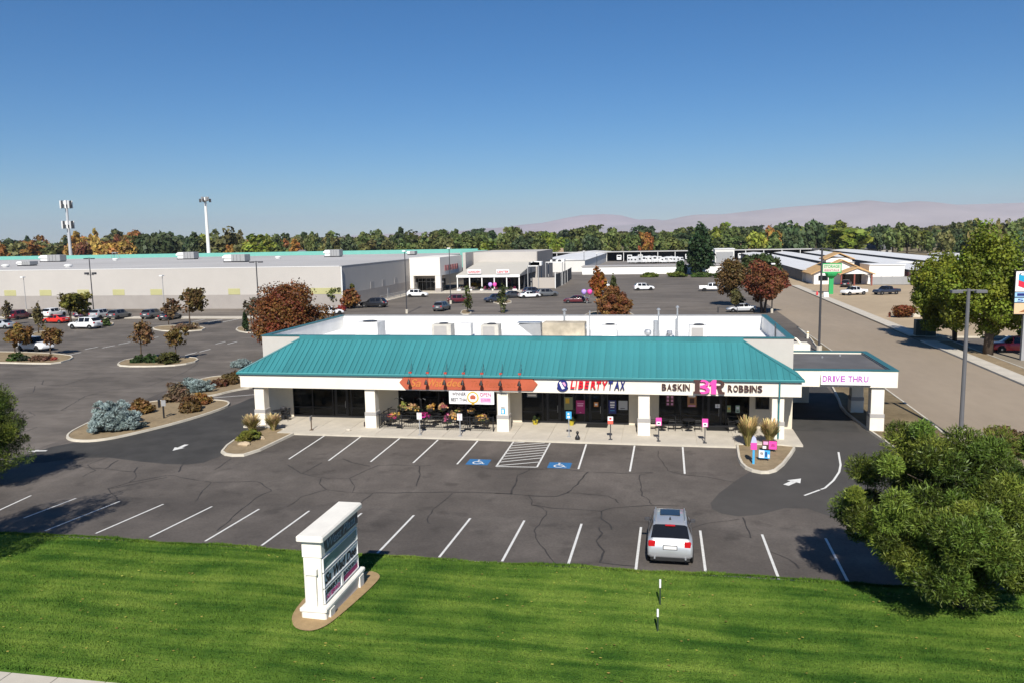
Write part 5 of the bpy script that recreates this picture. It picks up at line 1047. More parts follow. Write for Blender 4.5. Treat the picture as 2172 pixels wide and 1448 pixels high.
# ornamental grasses
def fountain_grass(label, cpx, hgt, seed, tip=(.62,.48,.24), n=420, spread=.55):
    g = G(*cpx, .1); t = thing('fountain_grass', label, 'grass clump', (float(g[0]), float(g[1]), .1), 0, 'ornamental grass clumps'); rs = np.random.RandomState(seed)
    for nm, nn_, hh0, colr in (('blades', n, hgt*.75, (.30,.26,.09)), ('plumes', n//2, hgt, tip)):
        a = rs.rand(nn_)*2*math.pi; sp = spread*np.sqrt(rs.rand(nn_)); hh_ = hh0*(.7+.4*rs.rand(nn_)); w0 = .02+.014*rs.rand(nn_); pa = a+math.pi/2
        bxp, byp = .12*np.cos(a)*rs.rand(nn_), .12*np.sin(a)*rs.rand(nn_)
        Q = np.zeros((nn_, 2, 4, 3))
        m1 = np.c_[bxp+sp*.4*np.cos(a), byp+sp*.4*np.sin(a), hh_*.65]; m2 = np.c_[bxp+sp*np.cos(a), byp+sp*np.sin(a), hh_]
        wv = np.c_[np.cos(pa)*w0, np.sin(pa)*w0, np.zeros(nn_)]; b0 = np.c_[bxp, byp, np.zeros(nn_)]
        fat = 2.2 if nm == 'plumes' else .9
        Q[:,0] = np.stack([b0-wv*.6, b0+wv*.6, m1+wv, m1-wv], 1); Q[:,1] = np.stack([m1-wv*fat, m1+wv*fat, m2+wv*.5, m2-wv*.5], 1)
        o = bpy.data.objects.new(nm, quick_mesh(nm, Q.reshape(-1, 3), nn_*2, 4, [LEAF], rs.rand(nn_*2), rs.rand(nn_*2))); link(o, t); o.color = (*colr, 1)
fountain_grass('tan fountain grass before the left column of the shop', (535,916), 1.15, 61, spread=.65)
fountain_grass('tan fountain grass right of the left column of the shop', (580,912), 1.1, 62)
fountain_grass('tall tan fountain grass at the left of the right planter', (1586,945), 1.75, 63, (.66,.50,.22), 520, .6)
fountain_grass('tan fountain grass before the right column by the downpipe', (1632,942), 1.5, 64, (.66,.50,.24), 480, .6)
def rock(label, cpx, sx_, sy_, sz_, seed, m_=None):
    g = G(*cpx, .1); r_ = random.Random(seed); mb = MB(); n_ = 8
    mb.lathe((0,0,0), [(1,0),(1.02,.35),(.8,.75),(.35,1.0)], n_); mb.v = [(x*sx_*r_.uniform(.85,1.15), y*sy_*r_.uniform(.85,1.15), z*sz_*r_.uniform(.85,1.1)) for x, y, z in mb.v]
    t = thing('landscape_rock', label, 'rock', (float(g[0]), float(g[1]), .1)); mb.build('stone', m_ or mat('sandstone', (.45,.35,.23), .95, .15, 4, .4, 12), t)
rock('flat sandstone rock on the left planter of the shop', (518,943), .45, .3, .22, 1); rock('small sandstone rock behind the yellow-green shrub', (554,930), .25, .2, .2, 2)
# trees and hedges of the far store lot
tree_px('maple_tree', 'bright orange upright tree in the store lot', (1268,676), 1249, 1291, 569, 632, ORNG, 71, 2600, 'egg', leaf=.24, gap=.15, tr=.14)
tree_px('columnar_tree', 'slim olive-green upright tree behind the rust bush-tree', (1302,660), 1292, 1313, 584, 640, (.07,.08,.022), 72, 1100, 'egg', leaf=.22)
tree_px('maple_tree', 'broad rust-brown tree just behind the flat roof', (1306,686), 1262, 1346, 609, 690, (.20,.088,.03), 73, 14000, 'egg', leaf=.17, clumps=70, tight=.24, gap=.06, tr=.15)
tree_px('sapling', 'thin green sapling by the dark red sport utility', (992,664), 981, 1003, 606, 660, (.09,.105,.03), 74, 420, 'egg', leaf=.2, gap=.4, tight=.4)
tree_px('sapling', 'thin green sapling before the charcoal sedan', (1063,664), 1053, 1077, 600, 664, (.08,.095,.03), 75, 500, 'egg', leaf=.2, gap=.4, tight=.4)
tree_px('pine_tree', 'tall dark green pine beside the white wall', (1488,584), 1448, 1518, 478, 584, (.035,.065,.022), 76, 7000, 'egg', leaf=.5, clumps=90, tight=.26)
tree_px('juniper', 'dark green juniper left of the tall pine', (1445,582), 1430, 1460, 553, 583, (.045,.085,.022), 77, 1500, 'dome', leaf=.38)
tree_px('ash_tree', 'red and rust spreading tree behind the right end of the shop', (1618,664), 1575, 1678, 562, 642, (.175,.068,.028), 78, 13000, 'round', leaf=.18, tr=.2, multi=2, clumps=60)
tree_px('ash_tree', 'rust and green tree left of the red spreading tree', (1563,650), 1524, 1590, 544, 628, (.135,.085,.028), 79, 9000, 'round', leaf=.2, tr=.16, clumps=55)
tree_px('elm_tree', 'dark green tree behind the red spreading tree', (1610,600), 1568, 1650, 532, 592, (.05,.07,.02), 80, 3500, 'round', leaf=.42, tr=.2)
tree_px('olive_tree', 'pale olive shrub-tree behind the silver sedan', (1562,655), 1547, 1582, 612, 655, (.13,.12,.045), 81, 1200, 'vase', leaf=.22)
HED = [(1360,1400,576,590,'leftmost'),(1415,1462,576,590,'second'),(1468,1512,576,590,'third'),(1515,1562,574,592,'rightmost')]
for i, (a, b, c, d, w_) in enumerate(HED): shrub('hedge', 'low green hedge beyond the store lot, %s of four' % w_, a, b, c, d, (.10,.125,.018) if i < 2 else (.06,.095,.018), 90+i, 1500, .34)
# right side
tree_px('shade_tree', 'tall yellow-green shade tree right of the light pole', (2095,752), 1982, 2178, 478, 722, (.165,.205,.020), 101, 64000, 'egg', leaf=.14, clumps=170, tight=.195, gap=.08, tr=.42, limbs=9)
tree_px('shade_tree', 'broad yellow-green shade tree left of the tall one', (2025,724), 1922, 2072, 540, 695, (.168,.205,.020), 102, 44000, 'round', leaf=.14, clumps=130, tight=.21, gap=.08, tr=.11, multi=4, limbs=6)
tree_px('shade_tree', 'dark green tree cut by the right edge behind the fuel sign', (2215,735), 2150, 2290, 600, 730, (.11,.14,.02), 103, 6000, leaf=.26, clumps=60)
tree_px('scrub_bush', 'brown and green scrub behind the large pine at the right edge', (2150,962), 2088, 2225, 894, 975, (.15,.095,.045), 104, 6000, 'dome', leaf=.12, cat='bush', clumps=70, tight=.22)
tree_px('clipped_bush', 'rust-coloured clipped round bush at the corner lot', (1917,674), 1896, 1938, 645, 674, (.21,.075,.026), 105, 9000, 'round', leaf=.11, cat='bush', clumps=260, tight=.30, gap=0.0, tr=.08)
# the two pines of the front lawn and their neighbour out of frame
def pine(label, x, y, h, zbot, rx, seed, n, col=(.102,.140,.021), ry=None):
    z0 = gz(y)+.05; t = thing('pine_tree', label, 'tree', (x, y, z0)); rz = (h-zbot)/2
    c = bpy.data.objects.new('crown', crown_mesh(seed, rx*1.06, (ry or rx)*1.06, rz*1.04, n, .078, 'round', 230, .13, .02, needle=True, lumpy=.75)); link(c, t); c.location = (0, 0, zbot+rz); c.color = (*col, 1)
    c2 = bpy.data.objects.new('shaded_inner_foliage', crown_mesh(seed+1, rx*.70, (ry or rx)*.70, rz*.74, n//4, .075, 'round', 130, .2, .0, needle=True, lumpy=.4)); link(c2, t); c2.location = (0, 0, zbot+rz*.95); c2.color = (col[0]*.45, col[1]*.5, col[2]*.7, 1)  # inner needles darker: shade between the tufts put into their colour
    trunk_mb(seed, h*.8, .11, zbot+rz, rx*.8, rz, 10, 3).build('trunk', BARK, t, smooth=True); return t
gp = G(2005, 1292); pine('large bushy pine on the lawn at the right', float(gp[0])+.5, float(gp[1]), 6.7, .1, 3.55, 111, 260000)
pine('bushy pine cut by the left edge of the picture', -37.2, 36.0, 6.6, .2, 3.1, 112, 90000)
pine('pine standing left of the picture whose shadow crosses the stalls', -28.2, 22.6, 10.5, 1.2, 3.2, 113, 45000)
# cut-leaf scatter on the lawn
# ------------------------------------------------------------------ the big store behind
SX1, SY0 = -60.6, 143.0; SH = float(V(300, 571, SY0)[2])
MSTORE = mat('store_wall', (.47,.44,.405), .9, .03, .3, spec=.15, stain=.04, sscale=.05); MBASE = mat('store_block', (.33,.30,.275), .9, .06, .6, spec=.15)
MROOF = mat('store_roof', (.43,.415,.40), .9, .05, .08, spec=.15, stain=.08, sscale=.03)
MINT2 = mat('muted_mint', (.15,.40,.34), .7, .05, .5)
st = thing('warehouse_store', 'very long off-white warehouse store with grey wainscot and mint parapet', 'building')
bx(-260, SX1, SY0, SY0+.6, 2.75, SH).build('front_wall', MSTORE, st); bx(-260, SX1+.06, SY0-.06, SY0+.6, 0, 2.75).build('front_wainscot', MBASE, st)
bx(SX1-.6, SX1, SY0+.6, 256, 2.75, SH).build('side_wall', MSTORE, st); bx(SX1-.6, SX1+.06, SY0+.6, 256, 0, 2.75).build('side_wainscot', MBASE, st)
bx(-260, SX1-.6, SY0+.6, 256, SH-.5, SH-.12).build('flat_roof', MROOF, st)
bx(-260, SX1, 256, 256.5, 0, SH+1.15).build('back_parapet', MINT2, st)
bx(SX1-.35, SX1+.04, SY0, 184, SH, SH+.12).build('side_coping', GREYM, st)
bx(-260, SX1-.35, SY0-.04, SY0+.3, SH, SH+.10).build('front_coping', WHITE, st)
PAN = mat('olive_panel', (.42,.40,.20), .85, .05, .6)
for i, xx in enumerate((10,85,165,240,320,405,485)):
    a, b = float(V(xx, 630, SY0)[0]), float(V(xx+25, 630, SY0)[0]); MB().cbox(a, b, SY0-.05, SY0+.02, 2.78, 3.95, .04).build('wall_panel', PAN, st)
a = float(V(657, 630, SY0)[0]); MB().cbox(a, SX1-.2, SY0-.05, SY0+.02, 2.78, 3.95, .04).build('wall_panel', PAN, st)
for yy in (158, 165, 173, 181): bx(SX1-.02, SX1+.05, yy, yy+1.9, 2.78, 4.2).build('wall_panel', BAND, st)
MB().tube([(SX1+.12,SY0-.2,0),(SX1+.12,SY0-.2,SH)], .12, 6).build('corner_downpipe', WHITE, st)
bx(SX1+.05,SX1+.12,168,169.1,0,2.2).build('side_door', GREYM, st)
def roof_unit(x, y0_, y1_, Yr, wpx, label):
    A = V(x, y1_, Yr); s = depth(A)/FPX; wd = wpx*s; z1 = float(V(x, y0_, Yr)[2]); zb_ = SH-.12
    t = thing('store_roof_unit', label, 'rooftop unit', (float(A[0]), Yr, zb_)); h_ = max(1.2, z1-zb_)
    MB().cbox(-wd*.10, wd*.5, -1.4, 1.4, .3, h_, .05).build('casing', GREYM, t); bx(-wd*.5+.2, wd*.5-.2, -1.2, 1.2, 0, .3).build('curb', DARKM, t)
    MB().wallprism([(-wd*.5,h_*.55),(-wd*.5,h_*.72),(-wd*.38,h_*.97),(-wd*.10,h_*.97),(-wd*.10,h_*.55)], -1.35, 1.35).build('hood', WHITE, t)
    bx(-wd*.42, -wd*.12, -1.2, 1.2, .32, h_*.5).build('lower_hood', WHITE, t); bx(-wd*.46, -wd*.11, -1.25, 1.25, h_*.5+.01, h_*.55-.01).build('louvre', DARKM, t)
    for k in range(3): bx(wd*(.0+.15*k), wd*(.012+.15*k), -1.42, -1.40, .35, h_-.1).build('panel_seam', DARKM, t)
roof_unit(112, 541, 555, 215, 52, 'grey and white rooftop unit at the left of the store roof')
roof_unit(398, 535, 551, 222, 42, 'grey and white rooftop unit in the middle of the store roof')
roof_unit(502, 540, 564, 185, 52, 'large grey and white rooftop unit nearest the store corner')
roof_unit(707, 530, 547, 225, 36, 'grey and white rooftop unit left of the store entrance block')
roof_unit(874, 534, 545, 235, 18, 'small white rooftop unit behind the store entrance block')
roof_unit(58, 556, 566, 178, 34, 'low dark rooftop unit at the far left of the store roof')
def small_vent(x, y, label):
    A = G(x, y, SH); t = thing('store_roof_vent', label, 'vent', (float(A[0]), float(A[1]), SH-.12)); MB().lathe((0,0,0), [(.7,0),(.7,.25),(.9,.3),(.9,.55),(.3,.7)], 10).build('cap', WHITE, t)
small_vent(145, 566, 'low white roof vent near the left lamp pole'); small_vent(245, 552, 'white vent with frame on the store roof'); small_vent(12, 566, 'white roof vent at the left edge'); small_vent(590, 548, 'small vent near the mint parapet')
t = thing('satellite_frame', 'grey steel frame on the store roof right of the left lamp pole', 'frame', (float(G(245,550,SH)[0]), float(G(245,550,SH)[1]), SH-.12))
for a, b in ((-1.2,-.8),(1.2,-.8),(-1.2,.8),(1.2,.8)): MB().tube([(a,b,0),(a*.5,b*.5,2.2)], .08, 5).build('strut', GREYM, t)
bx(-.8,.8,-.6,.6,2.2,2.4).build('deck', GREYM, t)
# entrance block
EY0, EX0_, EX1_ = 184.0, -60.6, -52.9; EH = float(V(900, 547, EY0)[2]); EB = float(V(900, 585.5, EY0)[2])
MENT = mat('entrance_white', (.72,.68,.62), .85, .03, .4)
en = thing('store_entrance', 'bright white entrance block of the warehouse store on pillars', 'entrance')
bx(EX0_+.1, EX1_, EY0, 205, EB, EH).build('block', MENT, en)
for a, b in ((EX0_+.1, EX0_+1.0), (EX1_-1.3, EX1_)):
    p = bx(a, b, EY0+.05, EY0+1.3, 1.0, EB).build('pillar', MENT, en); bx(a-.08, b+.08, EY0-.03, EY0+1.38, 0, 1.0).build('pillar_base', MBASE, p)
bx(EX0_+.1, EX1_-.2, EY0+5, EY0+5.3, 0, EB-.9).build('glass_front', GLASS, en); bx(EX0_+.1, EX1_-.2, EY0+4.9, EY0+5.3, EB-.9, EB).build('bulkhead', MBASE, en)
for k in range(7): bx(EX0_+.6+k*1.05, EX0_+.68+k*1.05, EY0+4.9, EY0+5, 0, EB-.9).build('mullion', GREYM, en)
bx(EX0_+.6, EX1_-.5, EY0+4.88, EY0+4.98, 2.3, 2.4).build('transom', GREYM, en)
P_SREDG = flat('faded_red', (.30,.10,.10)); o = letter('wall_lettering', 'STORE', EX1_+.02, EY0+5, EB+.9, 9, 1.6, .2, P_SREDG, en, rz=R(90)) if False else None
for k in range(6): bx(EX1_+.01, EX1_+.15, EY0+4+k*2.2, EY0+5.4+k*2.2, EB+1.0, EB+2.3).build('wall_letter', P_SREDG, en)
# garden centre with its lean-to canopy
GY0, GX0, GX1 = 189.5, -50.4, -34.6; CH = float(V(1030, 583.5, GY0)[2]); 
gc = thing('garden_centre', 'garden centre wing with pale sloping canopy and open bays', 'building')
bkY = 214; BT = float(V(1075, 535, bkY)[2]); RZ_ = float(V(1040, 556, 209)[2])
bx(EX1_+.1, GX1+.2, bkY, bkY+30, 0, BT).build('rear_wall', MSTORE, gc); bx(GX1+.21, GX1+.4, bkY, bkY+30, 0, BT+.02).build('rear_side', MBASE, gc)
bx(-52.7, -51.9, 205.1, 232, EB, EH+.6).build('link_wall', MSTORE, gc); bx(-60.4, -52.0, 232.1, 232.5, EB, EH+.7).build('link_parapet', MINT2, gc)
CNV = mat('canvas_roof', (.50,.47,.41), .85, .04, .3, spec=.2)
MB().add([(GX0,GY0,CH),(GX1,GY0,CH),(GX1,bkY-.02,RZ_),(GX0,bkY-.02,RZ_),(GX0,GY0,CH-.35),(GX1,GY0,CH-.35),(GX1,bkY-.02,RZ_-.35),(GX0,bkY-.02,RZ_-.35)], [(0,1,2,3),(7,6,5,4),(0,4,5,1),(1,5,6,2),(2,6,7,3),(3,7,4,0)]).build('canopy_roof', CNV, gc)
bx(GX0, GX1, GY0-.1, GY0-.01, CH-.6, CH).build('canopy_edge', WHITE, gc)
MB().add([(GX1,GY0,CH-.36),(GX1,bkY-.1,CH-.36),(GX1,bkY-.1,RZ_-.36)], [(0,1,2)]).build('gable_glazing', BAND, gc)
for k in range(6):
    xx = GX0+.2+(GX1-GX0-.4)*k/5; bx(xx-.12, xx+.12, GY0+.05, GY0+.3, 0, CH-.6).build('canopy_post', WHITE, gc)
bx(GX0, GX1, GY0+7, GY0+7.3, 0, CH-.4).build('inner_wall', DARKM, gc)
for k in range(5):
    a = GX0+.5+(GX1-GX0-.4)*k/5; bx(a, a+2.5, GY0+6.9, GY0+6.99, .2, CH-.8).build('shop_window', GLASS, gc)
for x0, x1, w_ in ((992,1020,'GARDEN'),(1053,1080,'CENTER')):
    t = thing('canopy_sign', 'small red %s sign on the garden centre canopy' % ('left' if x0 < 1000 else 'right'), 'sign'); A = V(x0, 580, GY0); B = V(x1, 574, GY0)
    bx(float(A[0]), float(B[0]), GY0-.02, GY0+.2, float(A[2])-.1, float(B[2])+.25).build('board', P_WHITE, t); letter('lettering', w_, float(A[0])+.15, GY0-.025, float(A[2])+.05, float(B[0]-A[0])-.3, .55, .05, P_RED, t, bold=.02)
slab_path('store_walk', -62, -33, 184.6-3.5, 190.4-1.2, .15, 4.8)
# outdoor sales yard fence and shade frames
yd = thing('yard_fence', 'dark mesh fence curving round the outdoor sales yard', 'fence'); fx = [G2(x, y) for x, y in ((1178,612),(1190,606),(1203,599),(1212,592))]
FEN = mat('mesh_dark', (.03,.03,.032), .7, .1, 1)
for (a, b) in zip(fx[:-1], fx[1:]):
    d = Vector((b[0]-a[0], b[1]-a[1], 0)); L = d.length; mb = MB().box(0, L, -.05, .05, .1, 3.4); mb.xf(Matrix.Translation((a[0], a[1], 0)) @ Matrix.Rotation(math.atan2(d.y, d.x), 4, 'Z')); mb.build('mesh_panel', FEN, yd)
    MB().cyl(a[0], a[1], 0, 3.9, .12, 8).build('post', WHITE, yd)
yw = bx(*[G2(1122,615)[0], G2(1178,612)[0]], 197.2, 197.4, .0, 2.6).build('yard_wall', mat('yard_screen', (.42,.38,.34), .9, .05, .4)); tag(yw, 'pale screen wall of the outdoor sales yard', 'wall')
def frame(label, x0, x1, ytop, ybase, seed):
    a, b = G2(x0, ybase), G2(x1, ybase); Y = a[1]; h_ = float(V(x0, ytop, Y)[2]); t = thing('storage_rack', label, 'rack', (a[0], Y, 0))
    W = b[0]-a[0]
    for x_ in (0, W):
        for y_ in (0, 5): bx(x_-.1, x_+.1, y_-.1, y_+.1, 0, h_).build('post', GREYM, t)
    MB().box(0, W, 0, .15, h_-.2, h_).build('beam', WHITE, t); MB().box(0, W, 4.9, 5.05, h_-.2, h_).build('beam', WHITE, t); r_ = random.Random(seed)
    for k in range(6): MB().cbox(0, 1.0, 0, 2.5, 0, r_.uniform(.4,1.0), .05).build('crate', WHITE if k % 2 else DARKM, t, (W*k/6+.1, 1.0, h_))
frame('steel rack with stacked white goods in the sales yard', 1158, 1193, 556, 606, 4); frame('steel rack near the garden centre gable', 1120, 1142, 564, 612, 5)
# plant and goods displays along the front of the garden centre
r_ = random.Random(9)
for k in range(16):
    x = GX0+1+(GX1-GX0-2)*k/15+r_.uniform(-.3,.3); c = r_.choice([(.06,.10,.02),(.35,.30,.28),(.45,.42,.40),(.3,.05,.12),(.10,.09,.05)])
    t = thing('display_stand', 'low display of garden goods, number %s from the left, before the garden centre' % ('one two three four five six seven eight nine ten eleven twelve thirteen fourteen fifteen sixteen'.split()[k]), 'display', (x, GY0-1.2+r_.uniform(-.4,.4), .15), r_.uniform(-.3,.3), 'garden goods displays')
    MB().cbox(-.5,.5,-.35,.35,0,.35,.03).build('box', DARKM if k % 3 else WHITE, t); o = bpy.data.objects.new('goods', crown_mesh(300+k, .5, .35, .35, 90, .18, 'dome', 8, .4, 0)); link(o, t); o.location = (0,0,.62); o.color = (*c, 1)
t = thing('inflatable_figure', 'tall white inflatable figure before the garden centre', 'inflatable', (G2(985,604)[0], GY0-.6, .1)); MB().lathe((0,0,0), [(.7,0),(.8,.6),(.5,1.3),(.75,1.9),(.5,2.5),(.55,3.2),(.25,3.9),(.08,4.3)], 12).build('body', WHITE, t, smooth=True)
for s in (-1, 1): MB().tube([(s*.5,0,1.8),(s*1.1,0,2.3),(s*1.3,0,2.0)], [.22,.18,.1], 8).build('arm', WHITE, t, smooth=True)
t = thing('flower_display', 'wide orange-yellow flower display before the garden centre', 'display', (*G2(1004,614), .15)); MB().cbox(-2.6,2.6,-.7,.7,0,.5,.05).build('bench', DARKM, t); o = bpy.data.objects.new('flowers', crown_mesh(320, 2.7, .8, .7, 900, .2, 'dome', 40, .25, 0)); link(o, t); o.location = (0,0,1.0); o.color = (.42,.22,.02,1)
def balloons(px_, py_, label, h_):
    g = G2(px_, py_); t = thing('balloon_pair', label, 'balloons', (*g, 0)); s = depth((*g, 0))/FPX; z = h_; P_B = (P_PINK, flat('lilac', (.45,.32,.75)))
    for k, (dx, m_) in enumerate(((.55,P_B[0]),(-.55,P_B[1]))): MB().lathe((dx,0,z), [(.05,-.62),(.35,-.4),(.52,0),(.42,.35),(.1,.5)], 12).build('balloon', m_, t, smooth=True); MB().tube([(dx,0,z-.6),(0,0,.1)], .015, 4).build('string', WHITE, t)
    bx(-.15,.15,-.15,.15,0,.1).build('weight', DARKM, t)
balloons(1245, 645, 'pink and lilac balloons beside the orange tree', 2.3); balloons(1045, 618, 'pink and lilac balloons before the garden centre', 1.6)
for k, (x0, lab) in enumerate(((868,'left'),(880,'right'))):
    t = thing('ice_chest', 'white ice chest by the store entrance, %s of two' % lab, 'ice chest', (*G2(x0, 619), .15)); MB().cbox(-.6,.6,-.45,.45,0,2.1,.04).build('cabinet', WHITE, t); bx(-.5,.5,-.47,-.45,1.0,1.7).build('door', GREYM, t)
t = thing('cart_corral', 'grey steel cart corral along the store side wall', 'cart corral', (-59.0, 170, 0), R(88))
for y_ in (-.8,.8):
    for z_ in (.4,.9): MB().tube([(-8,y_,z_),(8,y_,z_)], .06, 5).build('rail', GREYM, t)
    for k in range(5): MB().cyl(-8+4*k, y_, 0, .95, .05, 6).build('post', GREYM, t)
slab_path('side_walk', -60.4, -57.6, 150, 180.8, .14, 5, 'y')
# lamp poles
def pole(label, base, ytop, heads='T', r=.10, col=None, extra=None, name='lamp_pole'):
    g = G(*base); Y = float(g[1]); h_ = float(V(base[0], ytop, Y)[2])-float(g[2]); t = thing(name, label, 'lamp pole', (float(g[0]), Y, float(g[2]))); m_ = col or DARKM
    MB().cyl(0,0,.0,.7,r*2.4,10).build('footing', KERB, t); MB().cyl(0,0,.7,h_,r,10,r*.75).build('mast', m_, t)
    if heads == 'T':
        MB().tube([(-.7,0,h_-.1),(.7,0,h_-.1)], .05, 6).build('arm', m_, t)
        for s in (-1, 1): MB().cbox(-.32,.32,-.22,.22,-.13,.05,.03).build('lamp_head', m_, t, (s*.68,0,h_-.12))
    elif heads == '1': MB().cbox(-.3,.3,-.55,.25,-.1,.1,.03).build('lamp_head', WHITE, t, (0,0,h_))
    if extra:
        z = float(V(base[0], extra, Y)[2])-float(g[2])
        for s in (-1, 1): MB().cbox(-.35,.35,-.25,.25,-.22,.15,.05).build('flood_lamp', m_, t, (s*.75,0,z))
        MB().tube([(-.7,0,z-.3),(.7,0,z-.3)], .05, 5).build('flood_arm', m_, t)
    return t
pole('dark lamp pole with two extra floodlights in the left lot', (200,674), 547, extra=580)
pole('dark lamp pole beside the rust-brown tree', (552,702), 554)
pole('tall thin lamp pole before the store side wall', (863,665), 533, '1', col=DARKM)
pole('lamp pole beside the dark red sport utility', (956,645), 527, '1')
pole('tall dark lamp pole at the side road behind the canopy', (1737,746), 526, 'T', .13)
pole('tall grey lamp pole at the right beside the pine', (2037,932), 613, 'T', .14, mat('pole_grey', (.12,.12,.125), .5, .08, 2))
pole('thin lamp pole beside the red spreading tree', (1637,664), 560, '1', .09)
pole('short lamp pole with a pale head before the store wall at the far left', (57,664), 588, '1', .07, GREYM); pole('short lamp pole with a pale head before the middle of the store wall', (350,666), 585, '1', .07, GREYM)
pole('thin pole left of the boat yard', (1239,577), 533, '1', .1); pole('thin pole right of the pale shed', (1266,572), 538, '1', .1)
# towers
def tower(label, x, ytop, Yr, kind):
    A = V(x, ytop, Yr); t = thing('cell_tower' if kind == 'cell' else 'stadium_light', label, 'tower', (float(V(x+5, 540, Yr)[0]), Yr, 0)); h_ = float(A[2]); TW = mat('tower_grey', (.45,.46,.48), .5, .05, 1)
    MB().cyl(0,0,0,h_,.75 if kind == 'cell' else .85,12,.45).build('mast', TW if kind == 'cell' else WHITE, t)
    if kind == 'cell':
        for z in (h_-1.8, h_-10.0):
            rg = MB(); n_ = 12
            MB().lathe((0,0,z-.1), [(1.9,0),(2.0,.1),(2.0,.25),(1.9,.3)], 16).build('platform', TW, t)
            for k in range(n_):
                a = 2*math.pi*k/n_; o = MB().cbox(-.28,.28,-.15,.15,-1.5,1.6,.03).build('antenna', WHITE if k % 3 else DARKM, t, (2.2*math.cos(a),2.2*math.sin(a),z)); o.rotation_euler = (0,0,a+math.pi/2)
    else:
        for k in range(9):
            a = 2*math.pi*k/9; rr = 1.9 if k % 2 else 1.2; o = MB().cbox(-.4,.4,-.25,.25,-.7,.7,.05).build('lamp', DARKM if k % 2 else GREYM, t, (rr*math.cos(a),rr*math.sin(a),h_-.5-.8*(k%2))); o.rotation_euler = (0,0,a)
        MB().lathe((0,0,h_-1.6), [(.5,0),(1.6,.15),(1.6,.3),(.5,.4)], 12).build('ring', GREYM, t)
tower('grey cell tower with two rings of antennas at the far left', 145, 425, 290, 'cell'); tower('white mast with a cluster of lamps beyond the store', 438, 419, 300, 'mast')
# ------------------------------------------------------------------ self storage, boat yard, fuel sign, street furniture
SHEDW = mat('shed_wall', (.62,.60,.56), .8, .04, .3); SHEDR = mat('shed_roof', (.70,.69,.67), .55, .04, .15, stain=.06, sscale=.05); DOORD = mat('dark_door', (.06,.06,.07), .6, .1, .5); DOORR = mat('red_door', (.16,.045,.05), .6, .1, .5)
def shed(label, x0, x1, y0, y1, h, door=None, nd=18, name='storage_shed'):
    t = thing(name, label, 'shed', ((x0+x1)/2, y0, 0)); hx = (x1-x0)/2; L = y1-y0
    bx(-hx+.05, hx, 0, L, 0, h).build('wall', SHEDW, t)
    MB().add([(-hx-.3,-.3,h),(hx+.3,-.3,h),(hx+.3,L+.3,h),(-hx-.3,L+.3,h),(0,-.3,h+.5),(0,L+.3,h+.5)], [(0,1,4),(3,5,2),(0,4,5,3),(1,2,5,4),(0,3,2,1)]).build('roof', SHEDR, t)
    bx(-hx-.02, -hx+.048, .2, L-.2, h-.55, h-.05).build('lintel', DOORD, t)
    for k in range(nd):
        a = .4+(L-.8)*k/nd; b = a+(L-.8)/nd-.35; bx(-hx, -hx+.045, a, b, .05, h-.6).build('roller_door', door or DOORD, t)
    return t
shed('pale-roofed storage shed nearest the side road', 34.5, 45, 216, 400, 3.0)
shed('long storage shed second from the side road', 49, 57, 262, 440, 3.1)
shed('storage shed with dark red doors behind the office', 56.5, 66, 197, 238, 3.4, DOORR, 14)
shed('long storage shed behind the red-doored one', 62, 73, 248, 440, 3.1)
shed('storage shed farthest to the right with dark doors', 78, 91, 232, 410, 3.2, None, 30)
shed('pale storage shed beyond the yard at the right', 98, 110, 240, 330, 3.2)
shed('large pale shed left of the boat yard', -45, -28, 281, 420, 4.1, None, 20)
# white low storage row with grey roof
t = thing('storage_row', 'low white storage row with flat grey roof beyond the store lot', 'building', (0, 0, 0)); bx(-27, 21, 262, 271, 0, 2.5).build('wall', WHITE, t); bx(-27.3, 21.3, 261.7, 271.3, 2.5, 2.7).build('roof', mat('low_roof', (.38,.36,.34), .8, .05, .3), t)
struct('yard_paving', MB().sheet([(-60,262),(110,262),(110,420),(-60,420)], .006), mat('yard_gravel', (.20,.18,.16), .95, .08, .2, stain=.1, sscale=.05))
t = thing('tall_storage_building', 'tall white storage building behind the tall pine', 'building', (24.5, 352, 0)); bx(-4,4,0,12,0,5.6).build('wall', SHEDW, t); bx(-4.2,4.2,-.2,12.2,5.6,5.9).build('roof', SHEDR, t); bx(-3.5,3.5,-.03,-.001,.1,4.5).build('door', GREYM, t)
# carport with parked vehicles
cp = thing('long_carport', 'very long flat carport at the back of the boat yard', 'carport', (0, 384, 0)); bx(-68,68,0,11,4.3,4.55).build('roof', mat('carport_roof', (.48,.46,.43), .7, .05, .2), cp); bx(-68,68,10.7,11,0,4.3).build('back_wall', DOORD, cp)
for k in range(18): bx(-67.8+8*k-.12, -67.8+8*k+.12, .2, .44, 0, 4.3).build('post', WHITE, cp)
RVW = paint('rv_white', (.72,.72,.71)); RVD = glassy('rv_window', (.03,.03,.035), .1)
def make_rv():
    t = thing('camper', '', 'camper')
    MB().cbox(-1.2,1.2,-3.6,3.2,.7,3.1,.12).build('body', RVW, t); MB().cbox(-1.1,1.1,-4.4,-3.6,.7,1.9,.15).build('nose', RVW, t)
    for y_ in (-2.2,.2,2.0): bx(-1.215,-1.201,y_-.5,y_+.5,1.7,2.4).build('window', RVD, t)
    bx(-.8,.8,-3.62,-3.601,2.0,2.7).build('windscreen', RVD, t); MB().cbox(-.4,.4,-.5,.5,3.1,3.35,.05).build('roof_vent', GREYM, t)
    for x_ in (-1.05,1.05):
        for y_ in (-2.8,1.6): MB().lathe((0,0,-.12), [(.2,0),(.38,.02),(.38,.22),(.2,.24)], 12).xf(Matrix.Rotation(R(90), 4, 'Y')).build('wheel', RUB, t, (x_, y_, .38))
    return t
rv0 = None; rr = random.Random(12); ORD = ['first','second','third','fourth','fifth','sixth','seventh','eighth','ninth','tenth','eleventh','twelfth','thirteenth']
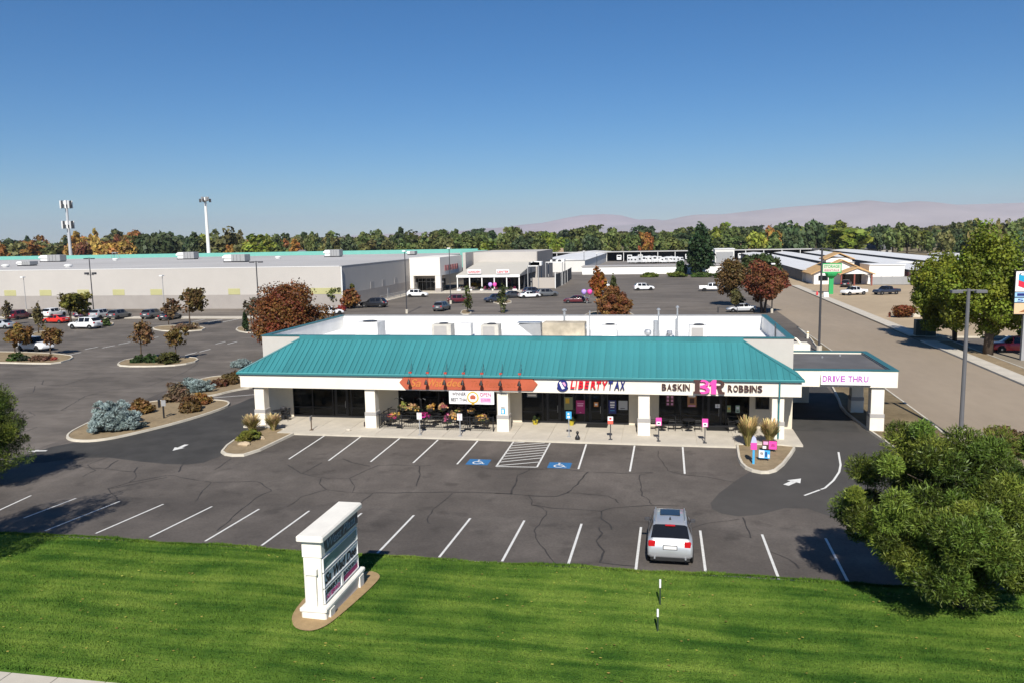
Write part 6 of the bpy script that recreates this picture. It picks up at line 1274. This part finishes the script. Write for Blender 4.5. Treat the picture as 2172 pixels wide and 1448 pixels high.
def put_rv(x, y, a, label, grp, s=1.0):
    global rv0
    o = make_rv() if rv0 is None else copy_tree(rv0)
    if rv0 is None: rv0 = o
    o.location = (x, y, .01); o.rotation_euler = (0, 0, a); o.scale = (s, s, s); o['label'] = label; o['group'] = grp
for k in range(9): put_rv(-14+2.3*k+rr.uniform(-.2,.2), 353+rr.uniform(-2,2), R(rr.uniform(40,62)), 'white camper in the boat yard, %s from the left' % ORD[k], 'campers in the yard', rr.uniform(.8,1.05))
for k, x in enumerate((-22,-17,-12,10,16,-38,-30,34,42)): put_rv(x, 388.5, 0, 'white camper under the long carport, %s listed bay' % ORD[k] if False else 'white camper parked under the long carport', 'campers under the carport', .95)
# rental office
of = thing('storage_office', 'white storage office with tan gabled roof behind the green pole sign', 'building', (35.3, 204, 0)); TANR = mat('tan_shingle', (.52,.33,.15), .9, .08, 1.2, .2, 10)
bx(0,12.6,0,13,0,2.7).build('wall', WHITE, of); MB().wallprism([(0,2.7),(12.6,2.7),(6.3,5.6)], 0, 13).build('gable_wall', WHITE, of)
def gable_roof(x0, x1, y0, y1, ze, zr, m_, par, nm='roof'):
    xm = (x0+x1)/2
    for s, xe in ((0, x0), (1, x1)):
        P = [(xe,y0,ze),(xm,y0,zr),(xm,y1,zr),(xe,y1,ze)]; th = .22
        MB().add([(x,y,z) for x,y,z in P]+[(x,y,z+th) for x,y,z in P], [(0,1,2,3),(7,6,5,4),(0,4,5,1),(1,5,6,2),(2,6,7,3),(3,7,4,0)]).build(nm, m_, par)
gable_roof(-.9, 13.5, -.8, 13.8, 2.35, 5.75, TANR, of)
gable_roof(4.6, 12.5, -6.2, -.85, 2.55, 4.1, TANR, of, 'porch_roof'); MB().wallprism([(5.2,2.75),(11.9,2.75),(8.55,4.0)], -5.8, -5.5).build('porch_gable', WHITE, of)
for x_ in (5.1, 8.0, 11.8): bx(x_-.15, x_+.15, -5.8, -5.5, 0, 2.7).build('porch_post', mat('brick_post', (.25,.08,.06), .9, .1, 3), of)
bx(6.2,10.8,-.06,-.005,.1,2.4).build('office_glazing', GLASS, of); bx(1.0,3.2,-.06,-.005,.9,2.1).build('window', GLASS, of); bx(12.61,20.5,.5,10,0,4.4).build('annex_wall', WHITE, of); bx(12.61,20.7,.3,10.2,4.4,4.6).build('annex_roof', SHEDR, of)
bx(3.3,9.3,3.4,9.6,5.15,6.2).build('dormer_wall', WHITE, of); gable_roof(2.8, 9.8, 2.9, 10.1, 5.8, 7.3, TANR, of, 'dormer_roof')
ft = thing('yard_gate_fence', 'grey mesh fence right of the storage office', 'fence', (47.2, 200, 0))
for k in range(8):
    bx(k*2.4-.05, k*2.4+.05, -.05, .05, 0, 2.1).build('post', GREYM, ft)
    if k < 7: bx(k*2.4+.06, k*2.4+2.34, -.02, .02, .1, 1.95).build('mesh_panel', GREYM, ft)
t = thing('fuel_drop_box', 'white and pink box truck behind the broad shade tree', 'truck', (62.5, 201, 0), R(100)); MB().cbox(-3,1.6,-1.15,1.15,.9,3.4,.06).build('cargo_box', flat('pink_box', (.62,.38,.42)), t); MB().cbox(1.7,3.4,-1.05,1.05,.5,2.2,.2).build('cab', WHITE, t); bx(3.2,3.42,-.9,.9,1.4,2.0).build('windscreen', GLASSB, t)
for x_ in (-2,2.5):
    for y_ in (-1,1): MB().lathe((0,0,-.12), [(.2,0),(.42,.02),(.42,.22),(.2,.24)], 12).xf(Matrix.Rotation(R(90), 4, 'X')).build('wheel', RUB, t, (x_, y_, .42))
# green pole sign
GRN = flat('sign_green', (.03,.34,.10)); g = G2(1762, 624); ps = thing('green_pole_sign', 'green pole sign with white lettering before the storage office', 'sign', (*g, 0)); 
MB().box(-.42,.42,-.3,.3,0,3.5).build('pole', GRN, ps); MB().lathe((0,0,3.3), [(.5,0),(1.1,.5),(1.25,.9),(1.25,1.0)], 8).build('collar', GRN, ps)
bx(-1.9,1.9,-.25,.25,4.3,6.3).build('cabinet', GRN, ps); bx(-1.7,1.7,-.28,-.251,4.55,6.1).build('face', flat('sign_cream', (.60,.58,.48)), ps); letter('lettering', 'STORAGE', -1.5, -.281, 5.35, 3.0, .6, .03, GRN, ps, bold=.02); letter('lettering', 'RENTALS', -1.4, -.281, 4.7, 2.8, .35, .03, P_MAGENTA, ps)
t = thing('sandwich_board', 'small white sandwich board below the green pole sign', 'sign', (*G2(1753,632), 0), R(20)); o = bx(-.5,.5,-.03,.03,0,1.1).build('front_board', WHITE, t); o.rotation_euler = (R(-12),0,0); o = bx(-.5,.5,-.03,.03,0,1.1).build('rear_board', WHITE, t, (0,.45,0)); o.rotation_euler = (R(12),0,0)
t = thing('fire_hydrant', 'red hydrant beside the sandwich board', 'hydrant', (*G2(1733,628), 0)); MB().lathe((0,0,0), [(.2,0),(.16,.1),(.15,.6),(.2,.65),(.14,.8),(.04,.9)], 10).build('body', P_RED, t); MB().tube([(-.28,0,.5),(.28,0,.5)], .07, 8).build('outlet', P_RED, t)
# low wall along the corner lot
tag(MB().cbox(33.6, 75, 127.4, 127.65, 0, .55, .03).build('low_wall', KERB), 'low pale wall behind the rust-coloured round bush', 'wall')
t = thing('fire_hydrant', 'small rust-red hydrant at the end of the low wall', 'hydrant', (33.0, 127.5, 0)); MB().lathe((0,0,0), [(.2,0),(.16,.1),(.15,.5),(.2,.55),(.1,.75)], 10).build('body', flat('rust_red', (.25,.06,.03)), t); MB().tube([(-.25,0,.4),(.25,0,.4)], .06, 8).build('outlet', flat('rust_red2', (.25,.06,.03)), t)
# utility boxes
UTG = mat('utility_green', (.045,.075,.065), .6, .08, 2)
for i, (x_, y_, sx_, sy_, h_, lab) in enumerate(((1950,714,1.15,1.0,2.0,'tall dark green utility cabinet by the side road, left one'),(1972,715,1.1,1.0,1.8,'dark green utility cabinet by the side road, right one'))):
    g = G2(x_, y_); t = thing('utility_cabinet', lab, 'utility box', (*g, .1)); MB().cbox(-sx_/2,sx_/2,-sy_/2,sy_/2,.1,h_,.04).build('cabinet', UTG, t); bx(-sx_/2-.06,sx_/2+.06,-sy_/2-.06,sy_/2+.06,0,.1).build('plinth', KERB, t); bx(-.02,.02,-sy_/2-.006,-sy_/2+.001,.2,h_-.15).build('door_gap', BLACK, t)
g = G2(1713,718); t = thing('bollard', 'short cream bollard at the kerb of the side road', 'bollard', (*g, 0)); MB().lathe((0,0,0), [(.14,0),(.14,.8),(.10,.88),(.03,.9)], 12).build('post', STUCCO, t); MB().cyl(0,0,.66,.74,.143,12).build('band', P_YEL, t)
# fuel price sign at the right edge
FY = 86.0; a = V(2148.5, 668, FY); FX = float(a[0]); zt = float(V(2150, 575, FY)[2]); zl = float(a[2]); fs_ = thing('fuel_price_sign', 'tall fuel station pole sign cut by the right edge', 'sign', (FX, FY, 0)); FW = 4.2; FH = zt-zl
bx(0,FW,0,.5,zl,zt).build('cabinet', BLACK, fs_); fr = lambda a_, b_, m_, n_: bx(.06,FW-.06,-.03,-.001,zl+FH*a_,zl+FH*b_).build(n_, m_, fs_)
fr(.53,.985,P_WHITE,'logo_face'); fr(.41,.51,flat('pale_blue', (.30,.52,.75)),'price_panel'); fr(.285,.385,flat('pale_blue2', (.38,.58,.78)),'price_panel'); fr(.02,.265,flat('bun_tan', (.66,.46,.28)),'food_panel')
letter('lettering', 'Chevron', .35, -.031, zl+FH*.885, 3.4, FH*.075, .02, flat('slate', (.05,.07,.10)), fs_)
def chev(z0, m_): MB().wallprism([(.30,z0+.9),(FW/2,z0+.25),(FW-.30,z0+.9),(FW-.30,z0+.35),(FW/2,z0-.35),(.30,z0+.35)], -.06, -.031).build('chevron_band', m_, fs_)
chev(zl+FH*.71, flat('chev_blue', (.01,.30,.50))); chev(zl+FH*.575, flat('chev_red', (.62,.02,.05)))
bx(.25,1.1,-.05,-.031,zl+FH*.43,zl+FH*.49).build('price_block', P_NAVY, fs_); letter('lettering', '5 099', .3, -.031, zl+FH*.30, 3.0, FH*.065, .02, P_NAVY, fs_)
MB().wallprism([(.5,zl+FH*.06),(1.2,zl+FH*.15),(2.1,zl+FH*.18),(3.0,zl+FH*.15),(3.7,zl+FH*.06)], -.05, -.031).build('burger_print', flat('bun_brown', (.30,.13,.05)), fs_)
for x_ in (1.2, 3.0): bx(x_-.2,x_+.2,.05,.45,0,zl).build('post', GREYM, fs_)
# planter signs by the drive lane
def yard_sign(name, label, base, w_, h_, z0, m_, marks, rz=0.0, back=0.0):
    g = G(*base, .1); t = thing(name, label, 'sign', (float(g[0]), float(g[1]), .1), rz)
    for s in (-1, 1): MB().cyl(s*w_*.3, 0, 0, z0+h_*.5, .015, 6).build('stake', DARKM, t)
    p = bx(-w_/2,w_/2,-.03,-.012,z0,z0+h_).build('plate', m_, t)
    for (u0,u1,v0,v1,mm) in marks: bx(-w_/2+w_*u0,-w_/2+w_*u1,-.036,-.0301,z0+h_*v0,z0+h_*v1).build('print', mm, p)
    return t
yard_sign('yard_sign', 'blue and white yard sign in the right planter', (1621,976), .62, .48, .15, P_SKY, [(.02,.5,.06,.96,P_WHITE),(.1,.4,.4,.75,GREYM),(.58,.72,.2,.8,P_NAVY),(.8,.95,.1,.5,P_WHITE)], R(-8))
yard_sign('yard_sign', 'pink and brown yard sign before the right column', (1632,957), .85, .56, .15, P_BROWN, [(.45,.98,.04,.92,P_PINK),(.04,.28,.06,.35,P_WHITE),(.08,.4,.5,.85,P_LPINK),(.6,.85,.3,.6,P_LPINK)], R(-8))
g = G(1598, 983, .1); t = thing('ice_lolly_sign', 'pink ice lolly shaped sign on a blue stick in the right planter', 'sign', (float(g[0]), float(g[1]), .1)); bx(-.06,.06,-.02,.02,0,.85).build('stick', P_SKY, t); bx(-.17,.17,-.05,.05,.85,1.25).build('lower_half', P_PINK, t); MB().wallprism([(-.17,1.25),(.17,1.25),(.10,1.55),(0,1.66),(-.10,1.55)], -.05, .05).build('upper_half', flat('lilac_grey', (.45,.48,.62)), t)
g = G(348, 886, .1); t = thing('menu_post', 'small dark post with white box sign in the planted island', 'sign post', (float(g[0]), float(g[1]), .1), R(20)); MB().box(-.05,.05,-.05,.05,0,1.2).build('post', BLACK, t); bx(-.10,.22,-.12,-.06,.95,1.40).build('front_plate', GREYM, t); bx(-.34,-.20,-.1,.1,.85,1.42).build('side_plate', BLACK, t)
# lawn marker stakes
for (b, yt, lab) in (((1400,1288),1228,'far'),((1395,1346),1291,'near')):
    g = G(*b); Y = float(g[1]); h_ = float(V(b[0], yt, Y)[2])-float(g[2]); t = thing('marker_stake', 'green lawn marker stake with white tip, %s one of two' % lab, 'stake', (float(g[0]), Y, float(g[2]))); MB().cyl(0,0,-.05,h_*.72,.028,8).build('rod', flat('stake_green', (.03,.05,.03)), t); MB().cyl(0,0,h_*.72,h_,.034,8).build('tip', P_WHITE, t)
t = thing('cart_return', 'dark steel shopping cart return beside the silver sedan', 'cart return', (*G2(1543,663), 0))
for y_ in (-.8,.8): MB().tube([(-1.5,y_,.9),(1.5,y_,.9)], .05, 5).build('rail', DARKM, t); MB().cyl(-1.5,y_,0,.9,.05,6).build('post', DARKM, t); MB().cyl(1.5,y_,0,.9,.05,6).build('post', DARKM, t)
# short stall markers across the left lot
for (x, y) in ((157,750),(194,738),(230,735),(264,728),(405,750),(435,743),(468,727),(493,727),(325,717)):
    g = G2(x, y); struct('stall_tick', MB().sheet([(g[0]-.08,g[1]-1.2),(g[0]+.08,g[1]-1.2),(g[0]+.08,g[1]+1.2),(g[0]-.08,g[1]+1.2)], .009), M_LINE)
for (x, y) in ((416,681),(454,681),(490,680)):
    g = G2(x, y); struct('stall_tick', MB().sheet([(g[0]-.1,g[1]-2.6),(g[0]+.1,g[1]-2.6),(g[0]+.1,g[1]+2.6),(g[0]-.1,g[1]+2.6)], .009), M_LINE)
# ------------------------------------------------------------------ houses and the belt of trees beyond
def house(label, x, y, Yr, wpx, roofc, wallc):
    A = V(x, y, Yr); s = depth(A)/FPX; wd = wpx*s; h_ = min(7.5, max(5.5, float(A[2]))); t = thing('house', label, 'house', (float(A[0]), Yr, 0)); m1 = mat('house_wall', wallc, .9, .05, .5); m2 = mat('house_roof', roofc, .9, .08, .5)
    bx(-wd*.45,wd*.45,0,10,0,h_*.5).build('wall', m1, t)
    MB().add([(-wd*.5,-.6,h_*.5),(wd*.5,-.6,h_*.5),(wd*.5,10.6,h_*.5),(-wd*.5,10.6,h_*.5),(-wd*.2,5,h_),(wd*.2,5,h_)], [(0,1,5,4),(1,2,5),(2,3,4,5),(3,0,4),(0,3,2,1)]).build('roof', m2, t)
    for k in (-.28,.08,.3): bx(wd*k-.6, wd*k+.6, -.06, -.005, h_*.15, h_*.38).build('window', GLASSB, t)
house('house with grey roof among trees beyond the store', 632, 522, 410, 34, (.16,.155,.16), (.4,.36,.3)); house('tan house among trees left of the orange tree', 1186, 527, 455, 26, (.30,.22,.14), (.45,.36,.25)); house('house with brown roof above the rust and green tree', 1582, 518, 450, 44, (.22,.15,.12), (.5,.45,.4)); house('house with dark grey roof beyond the storage sheds', 1862, 516, 430, 62, (.11,.11,.115), (.35,.33,.3)); house('pale house behind the long storage sheds', 1705, 521, 452, 40, (.33,.34,.34), (.55,.54,.52)); house('house with dark roof near the boat yard', 1345, 524, 460, 40, (.14,.13,.13), (.5,.48,.45))
def unit_crown(seed, n, shape, clumps=26, tight=.30, leaf=.16): return crown_mesh(seed, 1, 1, 1, n, leaf, shape, clumps, tight, .06)
PROTO = [unit_crown(500+i, 900, s) for i, s in enumerate(('round','egg','round','dome','egg','cone','round','vase'))]
TRK = MB().tube([(0,0,-.02),(.01,0,.3),(0,.02,.7)], [.03,.022,.01], 6).mesh('trunk', BARK, True)
KIND = {'g': ('mid-green tree', (.105,.128,.036)), 'd': ('dark green tree', (.056,.080,.033)), 'y': ('bright yellow-green tree', (.17,.20,.028)), 'o': ('olive tree', (.155,.145,.05)), 'r': ('rust-orange tree', (.27,.13,.032)), 'b': ('red-brown tree', (.20,.09,.042)), 'a': ('golden tree', (.36,.23,.06))}
rt = random.Random(21)
def far_tree(x, Yr, top, wpx, k, label=None):
    A = V(x, top, Yr); s = depth(A)/FPX; h_ = float(A[2]); w_ = wpx*s/2; nm, c = KIND[k]
    zone = 'left of the white mast' if x < 430 else 'beyond the store and garden centre' if x < 1130 else 'beyond the boat yard' if x < 1560 else 'beyond the storage sheds' if x < 1980 else 'behind the right-hand shade trees'
    t = thing('belt_tree', label or '%s in the far tree belt %s' % (nm, zone), 'tree', (float(A[0]), Yr, 0), rt.uniform(0, 6.3), 'far tree belt')
    p = rt.choice(PROTO) if k != 'd' else rt.choice((PROTO[0], PROTO[1], PROTO[5], PROTO[3])); o = bpy.data.objects.new('crown', p); link(o, t); zb_ = h_*.10; rz = (h_-zb_)/2; o.location = (0,0,zb_+rz); o.scale = (w_, w_, rz); v_ = rt.uniform(.95,1.4); o.color = (c[0]*v_*rt.uniform(.9,1.1), c[1]*v_, c[2]*v_, 1)
    q = bpy.data.objects.new('trunk', TRK); link(q, t); q.scale = (h_, h_, h_)
def top_at(x): return float(np.interp(x, [-60,0,150,330,450,560,700,850,1000,1150,1300,1450,1600,1720,1850,2000,2172,2240], [515,511,504,490,496,499,497,494,490,489,487,484,481,471,479,479,467,467]))
def kinds_at(x): return 'rraabrod' if x < 290 else 'dddgdgo' if x < 420 else 'ooygrg' if x < 640 else 'gdggogdgo' if x < 1000 else 'gdgygdgd' if x < 1560 else 'dggygdd' if x < 1980 else 'ogrdogd'
rows_ = [(432,.0,38),(500,3,36),(600,2,34),(760,-1,32)]
for Yr, dy, step in rows_:
    x = -70+rt.uniform(0, 20)
    while x < 2250:
        yr = Yr*rt.uniform(.95,1.05)
        if x > 1985 and Yr < 600: yr = Yr*.78
        tp = top_at(x)+dy+rt.uniform(-9, 12)-(9 if rt.random() < .14 else 0)+(8 if Yr < 450 else 0)
        far_tree(x, yr, tp, rt.uniform(28, 60), rt.choice(kinds_at(x))); x += step*rt.uniform(.75,1.2)
for x, Yr, tp, wp, k, lab in ((1370,425,486,30,'r','upright orange tree standing out in the far tree belt'),(1640,428,478,46,'a','pale gold tree standing out beyond the storage sheds'),(1688,424,458,58,'d','tall dark green tree beyond the storage sheds, left of two'),(1732,426,461,54,'d','tall dark green tree beyond the storage sheds, right of two'),(1800,420,474,90,'y','wide bright green tree beyond the storage sheds'),(352,420,486,66,'d','tall dark green tree in the belt near the white mast'),(312,424,488,50,'d','tall dark green tree left of the tallest near the white mast'),(490,422,481,60,'o','tall olive-brown tree right of the white mast'),(545,418,498,80,'y','wide yellow-green tree right of the olive-brown one'),(848,520,483,46,'d','dark round tree rising above the belt over the garden centre'),(1082,500,474,50,'g','tall green tree rising above the belt left of the hills'),(2085,330,451,60,'o','tall pale tree rising above the belt at the right')):
    far_tree(x, Yr, tp, wp, k, lab)
# the wood farther off reads as one mass
rs = np.random.RandomState(77); NT = 620; Yf = 850+2600*rs.rand(NT)**1.6; pxx = rs.uniform(-80, 2260, NT); Qs, vv, hv = [], [], []
for i in range(NT):
    A = V(pxx[i], 500, Yf[i]); hh_ = rs.uniform(9, 15); w_ = rs.uniform(7, 13)*(1+Yf[i]/4000); m_ = 70; d = rs.normal(size=(m_, 3)); d /= np.linalg.norm(d, axis=1)[:, None]; P = d*np.array([w_, w_, hh_*.5])*(.7+.35*rs.rand(m_))[:, None]+np.array([A[0], Yf[i], hh_*.52])
    nr = d+rs.normal(size=(m_,3))*.4; nr /= np.linalg.norm(nr, axis=1)[:, None]; a = np.cross(nr, rs.normal(size=(m_,3))); a /= np.linalg.norm(a, axis=1)[:, None]; b_ = np.cross(nr, a); s = 2.4*(1+Yf[i]/3000)
    Qs.append(np.stack([P-a*s, P-b_*s, P+a*s, P+b_*s], 1)); vv.append(np.clip(rs.rand(m_)*.5+rs.rand()*.5, 0, 1)); hv.append(np.full(m_, rs.uniform(-1.6, 1.0)))
Q = np.concatenate(Qs); o = bpy.data.objects.new('far_wood', quick_mesh('far_wood', Q.reshape(-1,3), len(Q), 4, [LEAF], np.concatenate(vv), np.concatenate(hv))); link(o); o.color = (.15,.16,.05,1); tag(o, 'mass of distant trees out to the horizon', None, None, 'stuff')
# ------------------------------------------------------------------ hills and the air in front of them
def ridge(name, D, prof, deep, seed, col):
    rs = np.random.RandomState(seed); xs = np.linspace(prof[0][0], prof[-1][0], 170); ys = np.interp(xs, [p[0] for p in prof], [p[1] for p in prof]); nr_ = 14; vs = []
    ph = rs.rand(8)*6.3
    for j in range(nr_+1):
        t_ = j/nr_
        for i, (x, y) in enumerate(zip(xs, ys)):
            A = V(x, y, D); top = max(0, float(A[2])); Yj = D-deep+deep*1.6*t_
            prf = math.sin(min(1, t_*1.6)*math.pi/2)**1.2 if t_ < .625 else max(0, 1-(t_-.625)/.375)
            n_ = sum(math.sin(A[0]*.0011*(k+1)*1.7+ph[k]+t_*3*(k+1))*.5**(k*.7) for k in range(6))*.10*(1-abs(2*t_-1.1)) 
            vs.append((float(A[0])*Yj/D, Yj, -2+(top+2)*max(0, prf+ (n_ if .05 < t_ < .55 else 0))))
    W = len(xs); struct(name, MB().add(vs, [(j*W+i, j*W+i+1, (j+1)*W+i+1, (j+1)*W+i) for j in range(nr_) for i in range(W-1)]), mat(name+'_hazed_soil', col, 1, .12, .0012, spec=.05, stain=.12, sscale=.0005)).data.polygons.foreach_set('use_smooth', [True]*(nr_*(W-1)))  # soil colour paled towards the sky: part of the haze is in it
ridge('hills', 13000, [(1240,486),(1330,477),(1420,467),(1500,459),(1580,450),(1660,441),(1730,436),(1790,431),(1835,428),(1880,431),(1960,436),(2040,435),(2110,433),(2200,430),(2320,424),(2500,430)], 3200, 4, (.39,.335,.325))
ridge('far_hills', 15200, [(500,512),(700,503),(860,495),(980,490),(1080,482),(1150,474),(1200,463),(1235,457),(1280,455),(1315,457),(1350,466),(1420,471),(1500,470),(1600,476)], 3000, 8, (.40,.33,.33))
hz = bx(-16000, 16000, -60, 18500, -3, 560).build('haze', []); tag(hz, 'thin haze over the whole valley', None, None, 'stuff')
m_, t_, b_ = _new('haze_air'); t_.nodes.remove(b_); pv = t_.nodes.new('ShaderNodeVolumePrincipled'); pv.inputs['Color'].default_value = (.72,.83,1.0,1); pv.inputs['Density'].default_value = 4.5e-5; pv.inputs['Anisotropy'].default_value = .2
t_.links.new(pv.outputs[0], t_.nodes['Material Output'].inputs['Volume']); hz.data.materials.append(m_)
